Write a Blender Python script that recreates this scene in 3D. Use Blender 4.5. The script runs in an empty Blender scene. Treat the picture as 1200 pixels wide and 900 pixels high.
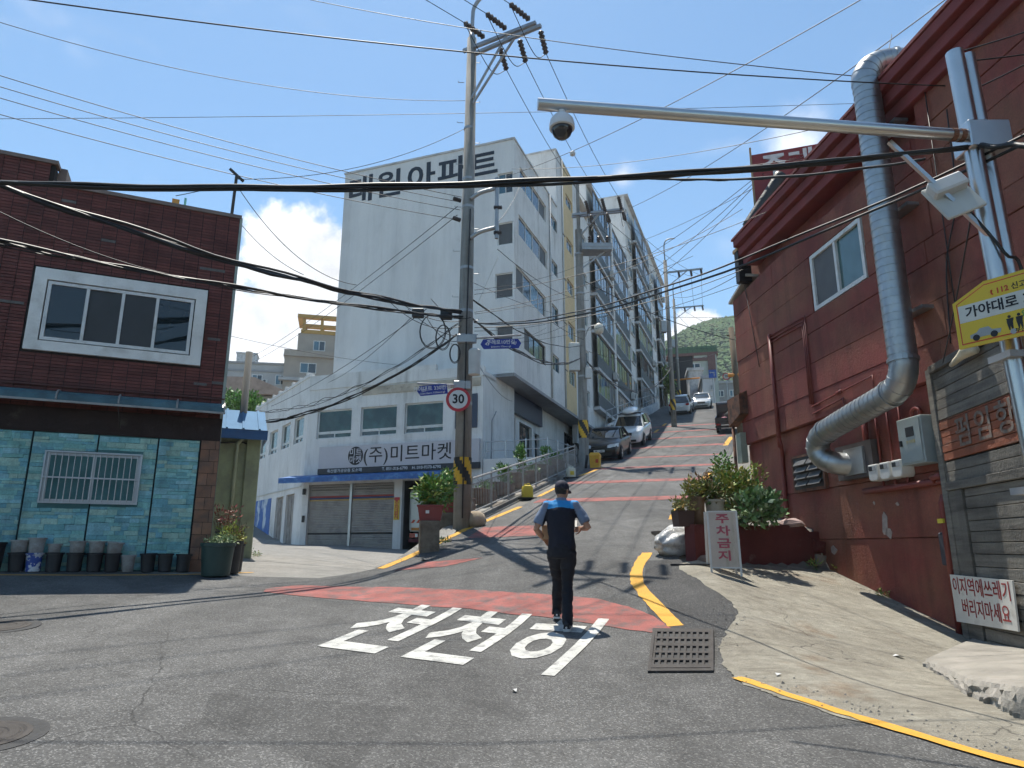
import bpy, bmesh, math, random
import numpy as np
from mathutils import Vector, Matrix
random.seed(7)
SC = bpy.context.scene
COL = SC.collection
R_ = math.radians

# ------------------------------------------------------------------ camera
FPX, PITCH, CAMZ = 800.0, math.atan(191/800), 1.6
CP, SP = math.cos(PITCH), math.sin(PITCH)
cam_d = bpy.data.cameras.new('camera'); cam = bpy.data.objects.new('camera', cam_d); COL.objects.link(cam)
cam.location = (0, 0, CAMZ); cam.rotation_euler = (math.pi/2 + PITCH, 0, 0)
cam_d.sensor_fit = 'HORIZONTAL'; cam_d.sensor_width = 36; cam_d.lens = 36*FPX/1200
cam_d.clip_start = .05; cam_d.clip_end = 6000
SC.camera = cam

# ------------------------------------------------------------------ sky and sun
SUN_AZ, SUN_EL = R_(-18), R_(70)          # azimuth from +Y towards +X
sun_dir = Vector((math.sin(SUN_AZ)*math.cos(SUN_EL), math.cos(SUN_AZ)*math.cos(SUN_EL), math.sin(SUN_EL)))
W = bpy.data.worlds.new('World'); SC.world = W; W.use_nodes = True
def build_world():
    nt = W.node_tree; nt.nodes.clear(); N = nt.nodes; L = nt.links
    out = N.new('ShaderNodeOutputWorld'); bg = N.new('ShaderNodeBackground'); L.new(bg.outputs[0], out.inputs[0])
    sky = N.new('ShaderNodeTexSky'); sky.sky_type = 'NISHITA'; sky.sun_disc = False
    sky.sun_elevation = SUN_EL; sky.sun_rotation = SUN_AZ; sky.air_density = 1.0; sky.dust_density = .35; sky.ozone_density = 1.6
    bg.inputs[1].default_value = .125
    tc = N.new('ShaderNodeTexCoord')
    def math_(op, a, b=None, c=None, clamp=False):
        n = N.new('ShaderNodeMath'); n.operation = op; n.use_clamp = clamp
        for i, v in enumerate((a, b, c)):
            if v is None: continue
            if isinstance(v, (int, float)): n.inputs[i].default_value = v
            else: L.new(v, n.inputs[i])
        return n.outputs[0]
    nz = N.new('ShaderNodeTexNoise'); nz.inputs['Scale'].default_value = 9; nz.inputs['Detail'].default_value = 6; nz.inputs['Roughness'].default_value = .58
    L.new(tc.outputs['Generated'], nz.inputs['Vector'])
    nz2 = N.new('ShaderNodeTexNoise'); nz2.inputs['Scale'].default_value = 3.2; nz2.inputs['Detail'].default_value = 4; nz2.inputs['Roughness'].default_value = .62
    mp = N.new('ShaderNodeMapping'); mp.inputs['Scale'].default_value = (1, 1, 2.6); L.new(tc.outputs['Generated'], mp.inputs[0]); L.new(mp.outputs[0], nz2.inputs['Vector'])
    mask = None
    # cumulus clouds: (pixel centre, angular radius)
    for (u, v, r, thr) in CLOUDS:
        d = ray(u, v); d = Vector(d).normalized()
        vm = N.new('ShaderNodeVectorMath'); vm.operation = 'DISTANCE'; L.new(tc.outputs['Generated'], vm.inputs[0]); vm.inputs[1].default_value = d
        q = math_('DIVIDE', vm.outputs['Value'], r)
        q = math_('ADD', q, math_('MULTIPLY', math_('SUBTRACT', nz.outputs['Fac'], .5), -2.0))
        mr = N.new('ShaderNodeMapRange'); mr.interpolation_type = 'SMOOTHSTEP'; L.new(q, mr.inputs['Value'])
        mr.inputs['From Min'].default_value = 1.0; mr.inputs['From Max'].default_value = 1.0-thr; mr.inputs['To Min'].default_value = 0; mr.inputs['To Max'].default_value = 1
        o = mr.outputs['Result']
        mask = o if mask is None else math_('MAXIMUM', mask, o)
    # thin scattered cloud over the whole lower sky
    sep = N.new('ShaderNodeSeparateXYZ'); L.new(tc.outputs['Generated'], sep.inputs[0])
    mr = N.new('ShaderNodeMapRange'); mr.interpolation_type = 'SMOOTHSTEP'; L.new(nz2.outputs['Fac'], mr.inputs['Value'])
    mr.inputs['From Min'].default_value = .56; mr.inputs['From Max'].default_value = .80; mr.inputs['To Max'].default_value = .30
    mask = math_('MAXIMUM', mask, mr.outputs['Result'])
    # cloud shade: bright with greyer underside detail
    ramp = N.new('ShaderNodeMapRange'); L.new(nz.outputs['Fac'], ramp.inputs['Value']); ramp.inputs['From Min'].default_value = .35; ramp.inputs['From Max'].default_value = .65
    ramp.inputs['To Min'].default_value = 5.2; ramp.inputs['To Max'].default_value = 8.2
    cc = N.new('ShaderNodeCombineXYZ')
    for i, k in enumerate((.97, .99, 1.03)): L.new(math_('MULTIPLY', ramp.outputs[0], k), cc.inputs[i])
    mix = N.new('ShaderNodeMix'); mix.data_type = 'RGBA'; L.new(mask, mix.inputs['Factor']); 
    tint = N.new('ShaderNodeMix'); tint.data_type = 'RGBA'; tint.blend_type = 'MULTIPLY'; tint.inputs['Factor'].default_value = 1
    L.new(sky.outputs[0], tint.inputs[6]); tint.inputs[7].default_value = (.82, 1.0, 1.01, 1)
    L.new(tint.outputs[2], mix.inputs[6]); L.new(cc.outputs[0], mix.inputs[7])
    L.new(mix.outputs[2], bg.inputs[0])
def ray(u, v):
    a, b = u-600, 450-v
    x, y, z = a, FPX*CP-b*SP, FPX*SP+b*CP
    h = math.hypot(x, y); return (x/h, y/h, z/h)
CLOUDS = [(365, 322, .105, .28), (318, 398, .10, .28), (372, 400, .10, .28), (262, 425, .11, .28), (815, 395, .05, .28), (728, 205, .026, 1.3), (935, 165, .05, 1.4)]
build_world()
sl = bpy.data.lights.new('sun', 'SUN'); sl.energy = 5.0; sl.angle = R_(.5); sl.color = (1.0, .94, .84)
so = bpy.data.objects.new('sun', sl); COL.objects.link(so); so.rotation_euler = sun_dir.to_track_quat('Z', 'Y').to_euler()
SC.view_settings.view_transform = 'Standard'; SC.view_settings.look = 'None'; SC.view_settings.gamma = 1; SC.view_settings.use_curve_mapping = False
SC.view_settings.exposure = 0.58
SC.cycles.max_bounces = 5; SC.cycles.diffuse_bounces = 3; SC.cycles.glossy_bounces = 3; SC.cycles.transmission_bounces = 3; SC.cycles.transparent_max_bounces = 6
SC.cycles.use_adaptive_sampling = True; SC.cycles.adaptive_threshold = .03; SC.cycles.adaptive_min_samples = 16
W.cycles.sampling_method = 'MANUAL'; W.cycles.sample_map_resolution = 512

# ------------------------------------------------------------------ placing helpers
def at(u, v, R):
    d = ray(u, v); return Vector((d[0]*R, d[1]*R, CAMZ+d[2]*R))
def ss(a, b, t):
    t = np.clip((np.asarray(t, float)-a)/(b-a), 0, 1); return t*t*(3-2*t)
LEFT = [(0, -4.5), (11.0, -4.2), (12.43, -2.4), (13.06, -2.15), (15.74, -1.75), (18.7, -1.0), (21.6, -.1), (24.9, .9), (28.0, 1.9), (29.2, -.1), (30, .1), (60, 11.), (100, 25.6)]
def G(x, y):
    x = np.asarray(x, float); y = np.asarray(y, float)
    xc = np.clip(x, -60, 60); yc = np.clip(y, -30, 400)
    near = .075*np.minimum(yc, 12)+.02*np.clip(yc-12, 0, 28)+.05*np.clip(-xc, 0, 8)
    t = (xc-.6)*.342+(yc-8.5)*.94
    rd = .645+.21*np.minimum(t, 28)+.26*np.clip(t-28, 0, 40)+.03*np.clip(t-68, 0, 200)
    road = .5*(near+rd+np.sqrt((near-rd)**2+.0144))
    le = np.interp(yc, [p[0] for p in LEFT], [p[1] for p in LEFT])
    hill = np.clip(yc-34, 0, 120)*.20*ss(2, 10, le-xc)
    left = near+hill
    z = left+(road-left)*ss(le-.35, le-.05, xc)
    ap = 1.215+.21*(yc-11)-.17*(xc-3.3)
    wl = 11.2+(xc-2.75)*.576
    apz = near+(ap-near)*ss(5.0, 8.8, yc)
    xr = np.interp(yc, [4, 7, 8.6, 11, 12], [3.0, 2.3, 2.3, 2.6, 2.9])
    w = ss(xr-.1, xr+1.0, xc)*(1-ss(wl+.05, wl+.3, yc))
    return z+(apz-z)*w
def gz(x, y): return float(G(x, y))
def rz_(x, y): return .645+.21*min(28, (x-.6)*.342+(y-8.5)*.94)
def ground(u, v):
    d = ray(u, v); R = np.arange(2, 160, .01)
    below = CAMZ+d[2]*R < G(d[0]*R, d[1]*R)
    i = int(np.argmax(below)) if below.any() else len(R)-1
    return Vector((d[0]*R[i], d[1]*R[i], CAMZ+d[2]*R[i]))
class Frame:
    """a wall's frame: s runs right as seen from outside, n points out, h up"""
    def __init__(s, x, y, z, deg):
        s.o = Vector((x, y, z)); s.deg = deg; a = R_(deg)
        s.s = Vector((math.cos(a), math.sin(a), 0)); s.n = Vector((math.sin(a), -math.cos(a), 0))
    def px(s, u, v, d=0):
        r = Vector(ray(u, v)); c = Vector((0, 0, CAMZ))
        t = (s.o+s.n*d-c).dot(s.n)/r.dot(s.n); p = c+r*t-s.o
        return p.dot(s.s), p.z
    def w(s, a, h, d=0): return s.o+s.s*a+s.n*d+Vector((0, 0, h))

# ------------------------------------------------------------------ materials
MATS = {}
def mat(name, col, rough=.8, var=.18, scale=3., bump=.0, bscale=60., metal=0., col2=None, mixscale=None, mixpos=(.45, .62), spec=.5, streak=False, trans=0, coat=0, fine=0., finescale=200., rnd=0., attr=None, emit=0, dirt=0., dirtcol=(.35,.30,.26)):
    if name in MATS: return MATS[name]
    m = bpy.data.materials.new(name); m.use_nodes = True; nt = m.node_tree; N = nt.nodes; L = nt.links
    b = N['Principled BSDF']; b.inputs['Roughness'].default_value = rough; b.inputs['Metallic'].default_value = metal
    b.inputs['Specular IOR Level'].default_value = spec
    if trans: b.inputs['Transmission Weight'].default_value = trans
    if coat: b.inputs['Coat Weight'].default_value = coat; b.inputs['Coat Roughness'].default_value = .05
    tc = N.new('ShaderNodeTexCoord'); vec = tc.outputs['Object']
    def noise(sc, det=6, ro=.6, v=None):
        n = N.new('ShaderNodeTexNoise'); n.inputs['Scale'].default_value = sc; n.inputs['Detail'].default_value = det; n.inputs['Roughness'].default_value = ro
        L.new(v or vec, n.inputs['Vector']); return n.outputs['Fac']
    def rng(src, a, bb, c, d):
        r = N.new('ShaderNodeMapRange'); L.new(src, r.inputs['Value']); r.inputs['From Min'].default_value = a; r.inputs['From Max'].default_value = bb; r.inputs['To Min'].default_value = c; r.inputs['To Max'].default_value = d; return r.outputs[0]
    def mix(bt, fac, a, bb):
        x = N.new('ShaderNodeMix'); x.data_type = 'RGBA'; x.blend_type = bt
        for i, v in ((0, fac), (6, a), (7, bb)):
            if isinstance(v, (int, float)): x.inputs[i].default_value = v
            elif isinstance(v, tuple): x.inputs[i].default_value = (*v[:3], 1)
            else: L.new(v, x.inputs[i])
        return x.outputs[2]
    c = tuple(col)
    if attr:
        an = N.new('ShaderNodeAttribute'); an.attribute_name = attr; c = an.outputs['Color']
    if col2 is not None:
        v2 = None
        if streak:
            mp = N.new('ShaderNodeMapping'); mp.inputs['Scale'].default_value = streak if isinstance(streak, tuple) else (1, 1, .12); L.new(vec, mp.inputs[0]); v2 = mp.outputs[0]
        c = mix('MIX', rng(noise(mixscale or scale, 5, .65, v2), mixpos[0], mixpos[1], 0, 1), c, tuple(col2))
    if var:
        f = rng(noise(scale, 3, .6), .25, .75, 1-var, 1+var)
        cb = N.new('ShaderNodeCombineColor'); [L.new(f, cb.inputs[i]) for i in range(3)]
        c = mix('MULTIPLY', 1., c, cb.outputs[0])
    if fine:
        f = rng(noise(finescale, 2, .7), .3, .7, 1-fine, 1+fine)
        cb = N.new('ShaderNodeCombineColor'); [L.new(f, cb.inputs[i]) for i in range(3)]
        c = mix('MULTIPLY', 1., c, cb.outputs[0])
    if dirt:
        mp2 = N.new('ShaderNodeMapping'); mp2.inputs['Scale'].default_value = (2.6, 2.6, .16); L.new(vec, mp2.inputs[0])
        f1 = rng(noise(1.3, 5, .7, mp2.outputs[0]), .50, .78, 0, dirt); c = mix('MULTIPLY', f1, c, tuple(dirtcol))
        f2 = rng(noise(.9, 6, .72), .54, .74, 0, dirt*.8); c = mix('MULTIPLY', f2, c, tuple(dirtcol))
    if rnd:
        oi = N.new('ShaderNodeObjectInfo'); f = rng(oi.outputs['Random'], 0, 1, 1-rnd, 1+rnd)
        cb = N.new('ShaderNodeCombineColor'); [L.new(f, cb.inputs[i]) for i in range(3)]
        c = mix('MULTIPLY', 1., c, cb.outputs[0])
    if isinstance(c, tuple): b.inputs['Base Color'].default_value = (*c[:3], 1)
    else: L.new(c, b.inputs['Base Color'])
    if emit:
        b.inputs['Emission Strength'].default_value = emit; b.inputs['Emission Color'].default_value = (*col[:3], 1)
    if bump:
        bp = N.new('ShaderNodeBump'); bp.inputs['Strength'].default_value = min(1, bump); bp.inputs['Distance'].default_value = .02*max(1, bump)
        L.new(noise(bscale, 3, .65), bp.inputs['Height']); L.new(bp.outputs[0], b.inputs['Normal'])
    MATS[name] = m; return m

# ------------------------------------------------------------------ mesh builder
class MB:
    def __init__(s): s.v = []; s.f = []; s.m = []; s.c = []
    def add(s, vs, fs, m=0, c=None):
        o = len(s.v); s.v += [tuple(v) for v in vs]
        for f in fs: s.f.append([i+o for i in f]); s.m.append(m); s.c.append(c)
        return s
    def box(s, x0, x1, y0, y1, z0, z1, m=0, c=None):
        return s.add([(x0,y0,z0),(x1,y0,z0),(x1,y1,z0),(x0,y1,z0),(x0,y0,z1),(x1,y0,z1),(x1,y1,z1),(x0,y1,z1)],
              [(0,3,2,1),(4,5,6,7),(0,1,5,4),(1,2,6,5),(2,3,7,6),(3,0,4,7)], m, c)
    def bar(s, p, q, w, h=None, m=0, up=(0,0,1)):
        p, q = Vector(p), Vector(q); d = (q-p).normalized(); h = h or w; up = Vector(up)
        if abs(d.dot(up)) > .95: up = Vector((0,1,0))
        a = d.cross(up).normalized()*w/2; b = a.cross(d).normalized()*h/2
        vs = [p-a-b, p+a-b, p+a+b, p-a+b, q-a-b, q+a-b, q+a+b, q-a+b]
        return s.add(vs, [(3,2,1,0),(4,5,6,7),(0,1,5,4),(1,2,6,5),(2,3,7,6),(3,0,4,7)], m)
    def tube(s, pts, r, n=8, m=0, cap=True, closed=False):
        pts = [Vector(p) for p in pts]; k = len(pts); rs = r if isinstance(r, (list, tuple)) else [r]*k
        o = len(s.v); prev = None
        for i, p in enumerate(pts):
            if i == 0: d = pts[1]-p
            elif i == k-1: d = p-pts[i-1]
            else: d = (pts[i+1]-p).normalized()+(p-pts[i-1]).normalized()
            d = d.normalized() if d.length > 1e-9 else Vector((0,0,1))
            if prev is None:
                a = d.cross(Vector((0,0,1)));
                if a.length < .1: a = d.cross(Vector((1,0,0)))
            else: a = prev - d*prev.dot(d)
            a.normalize(); prev = a; b = d.cross(a)
            for j in range(n):
                t = 2*math.pi*j/n; s.v.append(tuple(p+(a*math.cos(t)+b*math.sin(t))*rs[i]))
        for i in range(k-1):
            for j in range(n):
                s.f.append([o+i*n+j, o+i*n+(j+1)%n, o+(i+1)*n+(j+1)%n, o+(i+1)*n+j]); s.m.append(m); s.c.append(None)
        if cap:
            s.f.append([o+j for j in range(n)][::-1]); s.m.append(m); s.c.append(None)
            s.f.append([o+(k-1)*n+j for j in range(n)]); s.m.append(m); s.c.append(None)
        return s
    def lathe(s, prof, n=20, c=(0,0,0), m=0, cap=True):
        o = len(s.v); k = len(prof)
        for r, z in prof:
            for j in range(n):
                t = 2*math.pi*j/n; s.v.append((c[0]+r*math.cos(t), c[1]+r*math.sin(t), c[2]+z))
        for i in range(k-1):
            for j in range(n):
                s.f.append([o+i*n+j, o+i*n+(j+1)%n, o+(i+1)*n+(j+1)%n, o+(i+1)*n+j]); s.m.append(m); s.c.append(None)
        if cap:
            s.f.append([o+j for j in range(n)][::-1]); s.m.append(m); s.c.append(None)
            s.f.append([o+(k-1)*n+j for j in range(n)]); s.m.append(m); s.c.append(None)
        return s
    def prism(s, poly, y0, y1, m=0):
        """poly in (x,z), extruded along y from y0 (front) to y1"""
        n = len(poly); vs = [(x, y0, z) for x, z in poly]+[(x, y1, z) for x, z in poly]
        fs = [list(range(n)), list(range(n, 2*n))[::-1]]+[(i, i+n, (i+1) % n+n, (i+1) % n) for i in range(n)]
        return s.add(vs, fs, m)
    def slab(s, poly, z0, z1, m=0):
        """poly in (x,y), extruded up"""
        n = len(poly); vs = [(x, y, z0) for x, y in poly]+[(x, y, z1) for x, y in poly]
        fs = [list(range(n))[::-1], list(range(n, 2*n))]+[(i, (i+1) % n, (i+1) % n+n, i+n) for i in range(n)]
        return s.add(vs, fs, m)
    def loft(s, rings, m=0, cap=True):
        o = len(s.v); n = len(rings[0])
        for r in rings: s.v += [tuple(p) for p in r]
        for i in range(len(rings)-1):
            for j in range(n):
                s.f.append([o+i*n+j, o+i*n+(j+1) % n, o+(i+1)*n+(j+1) % n, o+(i+1)*n+j]); s.m.append(m); s.c.append(None)
        if cap:
            s.f.append([o+j for j in range(n)][::-1]); s.m.append(m); s.c.append(None)
            k = o+(len(rings)-1)*n; s.f.append([k+j for j in range(n)]); s.m.append(m); s.c.append(None)
        return s
    def build(s, name, mats, parent=None, smooth=False, bevel=0, recalc=True, sub=0, angle=None):
        me = bpy.data.meshes.new(name); me.from_pydata(s.v, [], s.f)
        mats = mats if isinstance(mats, (list, tuple)) else [mats]
        for m in mats: me.materials.append(m)
        me.polygons.foreach_set('material_index', s.m)
        if any(c is not None for c in s.c):
            ca = me.color_attributes.new('tint', 'FLOAT_COLOR', 'CORNER'); arr = np.ones((len(me.loops), 4), np.float32); i = 0
            for p, c in zip(s.f, s.c):
                if c is not None: arr[i:i+len(p), :3] = c
                i += len(p)
            ca.data.foreach_set('color', arr.ravel())
        if recalc or bevel:
            bm = bmesh.new(); bm.from_mesh(me)
            if bevel: bmesh.ops.bevel(bm, geom=bm.edges[:], offset=bevel, segments=1, affect='EDGES', clamp_overlap=True)
            if recalc: bmesh.ops.recalc_face_normals(bm, faces=bm.faces[:])
            bm.to_mesh(me); bm.free()
        o = bpy.data.objects.new(name, me); COL.objects.link(o)
        if smooth: me.polygons.foreach_set('use_smooth', [True]*len(me.polygons))
        if angle: me.set_sharp_from_angle(angle=R_(angle))
        if sub:
            md = o.modifiers.new('s', 'SUBSURF'); md.levels = sub; md.render_levels = sub
        if parent is not None: o.parent = parent
        me.update(); return o
def tag(o, label=None, cat=None, group=None, kind=None):
    if label: o['label'] = label
    if cat: o['category'] = cat
    if group: o['group'] = group
    if kind: o['kind'] = kind
    return o
def thing(name, label, cat, loc=(0,0,0), rotz=0, group=None):
    o = bpy.data.objects.new(name, None); COL.objects.link(o); o.location = loc; o.rotation_euler = (0, 0, rotz); o.empty_display_size = .2
    return tag(o, label, cat, group)
def wall_thing(name, label, cat, fr, group=None): return thing(name, label, cat, fr.o, R_(fr.deg), group)
def copy_tree(o, parent=None):
    c = o.copy(); COL.objects.link(c)
    if parent is not None: c.parent = parent
    for ch in o.children: copy_tree(ch, c)
    return c
FONT_CACHE = {}
def text(body, size, material, parent, loc, rot=(math.pi/2, 0, 0), align='CENTER', bold=.0, depth=.002, sx=1., name='lettering', ay='CENTER', spacing=1., shear=0, mesh_only=False, line=1.):
    cu = bpy.data.curves.new('t', 'FONT'); cu.body = body; cu.size = size; cu.align_x = align; cu.align_y = ay; cu.offset = bold*size; cu.extrude = depth; cu.space_character = spacing; cu.space_line = line
    cu.resolution_u = 3
    to = bpy.data.objects.new('t', cu)
    me = bpy.data.meshes.new_from_object(to)
    bpy.data.objects.remove(to)
    if cu.users == 0 and FONT_CACHE.setdefault('keep', cu) is not cu: bpy.data.curves.remove(cu)
    if mesh_only: return me
    me.name = name; me.materials.clear(); me.materials.append(material)
    if sx != 1: 
        for v in me.vertices: v.co.x *= sx
    o = bpy.data.objects.new(name, me); COL.objects.link(o); o.location = loc; o.rotation_euler = rot
    if parent is not None: o.parent = parent
    return o
def inst(mesh_obj, parent, loc, rot=(0,0,0), scale=None):
    o = mesh_obj.copy(); COL.objects.link(o); o.parent = parent; o.location = loc; o.rotation_euler = rot
    if scale: o.scale = scale
    return o

# ------------------------------------------------------------------ ground, road, alley, apron
def asphalt(name, base, light, worn, stains=False):
    m = bpy.data.materials.new(name); m.use_nodes = True; nt = m.node_tree; N = nt.nodes; L = nt.links; b = N['Principled BSDF']
    tc = N.new('ShaderNodeTexCoord'); vec = tc.outputs['Object']
    def noise(sc, det=6, ro=.6):
        n = N.new('ShaderNodeTexNoise'); n.inputs['Scale'].default_value = sc; n.inputs['Detail'].default_value = det; n.inputs['Roughness'].default_value = ro; L.new(vec, n.inputs['Vector']); return n.outputs['Fac']
    def rng(src, a, bb, c, d):
        r = N.new('ShaderNodeMapRange'); L.new(src, r.inputs['Value']); r.inputs['From Min'].default_value = a; r.inputs['From Max'].default_value = bb; r.inputs['To Min'].default_value = c; r.inputs['To Max'].default_value = d; return r.outputs[0]
    def mix(bt, fac, a, bb):
        x = N.new('ShaderNodeMix'); x.data_type = 'RGBA'; x.blend_type = bt
        for i, v in ((0, fac), (6, a), (7, bb)):
            if isinstance(v, (int, float)): x.inputs[i].default_value = v
            elif isinstance(v, tuple): x.inputs[i].default_value = (*v[:3], 1)
            else: L.new(v, x.inputs[i])
        return x.outputs[2]
    c = mix('MIX', rng(noise(.35, 5), .38, .62, 0, 1), base, worn)
    vo = N.new('ShaderNodeTexVoronoi'); vo.inputs['Scale'].default_value = 95; L.new(vec, vo.inputs['Vector'])
    sx = N.new('ShaderNodeSeparateXYZ'); L.new(vo.outputs['Color'], sx.inputs[0])
    c = mix('MIX', rng(sx.outputs[0], .72, .9, 0, .55), c, light)
    c = mix('MIX', rng(sx.outputs[1], .72, .95, 0, .6), c, tuple(k*.45 for k in base))
    c = mix('MULTIPLY', 1., c, mix('MIX', noise(26, 5, .7), (.68,.68,.68), (1.3,1.3,1.3)))
    c = mix('MULTIPLY', 1., c, mix('MIX', rng(noise(2.3, 6), .35, .7, 0, 1), (.82,.82,.82), (1.12,1.12,1.12)))
    if stains:
        c = mix('MIX', rng(noise(.9, 6, .7), .60, .70, 0, .45), c, tuple(k*.5 for k in base))            # oily patches
        mp = N.new('ShaderNodeMapping'); mp.inputs['Rotation'].default_value = (0, 0, R_(20)); mp.inputs['Scale'].default_value = (1.1, .06, 1); L.new(vec, mp.inputs[0])
        tn = N.new('ShaderNodeTexNoise'); tn.inputs['Scale'].default_value = 1.4; tn.inputs['Detail'].default_value = 4; L.new(mp.outputs[0], tn.inputs['Vector'])
        c = mix('MULTIPLY', 1., c, mix('MIX', rng(tn.outputs['Fac'], .38, .62, 0, 1), (.84,.84,.84), (1.12,1.12,1.12)))   # tyre-polished tracks
        vp = N.new('ShaderNodeTexVoronoi'); vp.inputs['Scale'].default_value = .30; L.new(vec, vp.inputs['Vector']); sp = N.new('ShaderNodeSeparateXYZ'); L.new(vp.outputs['Color'], sp.inputs[0])
        c = mix('MULTIPLY', 1., c, mix('MIX', rng(sp.outputs[2], .80, .82, 0, 1), (1,1,1), (.80,.80,.80)))                 # repair patches
    # crack network
    v2 = N.new('ShaderNodeTexVoronoi'); v2.feature = 'DISTANCE_TO_EDGE'; v2.inputs['Scale'].default_value = .42
    dn = N.new('ShaderNodeTexNoise'); dn.inputs['Scale'].default_value = 1.6; dn.inputs['Detail'].default_value = 7; L.new(vec, dn.inputs['Vector'])
    vm = N.new('ShaderNodeMix'); vm.data_type = 'RGBA'; vm.inputs[0].default_value = .32; L.new(vec, vm.inputs[6]); L.new(dn.outputs['Color'], vm.inputs[7]); L.new(vm.outputs[2], v2.inputs['Vector'])
    crack = rng(v2.outputs['Distance'], .0, .0035, .75, 0)
    cm = N.new('ShaderNodeMath'); cm.operation = 'MULTIPLY'; L.new(crack, cm.inputs[0]); L.new(rng(noise(.5, 3), .5, .6, 0, 1), cm.inputs[1])
    c = mix('MIX', cm.outputs[0], c, (.02, .02, .02))
    L.new(c, b.inputs['Base Color']); b.inputs['Roughness'].default_value = .88; b.inputs['Specular IOR Level'].default_value = .3
    bp = N.new('ShaderNodeBump'); bp.inputs['Strength'].default_value = .55; bp.inputs['Distance'].default_value = .006; L.new(vo.outputs['Distance'], bp.inputs['Height']); L.new(bp.outputs[0], b.inputs['Normal'])
    MATS[name] = m; return m
M_ASPH = asphalt('asphalt', (.076,.0755,.074), (.26,.26,.25), (.108,.107,.104), True)
M_ALLEY = asphalt('old_alley_paving', (.20,.195,.18), (.34,.33,.31), (.25,.24,.22))
M_EARTH = mat('ground_earth', (.16,.15,.13), .95, .3, .2, .3, 8)
def concrete(name, c1, c2, c3):
    return mat(name, c1, .92, .22, 1.3, .5, 35, col2=c2, mixscale=1.1, mixpos=(.42,.60), fine=.22, finescale=70)
def concrete_apron():
    m = bpy.data.materials.new('apron_concrete'); m.use_nodes = True; nt = m.node_tree; N = nt.nodes; L = nt.links; b = N['Principled BSDF']; tc = N.new('ShaderNodeTexCoord'); vec = tc.outputs['Object']
    def noise(sc, det=5, ro=.65, v=None):
        n = N.new('ShaderNodeTexNoise'); n.inputs['Scale'].default_value = sc; n.inputs['Detail'].default_value = det; n.inputs['Roughness'].default_value = ro; L.new(v or vec, n.inputs['Vector']); return n.outputs['Fac']
    def rng(src, a, bb, c, d):
        r = N.new('ShaderNodeMapRange'); L.new(src, r.inputs['Value']); r.inputs['From Min'].default_value = a; r.inputs['From Max'].default_value = bb; r.inputs['To Min'].default_value = c; r.inputs['To Max'].default_value = d; return r.outputs[0]
    def mix(bt, fac, a, bb):
        x = N.new('ShaderNodeMix'); x.data_type = 'RGBA'; x.blend_type = bt
        for i, v in ((0, fac), (6, a), (7, bb)):
            if isinstance(v, (int, float)): x.inputs[i].default_value = v
            elif isinstance(v, tuple): x.inputs[i].default_value = (*v[:3], 1)
            else: L.new(v, x.inputs[i])
        return x.outputs[2]
    mp = N.new('ShaderNodeMapping'); mp.inputs['Scale'].default_value = (1.2, 7, 1); mp.inputs['Rotation'].default_value = (0, 0, R_(-12)); L.new(vec, mp.inputs[0])
    c = mix('MIX', rng(noise(1.1), .38, .62, 0, 1), (.27,.25,.205), (.345,.325,.27))
    c = mix('MIX', rng(noise(1.6, 6, .7, mp.outputs[0]), .50, .68, 0, .8), c, (.20,.18,.145))
    c = mix('MIX', rng(noise(.8, 5), .58, .70, 0, .7), c, (.20,.125,.07))
    c = mix('MULTIPLY', 1., c, mix('MIX', noise(55, 3, .7), (.62,.62,.62), (1.34,1.34,1.34)))
    c = mix('MULTIPLY', 1., c, mix('MIX', rng(noise(6, 5), .3, .7, 0, 1), (.78,.78,.78), (1.15,1.15,1.15)))
    v2 = N.new('ShaderNodeTexVoronoi'); v2.feature = 'DISTANCE_TO_EDGE'; v2.inputs['Scale'].default_value = .75
    dn = N.new('ShaderNodeTexNoise'); dn.inputs['Scale'].default_value = 2.2; dn.inputs['Detail'].default_value = 6; L.new(vec, dn.inputs['Vector']); vm = N.new('ShaderNodeMix'); vm.data_type = 'RGBA'; vm.inputs[0].default_value = .3; L.new(vec, vm.inputs[6]); L.new(dn.outputs['Color'], vm.inputs[7]); L.new(vm.outputs[2], v2.inputs['Vector'])
    cm = N.new('ShaderNodeMath'); cm.operation = 'MULTIPLY'; L.new(rng(v2.outputs['Distance'], .0, .006, .8, 0), cm.inputs[0]); L.new(rng(noise(.9, 3), .45, .55, 0, 1), cm.inputs[1])
    c = mix('MIX', cm.outputs[0], c, (.06,.055,.05))
    c = mix('MIX', rng(noise(3.5, 6, .75), .60, .72, 0, .6), c, (.12,.11,.09))
    L.new(c, b.inputs['Base Color']); b.inputs['Roughness'].default_value = .93; b.inputs['Specular IOR Level'].default_value = .25
    bp = N.new('ShaderNodeBump'); bp.inputs['Strength'].default_value = .8; bp.inputs['Distance'].default_value = .03; L.new(noise(14, 5, .7, mp.outputs[0]), bp.inputs['Height']); L.new(bp.outputs[0], b.inputs['Normal']); MATS['apron_concrete'] = m; return m
def axis(spec):
    out = []
    for a, b, st in spec: out += list(np.arange(a, b-1e-6, st))
    return np.array(out+[spec[-1][1]])
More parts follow.
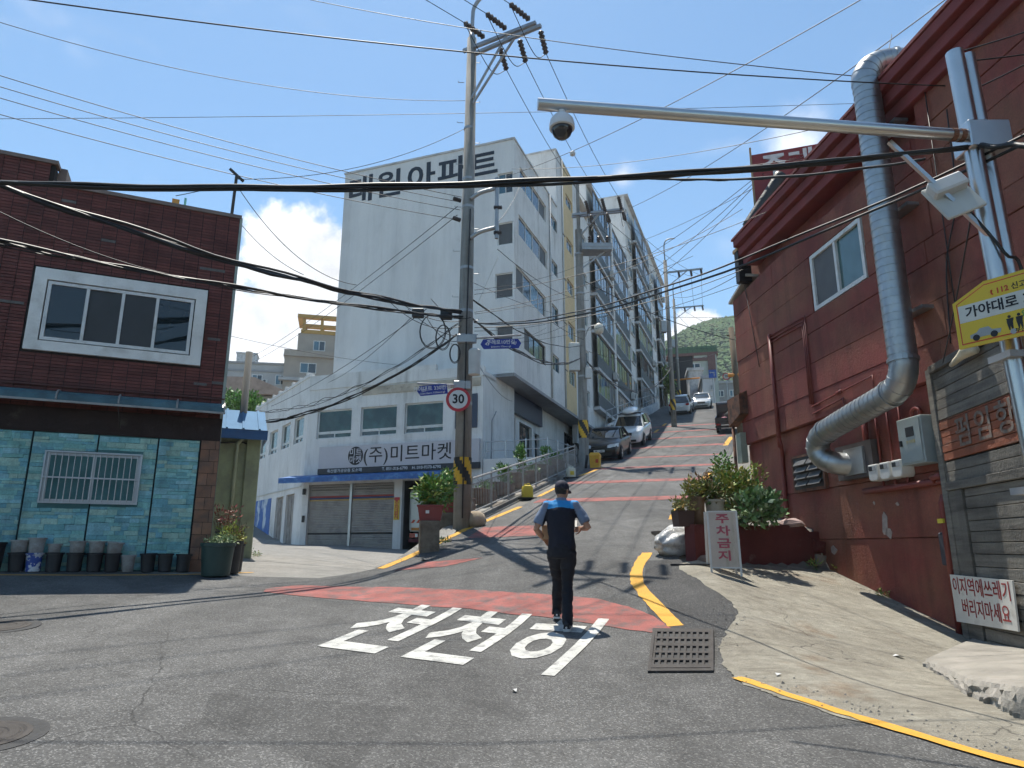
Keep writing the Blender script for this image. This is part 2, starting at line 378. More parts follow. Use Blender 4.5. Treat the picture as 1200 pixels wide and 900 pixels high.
def build_ground():
    xs = axis([(-900,-100,100),(-100,-30,7),(-30,-9,1.5),(-9,9,.25),(9,30,1.),(30,100,7),(100,900,100)])
    ys = axis([(-300,-20,40),(-20,2,2),(2,34,.3),(34,110,2),(110,400,20),(400,1300,100)])
    X, Y = np.meshgrid(xs, ys); Z = G(X, Y)-.05
    vs = np.stack([X, Y, Z], -1).reshape(-1, 3); nx = len(xs); fs = []
    for j in range(len(ys)-1):
        o = j*nx
        fs += [(o+i, o+i+1, o+nx+i+1, o+nx+i) for i in range(nx-1)]
    me = bpy.data.meshes.new('ground'); me.from_pydata(vs.tolist(), [], fs); me.materials.append(M_EARTH)
    me.polygons.foreach_set('use_smooth', [True]*len(me.polygons))
    o = bpy.data.objects.new('ground', me); COL.objects.link(o); tag(o, 'earth and rough concrete ground under the street and houses', kind='structure')
build_ground()
def ribbon(name, rows, step, material, dz=0., n=40, label=None, kind='structure', parent=None, ragged=0., rag_all=0.):
    """rows of (left point, right point) from near to far; a sheet draped on the ground"""
    rr = []
    for (a, b), (c, d) in zip(rows, rows[1:]):
        a, b, c, d = [np.array(p, float) for p in (a, b, c, d)]
        k = max(1, int(max(np.linalg.norm(c-a), np.linalg.norm(d-b))/step))
        rr += [(a+(c-a)*i/k, b+(d-b)*i/k) for i in range(k)]
    rr.append((np.array(rows[-1][0], float), np.array(rows[-1][1], float)))
    A = np.array([p for p, _ in rr]); B = np.array([q for _, q in rr]); t = np.linspace(0, 1, n+1)[None, :, None]
    Pn = A[:, None, :]+(B-A)[:, None, :]*t
    if ragged or rag_all:
        rg = np.random.default_rng(len(rr)*7+n); j = rg.normal(0, 1, (len(rr), 2)); j = (j+np.roll(j, 1, 0)+np.roll(j, 2, 0))/1.7; Pn[:, 0] += j*(ragged or rag_all)
        if rag_all: Pn[:, -1] += rg.normal(0, rag_all, (len(rr), 2)); Pn[0] += rg.normal(0, rag_all, (n+1, 2)); Pn[-1] += rg.normal(0, rag_all, (n+1, 2))
    Z = G(Pn[..., 0], Pn[..., 1])+dz
    vs = np.concatenate([Pn, Z[..., None]], -1).reshape(-1, 3); m = n+1; fs = []
    for j in range(len(rr)-1):
        o = j*m; fs += [(o+i, o+i+1, o+m+i+1, o+m+i) for i in range(n)]
    me = bpy.data.meshes.new(name); me.from_pydata(vs.tolist(), [], fs); me.materials.append(material)
    me.polygons.foreach_set('use_smooth', [True]*len(me.polygons))
    o = bpy.data.objects.new(name, me); COL.objects.link(o)
    if parent is not None: o.parent = parent
    if kind: o['kind'] = kind
    if label: o['label'] = label
    return o
# right edge of the asphalt, from near to far
RE = [(6.0,-6.0),(5.4,1.0),(4.2,3.9),(3.0,4.75),(2.15,5.9),(1.95,6.5),(2.1,7.3),(2.45,8.0),(2.85,9.0),(2.75,10.0),(2.62,10.9),(2.75,11.6),(3.3,13.5),(4.2,16.1),(7.2,23.4),(12.2,37.),(18.8,57),(25,75),(36,110)]
LE = [(-40,-6),(-40,1),(-36,3.5),(-34,4.2),(-32,4.9),(-30,5.4),(-25,6.2),(-20,7),(-13,8.6),(-9.5,10.4),(-6.9,11.6),(-4.2,12.0),(-2.25,12.8),(-1.55,14.6),(0.,18.1),(2.8,27.6),(4.6,36),(11,57),(17,75),(29,110)]
ribbon('road', list(zip(LE, RE)), .3, M_ASPH, 0., 70, 'grey asphalt street climbing the hill from the crossing')
ribbon('alley', [((-14.5,8.0),(-6.9,11.5)),((-9,11.9),(-4.0,11.95)),((-8,13.5),(-1.95,12.75)),((-8.2,14.5),(-1.5,13.8)),((-8.5,16),(-1.3,14.8)),((-9,20),(-1.2,18)),((-14,36),(-.9,29.2))], .3, M_ALLEY, -.005, 60, 'pale worn asphalt alley in front of the market')
M_NEWASPH = asphalt('fresh_asphalt', (.042,.042,.043), (.16,.16,.155), (.055,.055,.055))
ribbon('asphalt_patch', [((1.55,7.95),(2.3,7.75)),((1.62,8.4),(2.6,8.3)),((1.72,9.2),(2.85,9.0)),((1.85,10.0),(2.80,9.9)),((2.05,10.9),(2.70,10.85)),((2.2,11.6),(2.75,11.5))], .12, M_NEWASPH, .003, 14, 'dark fresh asphalt patch beside the kinked yellow line')
M_APRON = concrete_apron()
ribbon('pavement', [((5.3,.4),(9,.6)),((4.1,3.72),(9,3.6)),((2.9,4.6),(8.6,5.2)),((2.08,5.75),(8.2,6.6)),((1.92,6.3),(7.6,7.8)),((1.98,6.9),(7.2,8.6)),((2.06,7.28),(7.0,9)),((2.3,7.75),(6.8,9.6)),((2.42,7.98),(6.6,10)),((2.70,8.6),(6.4,10.6)),((2.80,9.0),(6.3,11)),((2.76,9.4),(6.2,11.5)),((2.70,9.95),(6.1,12)),((2.58,10.85),(6.0,12.9)),((2.66,11.2),(5.9,13.1))], .08, M_APRON, .006, 90, ragged=.018, label= 'cracked pale concrete apron before the red building')
# ------------------------------------------------------------------ painted markings
M_RED = mat('red_road_paint', (.26,.082,.07), .9, .3, 2.5, .2, 120, col2=(.10,.085,.082), mixscale=4.5, mixpos=(.46,.70), fine=.2, finescale=80)
M_YEL = mat('yellow_road_paint', (.56,.29,.03), .8, .12, 3, .2, 120, col2=(.30,.21,.09), mixscale=9, mixpos=(.62,.74), fine=.12, finescale=80)
M_WHT = mat('white_road_paint', (.46,.46,.43), .8, .18, 3, .2, 120, col2=(.17,.17,.165), mixscale=8, mixpos=(.50,.70), fine=.14, finescale=80)
def gpt(u, v): p = ground(u, v); return (p.x, p.y)
def marking(name, label, rows, m, cat='road marking', group=None, step=.15, n=8, dz=.006):
    o = ribbon(name, rows, min(step, .1), m, dz, n, kind=None, rag_all=.007); return tag(o, label, cat, group)
def line_rows(pts, w):
    out = []; P = [np.array(p, float) for p in pts]
    for i, p in enumerate(P):
        d = (P[min(i+1, len(P)-1)]-P[max(i-1, 0)]); d /= np.linalg.norm(d); nrm = np.array([-d[1], d[0]])
        out.append((p+nrm*w/2, p-nrm*w/2))
    return out
def markings():
    # the wide red band the man is crossing, two short red blocks left, then the stripes up the hill
    top = [(312,690),(350,686),(460,688),(560,692),(640,697),(700,702),(735,711),(765,722),(786,736)]
    bot = [(309,694),(352,699),(455,707),(550,714),(640,724),(700,732),(735,738),(762,742),(781,744)]
    marking('red_band', 'widest red painted band across the road, under the walking man', [(gpt(*b), gpt(*t)) for t, b in zip(top, bot)], M_RED, n=12)
    marking('red_block', 'small red painted block in the road left of the man, nearest the alley', [(gpt(461,669), gpt(500,659)), (gpt(522,664), gpt(566,654))], M_RED)
    marking('red_block', 'red painted block on the road beside the foot of the near utility pole', [(gpt(547,631), gpt(566,618)), (gpt(628,628), gpt(626,616))], M_RED)
    tl = np.array([.342, .94]); 
    ys = [584, 563, 547, 535.5, 524, 514, 506.5, 500]
    names = ['nearest of the narrow red stripes crossing the hill road', 'second red stripe up the hill road from the man', 'third red stripe up the hill road, level with the rear utility pole', 'fourth red stripe up the hill road, by the black sedan', 'fifth red stripe up the hill road, beside the white car', 'sixth red stripe up the hill road', 'seventh red stripe up the hill road', 'farthest red stripe near the top of the hill road']
    for i, v in enumerate(ys):
        c = ground(760+i*3, v); 
        for k in (0,):
            L0 = np.array([np.interp(c.y, [p[1] for p in LE], [p[0] for p in LE])+.35, c.y]); R0 = np.array([np.interp(c.y, [p[1] for p in RE], [p[0] for p in RE])-.45, c.y])
            # perpendicular to the road
            d = np.array([.94, -.342]); cc = np.array([c.x, c.y])
            # intersect with edges approx
            a = cc-d*((c.x-L0[0])*1.0); b = cc+d*((R0[0]-c.x)*.93)
            w = .34
            marking('red_stripe', names[i], [(a+tl*w, a-tl*w), (b+tl*w, b-tl*w)], M_RED, group='red stripes across the hill road', step=.3, n=3)
    # yellow edge lines
    marking('yellow_line', 'long yellow edge line bending past the near utility pole', line_rows([gpt(*p) for p in [(446,666.5),(470,657),(500,643),(522,632),(545,621),(578,607),(610,594)]], .16), M_YEL)
    marking('yellow_dash', 'short yellow dash beside the nearer yellow jerry can', line_rows([gpt(631,582), gpt(651,572)], .14), M_YEL)
    marking('yellow_dash', 'yellow dash on the road at the foot of the rear utility pole', line_rows([gpt(680,557.5), gpt(706,548)], .16), M_YEL)
    marking('yellow_line', 'kinked yellow kerb line by the drain grate right of the man', line_rows([gpt(*p) for p in [(759,648),(750,660),(745,673),(747,684),(760,701),(777,719),(792,734)]], .19), M_YEL)
    marking('yellow_dash', 'yellow dash at the left of the white rubbish bag and flower pots', line_rows([gpt(789,609), gpt(800,588)], .2), M_YEL)
    marking('yellow_dash', 'yellow dash beside the bushes on the right side of the hill road', line_rows([gpt(824,563), gpt(833,553)], .24), M_YEL)
    marking('yellow_dash', 'yellow dash up the hill road behind the dark parked vehicle', line_rows([gpt(850,522), gpt(857,512)], .26), M_YEL)
    marking('yellow_dash', 'yellow dash beyond the white car, nearer one of two', line_rows([(9.6,45.5), (10.3,47.5)], .2), M_YEL)
    marking('yellow_dash', 'yellow dash beyond the white car, farther one of two', line_rows([(11.2,50), (11.9,52)], .2), M_YEL)
    marking('yellow_line', 'long yellow edge line running into the bottom right corner', line_rows([gpt(*p) for p in [(864,795),(930,818),(1000,840),(1070,861),(1140,882),(1199,898)]]+[(3.6,4.0),(4.6,3.1)], .105), M_YEL, dz=.011)
    marking('yellow_line', 'thin yellow line along the teal-walled brick house', line_rows([(-13,9.0)]+[gpt(*p) for p in [(-60,674),(0,674),(100,674.5),(200,674),(250,673),(297,671)]], .07), M_YEL)
    # lettering on the road
    me = text('천천히', 1., M_WHT, None, (0,0,0), bold=.022, depth=0, mesh_only=True, align='LEFT', ay='BOTTOM')
    co = np.array([v.co[:] for v in me.vertices]); mn, mx = co.min(0), co.max(0)
    bm = bmesh.new(); bm.from_mesh(me); bmesh.ops.triangulate(bm, faces=bm.faces[:])
    for _ in range(2): bmesh.ops.subdivide_edges(bm, edges=[e for e in bm.edges if e.calc_length() > .12], cuts=1)
    q = [np.array(gpt(*p)) for p in [(350,757),(650,793),(476,707),(714,726)]]
    for v in bm.verts:
        a = (v.co.x-mn[0])/(mx[0]-mn[0]); b = (v.co.y-mn[1])/(mx[1]-mn[1])
        p = (q[0]*(1-a)+q[1]*a)*(1-b)+(q[2]*(1-a)+q[3]*a)*b
        v.co = (p[0], p[1], gz(p[0], p[1])+.007)
    bmesh.ops.recalc_face_normals(bm, faces=bm.faces[:])
    me2 = bpy.data.meshes.new('road_lettering'); bm.to_mesh(me2); bm.free(); me2.materials.append(M_WHT)
    o = bpy.data.objects.new('road_lettering', me2); COL.objects.link(o); tag(o, 'big white Korean letters painted on the road at the man\'s feet', 'road marking')
markings()
# ------------------------------------------------------------------ building helpers
def tfbuild(mb, tf, *a, **k):
    if tf: mb.v = [tf(*v) for v in mb.v]
    return mb.build(*a, **k)
def wallgrid(mb, x0, x1, z0, z1, holes, depth=.15, y=0, m=0):
    """front face at y with openings, and their reveals going in by depth"""
    xs = sorted({x0, x1, *[min(max(h[0], x0), x1) for h in holes], *[min(max(h[1], x0), x1) for h in holes]}); zs = sorted({z0, z1, *[min(max(h[2], z0), z1) for h in holes], *[min(max(h[3], z0), z1) for h in holes]})
    for a, b in zip(xs, xs[1:]):
        for c, d in zip(zs, zs[1:]):
            cx, cz = (a+b)/2, (c+d)/2
            if any(h[0] < cx < h[1] and h[2] < cz < h[3] for h in holes): continue
            mb.add([(a,y,c),(b,y,c),(b,y,d),(a,y,d)], [(0,1,2,3)], m)
    for h in holes:
        a, b, c, d = h[:4]; e = y+depth
        mb.add([(a,y,c),(b,y,c),(b,y,d),(a,y,d),(a,e,c),(b,e,c),(b,e,d),(a,e,d)], [(0,4,5,1),(1,5,6,2),(2,6,7,3),(3,7,4,0)], m)
    return mb
M_GLASS = mat('window_glass', (.022,.032,.036), .06, .3, .8, spec=.9)
M_GLASSB = mat('bluish_window_glass', (.05,.12,.16), .08, .3, .8, spec=.9)
M_GLASSG = mat('greenish_dark_glass', (.012,.035,.035), .06, .5, .5, spec=.7, col2=(.03,.075,.07), mixscale=1.2)
M_SCREEN = mat('grey_insect_screen', (.10,.10,.10), .6, .15, 4)
M_PVC = mat('white_pvc', (.62,.62,.60), .45, .1, 4, col2=(.45,.44,.40), mixscale=5, mixpos=(.55,.7))
M_ALU = mat('dull_aluminium', (.42,.43,.44), .4, .1, 6, metal=.8)
M_DARKFRAME = mat('dark_window_frame', (.07,.07,.07), .5, .1, 6)
def window(parent, tf, x0, x1, z0, z1, y=.08, n=2, fw=.05, frame=None, glasses=None, dep=.05, sill=False, mull=None):
    frame = frame or M_PVC; b = MB(); g = glasses or [M_GLASS]
    b.box(x0, x1, y, y+dep, z0, z0+fw).box(x0, x1, y, y+dep, z1-fw, z1).box(x0, x0+fw, y, y+dep, z0+fw, z1-fw).box(x1-fw, x1, y, y+dep, z0+fw, z1-fw)
    w = (x1-x0-2*fw)/n
    for i in range(1, n): b.box(x0+fw+w*i-fw*.45, x0+fw+w*i+fw*.45, y+.004, y+dep-.004, z0+fw, z1-fw)
    o = tfbuild(b, tf, 'window', frame, parent)
    for i in range(n):
        p = MB(); a = x0+fw+w*i; off = .012*(i % 2)
        p.box(a, a+w, y+dep*.4+off, y+dep*.4+off+.006, z0+fw, z1-fw)
        tfbuild(p, tf, 'pane', g[i % len(g)], o)
    if sill:
        tfbuild(MB().box(x0-.05, x1+.05, -.05, y, z0-.05, z0), tf, 'sill', frame, o)
    return o
def part_box(parent, tf, name, m, *boxes, bevel=0):
    b = MB()
    for q in boxes: b.box(*q)
    return tfbuild(b, tf, name, m, parent, bevel=bevel)

# ------------------------------------------------------------------ brick house on the left
LB = Frame(-5.38, 12.38, 1.19, 24.8)
def brick_house():
    t = wall_thing('brick_house', 'dark red brick house with teal stone-pattern ground floor, left of the crossing', 'building', LB)
    M_J = mat('dark_brick_joint', (.022,.017,.016), .95, .2, 6, .3, 60)
    M_B = mat('dark_red_brick', (.115,.030,.024), .75, .25, 2.0, .3, 90, attr='tint', fine=.18, finescale=50, dirt=.5)
    core = MB(); core.box(-9, 0, .02, 7.5, -.6, 6.72).box(-9, -3.14, .022, 3.5, 6.72, 7.1)
    tfbuild(core, None, 'wall', M_J, t)
    # long thin facing bricks in stacked columns
    rnd = random.Random(3); b = MB(); cw, ch = .232, .0575; z = 2.30
    zi = 0
    while z < 7.12:
        x = -9.0; 
        while x < -.02:
            x1 = min(x+cw-.011, -.004)
            if not (z+ch > 3.68 and z < 5.12 and x1 > -3.14 and x < -.44) and (z < 6.70 or x1 < -3.13):
                k = rnd.uniform(.75, 1.25); c = (.125*k, .036*k, .029*k)
                if rnd.random() < .008: c = (.13, .115, .105)
                d = rnd.uniform(0, .004)
                b.box(x, x1, .006-d, .03, z, z+ch-.009, 0, c)
            x += cw
        z += ch
    for (x, z, w) in [(-3.7, 4.43, 2), (-.62, 5.55, 2), (-2.9, 4.9, 1), (-.35, 4.18, 1), (-.2, 3.35, 1), (-.5, 3.3, 1), (-1.9, 4.95, 1)]:
        b.box(x, x+.23*w-.012, -.004, .03, z, z+.05, 0, (.11,.10,.092))
    o = tfbuild(b, None, 'facing_bricks', M_B, t); o['kind'] = 'stuff'
    part_box(t, None, 'coping', mat('grey_coping', (.20,.15,.13), .9, .2, 3), (-3.13, .03, -.03, .25, 6.72, 6.79), (-9, -3.1, -.03, .25, 7.12, 7.19), (-3.13, -3.0, .25, 3.5, 6.72, 7.19))
    # side trim and gable side of pale render
    part_box(t, None, 'corner_trim', mat('pale_green_trim', (.30,.34,.30), .8, .25, 2, .2, 30), (.0, .05, -.01, .10, -.4, 6.74))
    part_box(t, None, 'side_wall', mat('grey_render', (.32,.31,.28), .9, .2, 1.5, .2, 30), (0, .03, .1, 7.5, -.5, 6.74))
    # ground floor: five foam stone-pattern panels
    M_ST = mat('teal_stone_pattern', (.2,.4,.4), .8, .2, 8, .35, 45, attr='tint', fine=.15, finescale=40, dirt=.55)
    M_PJ = mat('teal_panel_backing', (.07,.17,.17), .9, .2, 3)
    pal = [(.12,.33,.36), (.17,.40,.40), (.24,.45,.40), (.32,.46,.36), (.10,.30,.40), (.22,.42,.48), (.15,.37,.33), (.36,.46,.34), (.09,.27,.33)]
    for (a, bb) in [(-9, -7.9), (-7.88, -6.6), (-6.58, -5.3), (-5.28, -4.05), (-4.03, -2.82), (-2.80, -1.88), (-1.86, -.965), (-.945, -.29)]:
        pn = part_box(t, None, 'panel', M_PJ, (a, bb, -.012, .02, .02, 2.28))
        s = MB(); z = .03
        while z < 2.25:
            h = rnd.choice([.045, .06, .075, .095]); h = min(h, 2.27-z); x = a+.004
            while x < bb-.01:
                w = rnd.uniform(.10, .34); x1 = min(x+w, bb-.004)
                xe = x1; xs_ = x
                if z+h > 1.10 and z < 1.98 and x1 > -2.6 and x < -1.17:
                    if x < -2.6: x1 = -2.6
                    elif x1 > -1.17: x = -1.17
                    else: x1 = x
                if x1-x > .02:
                    c = rnd.choice(pal); k = rnd.uniform(.95, 1.2); c = tuple(min(1, (q*.55+w_*.45))*k*1.08 for q, w_ in zip(c, (.22,.41,.39))); d = rnd.uniform(.014, .024)
                    j = rnd.uniform(-.008, .008)
                    s.add([(x+.004,-d,z+.003),(x1-.003,-d,z+.003+j),(x1-.003,-d,z+h-.003+j),(x+.004,-d,z+h-.003),(x,-.012,z),(x1,-.012,z+j),(x1,-.012,z+h+j),(x,-.012,z+h)],
                          [(0,1,2,3),(4,5,1,0),(5,6,2,1),(6,7,3,2),(7,4,0,3)], 0, c)
                x = xe
            z += h
        so = tfbuild(s, None, 'stones', M_ST, pn); so['kind'] = 'stuff'
    # brown tiled pilaster at the corner
    M_T = mat('brown_wall_tile', (.26,.13,.075), .7, .25, 3, .2, 60, col2=(.17,.10,.07), mixscale=4, rnd=.2)
    part_box(t, None, 'pilaster', M_J, (-.27, .045, -.02, .1, -.3, 2.28))
    z = -.02; i = 0
    while z < 2.25:
        h = .215
        for (a, bb) in ([(-.265, -.12), (-.112, .04)] if i % 2 else [(-.265, -.03), (-.022, .04)]):
            part_box(t, None, 'tile', M_T, (a, bb, -.032, -.018, z, z+h-.008))
        z += h; i += 1
    # upstairs four-light window in its pale stone surround
    M_SUR = mat('pale_stone_surround', (.72,.71,.67), .85, .12, 2.5, .15, 40, col2=(.56,.54,.50), mixscale=2.2, mixpos=(.5,.7))
    sur = part_box(t, None, 'window_surround', M_SUR, (-3.16, -.43, -.05, .05, 4.93, 5.13), (-3.16, -.43, -.05, .05, 3.66, 3.83), (-3.16, -2.97, -.049, .05, 3.83, 4.93), (-.62, -.43, -.049, .05, 3.83, 4.93))
    part_box(t, None, 'window_recess', M_J, (-3.0, -.6, .03, .04, 3.8, 4.95))
    M_REF = mat('dark_reflecting_glass', (.012,.02,.024), .03, .2, 1., spec=.7)
    w = window(t, None, -2.95, -.64, 3.85, 4.91, -.035, 4, .055, M_PVC, [M_REF, mat('dark_grey_screen', (.035,.036,.038), .5, .2, 3), MATS['dark_grey_screen'], M_REF], .06)
    # barred window downstairs
    part_box(t, None, 'window_recess', M_J, (-2.6, -1.17, .01, .018, 1.1, 1.98))
    w = window(t, None, -2.58, -1.19, 1.12, 1.96, -.02, 2, .06, M_ALU, [M_SCREEN, M_GLASS], .03)
    gr = MB()
    for i in range(15): x = -2.53+i*.092; gr.tube([(x, -.075, 1.14), (x, -.075, 1.94)], .0085, 6)
    gr.box(-2.58, -1.19, -.082, -.066, 1.52, 1.545).box(-2.6, -1.17, -.085, -.06, 1.11, 1.135).box(-2.6, -1.17, -.085, -.06, 1.945, 1.97).box(-2.6, -2.575, -.084, -.061, 1.135, 1.945).box(-1.195, -1.17, -.084, -.061, 1.135, 1.945)
    tfbuild(gr, None, 'window_bars', M_ALU, t)
    # long curved blue awning strip with ribs
    M_AW = mat('blue_green_awning', (.055,.125,.145), .4, .2, 1.5, col2=(.035,.075,.085), mixscale=2.5)
    a = MB(); prof = [(-.02, 2.96), (-.16, 2.955), (-.27, 2.925), (-.34, 2.86), (-.36, 2.77)]
    rings = [[(x, y, z) for y, z in prof]+[(x, y+.01, z-.012) for y, z in prof[::-1]] for x in (-9, .06)]
    a.loft(rings); tfbuild(a, None, 'awning', M_AW, t)
    rb = MB()
    for x in (-8.2, -7.4, -6.6, -5.8, -5.0, -4.2, -3.4, -2.52, -1.62, -.72, .05):
        rb.tube([(x, y-.012, z+.012) for y, z in prof], .016, 6)
    rb.box(-9, .07, -.375, -.345, 2.735, 2.77)
    tfbuild(rb, None, 'awning_frame', mat('weathered_steel', (.30,.29,.27), .6, .25, 5, metal=.3), t)
    for x in (-4.2, -1.62): br = MB(); br.bar((x, -.34, 2.74), (x+.05, -.02, 2.40), .014); tfbuild(br, None, 'awning_bracket', mat('dark_weathered_post', (.05,.045,.04), .8), t)
    part_box(t, None, 'shade_strip', mat('painted_brick_shade', (.028,.016,.013), .9, .3, 3, .3, 30, col2=(.07,.055,.045), mixscale=2.4, mixpos=(.58,.7)), (-9, .04, -.035, .0, 2.285, 2.70))  # dark strip over brick in shadow, the shade put into its colour
    part_box(t, None, 'conduit', mat('rusty_red_conduit', (.09,.03,.025), .7), (-9, .05, -.03, -.012, 3.06, 3.085))
    # plinth
    part_box(t, None, 'plinth', mat('teal_plinth', (.06,.13,.12), .9, .3, 3, .3, 30), (-9, -.27, -.06, .02, -.5, .035))
    # roof things: steel vents, clothes-line pole
    for (x, y) in [(-3.55, .6), (-3.95, .9)]:
        v = MB(); v.lathe([(.06, 0), (.06, .10), (.11, .12), (.13, .17), (.11, .21), (.03, .23)], 14, (x, y, 7.12)); tfbuild(v, None, 'roof_vent', M_ALU, t, smooth=True)
    p = MB(); p.tube([(-.16, .3, 6.7), (-.14, .3, 7.78)], .03, 8); p.bar((-.28, .3, 7.92), (-.0, .3, 7.70), .035, .05); tfbuild(p, None, 'roof_post', mat('dark_weathered_post', (.05,.045,.04), .8), t)
    c = MB(); c.tube([(-.13, .3, 7.6), (-.6, .35, 7.42), (-1.05, .4, 7.22), (-1.2, .4, 7.15)], .008, 5); tfbuild(c, None, 'clothes_line', M_DARKFRAME, t)
    part_box(t, None, 'cloth', mat('orange_cloth', (.55,.28,.08), .9), (-1.25, -1.12, .39, .41, 6.98, 7.08)); part_box(t, None, 'crate', mat('mint_plastic', (.2,.5,.4), .5), (-1.04, -1.0, .39, .45, 6.9, 7.14))
brick_house()

# ------------------------------------------------------------------ white apartment block
T = Frame(.1, 30, 1.6, -20); S = Frame(.1, 30, 1.6, 70)
M_WHITE = mat('white_painted_wall', (.70,.695,.68), .9, .07, .4, .12, 25, col2=(.60,.60,.595), mixscale=.35, mixpos=(.45,.62), streak=(1.6,1.6,.25), dirt=.34, dirtcol=(.66,.64,.60))
M_WHITE2 = mat('stained_white_wall', (.66,.65,.63), .9, .10, .7, .15, 25, col2=(.44,.43,.41), mixscale=.8, mixpos=(.54,.74), streak=(1.5,1.5,.3), dirt=.42, dirtcol=(.46,.42,.38))
M_YELLOW = mat('pale_yellow_wall', (.62,.47,.27), .9, .1, 1, .1, 30)
M_GREYP = mat('dark_grey_panel', (.075,.085,.09), .6, .12, 1.5, rnd=.1)
M_SLAB = mat('white_slab_edge', (.56,.56,.56), .9, .12, 1, .1, 25, col2=(.36,.36,.36), mixscale=2)
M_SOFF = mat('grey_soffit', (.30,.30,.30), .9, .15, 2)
M_NAVY = mat('navy_lettering', (.030,.042,.06), .8, .25, 3)
M_AC = mat('off_white_plastic', (.52,.52,.50), .5, .1, 4)
M_BLACK = mat('black_plastic', (.015,.015,.016), .5, .2, 5)
SIDE = lambda x, y, z: (-y, x, z)                 # maps a front-wall layout onto the street side (x=0 plane)
def aircon(parent, tf, x, z, y=-.02):
    o = part_box(parent, tf, 'air_conditioner', M_AC, (x, x+.8, y-.3, y, z, z+.55), bevel=.01)
    b = MB(); b.lathe([(.2, 0), (.2, .01)], 14, (0, 0, 0)); b.v = [(x+.33+vx, y-.305-vz, z+.28+vy) for vx, vy, vz in b.v]
    tfbuild(b, tf, 'fan_grille', M_BLACK, o)
def apartment():
    t = wall_thing('apartment_block', 'tall white apartment block with big Korean letters on its blank end wall', 'building', T)
    top = 19.6
    # end wall facing the crossing
    gh = [(-.85, .0-.06, 16.75, 17.85), (-.85, -.06, 14.05, 15.2), (-.95, -.06, 11.35, 12.6), (-.9, -.06, 8.9, 10.0)]
    g = MB(); wallgrid(g, -9.7, 0, 7.6, top, gh, .12); g.add([(-9.7,0,7.6),(-9.7,12,7.6),(-9.7,12,top),(-9.7,0,top)], [(0,1,2,3)]); g.box(-9.7, -.0, .2, 12, top-.25, top-.2)
    tfbuild(g, None, 'end_wall', M_WHITE, t)
    part_box(t, None, 'parapet_cap', M_SLAB, (-9.75, .05, -.05, .22, top, top+.1), (-9.75, -9.53, .22, 7.4, top, top+.1))
    part_box(t, None, 'roof_stub', M_WHITE2, (-5.3, -4.6, .5, 1.2, top, top+.45), (-.9, -.3, .9, 1.4, top, top+.3))
    for h in gh: window(t, None, h[0], h[1], h[2], h[3], .06, 2 if h[2] > 16 else 1, .05, M_PVC, [M_GLASSB, M_GLASS] if h[2] > 16 else [M_SCREEN])
    # letters
    xs = [T.px(u, 0)[0] for u in ()]
    for ch, u, v in [('대',423,225), ('원',456,218), ('아',493,211), ('파',530,204), ('트',566,197)]:
        a, h = T.px(u, v); text(ch, 1.62, M_NAVY, t, (a, -.012, 18.42), bold=.022, depth=.008, sx=1.12, name='wall_letter')
    # street side, front section s 0..12.2 , one storey higher from 7.4
    holes = []
    rows = [(18.6, 17.55, .85, 5.3), (15.88, 14.8, .66, 5.4), (13.1, 11.9, .25, 5.1), (10.27, 9.22, 1.42, 4.9)]
    for zt, zb, a, b in rows: holes.append((a, b, zb, zt, 4, 'b'))
    for zt, zb in ((18.7,17.9), (15.9,15.1), (13.2,12.2), (10.3,9.4)): holes.append((6.2, 7.55, zb, zt, 2, 's'))
    yh = [(9.5, 11.0, zb, zt, 2, 's') for zt, zb in ((21.65,20.9), (18.7,17.9), (15.95,15.1), (13.2,12.2), (10.3,9.35))]
    lh = [(13.7, 15.7, 9.05+2.8*k, 10.1+2.8*k, 2, 's') for k in range(5)]
    sd = MB(); wallgrid(sd, 0, 7.4, 7.7, top+.0, [h for h in holes], .14); wallgrid(sd, 7.4, 8.8, 7.7, 23.4, [], .1)
    sd.add([(7.4,0,top-.3),(7.4,9.7,top-.3),(7.4,9.7,23.4),(7.4,0,23.4)], [(0,1,2,3)]); sd.add([(7.4,0,23.35),(7.4,9.7,23.35),(16.6,9.7,23.35),(16.6,0,23.35)], [(0,1,2,3)])
    wallgrid(sd, 11.2, 12.2, 7.7, 23.4, [], .1)
    tfbuild(sd, SIDE, 'street_wall', M_WHITE2, t)
    ys = MB(); wallgrid(ys, 8.8, 11.2, 7.7, 23.4, yh, .14, -.015); ys.add([(8.8,0,7.7),(8.8,-.015,7.7),(8.8,-.015,23.4),(8.8,0,23.4)],[(0,1,2,3)]); tfbuild(ys, SIDE, 'yellow_wall_strip', M_YELLOW, t)
    ln = MB(); wallgrid(ln, 12.2, 16.6, 7.7, 22.8, lh, .14, .25); ln.add([(12.2,0,7.7),(12.2,.25,7.7),(12.2,.25,23.4),(12.2,0,23.4)],[(0,1,2,3)]); tfbuild(ln, SIDE, 'recessed_wall', M_WHITE2, t)
    for h in holes+yh+lh:
        y = .07 if h not in lh else .32
        gl = [M_GLASS, M_GLASSB, M_GLASS, M_SCREEN] if h[5] == 'b' and h[2] > 14 else ([M_SCREEN, M_GLASS, M_GLASSB, M_GLASS] if h[5] == 'b' else [M_GLASS, M_GLASSB])
        window(t, SIDE, h[0], h[1], h[2], h[3], y, h[4], .06, M_PVC if h[2] > 11 or h[5] == 's' else M_DARKFRAME, gl)
    part_box(t, SIDE, 'parapet_cap', M_SLAB, (.2, 7.4, -.05, .18, top, top+.1), (7.35, 12.25, -.05, .2, 23.4, 23.5), (7.35, 7.55, .2, 9.7, 23.4, 23.5))
    # drain pipes
    dp = MB(); dp.tube([(5.85, -.06, 7.7), (5.85, -.06, 19.6)], .05, 8); dp.tube([(8.55, -.06, 7.7), (8.55, -.06, 23.4)], .05, 8); tfbuild(dp, SIDE, 'drain_pipe', M_AC, t, smooth=True)
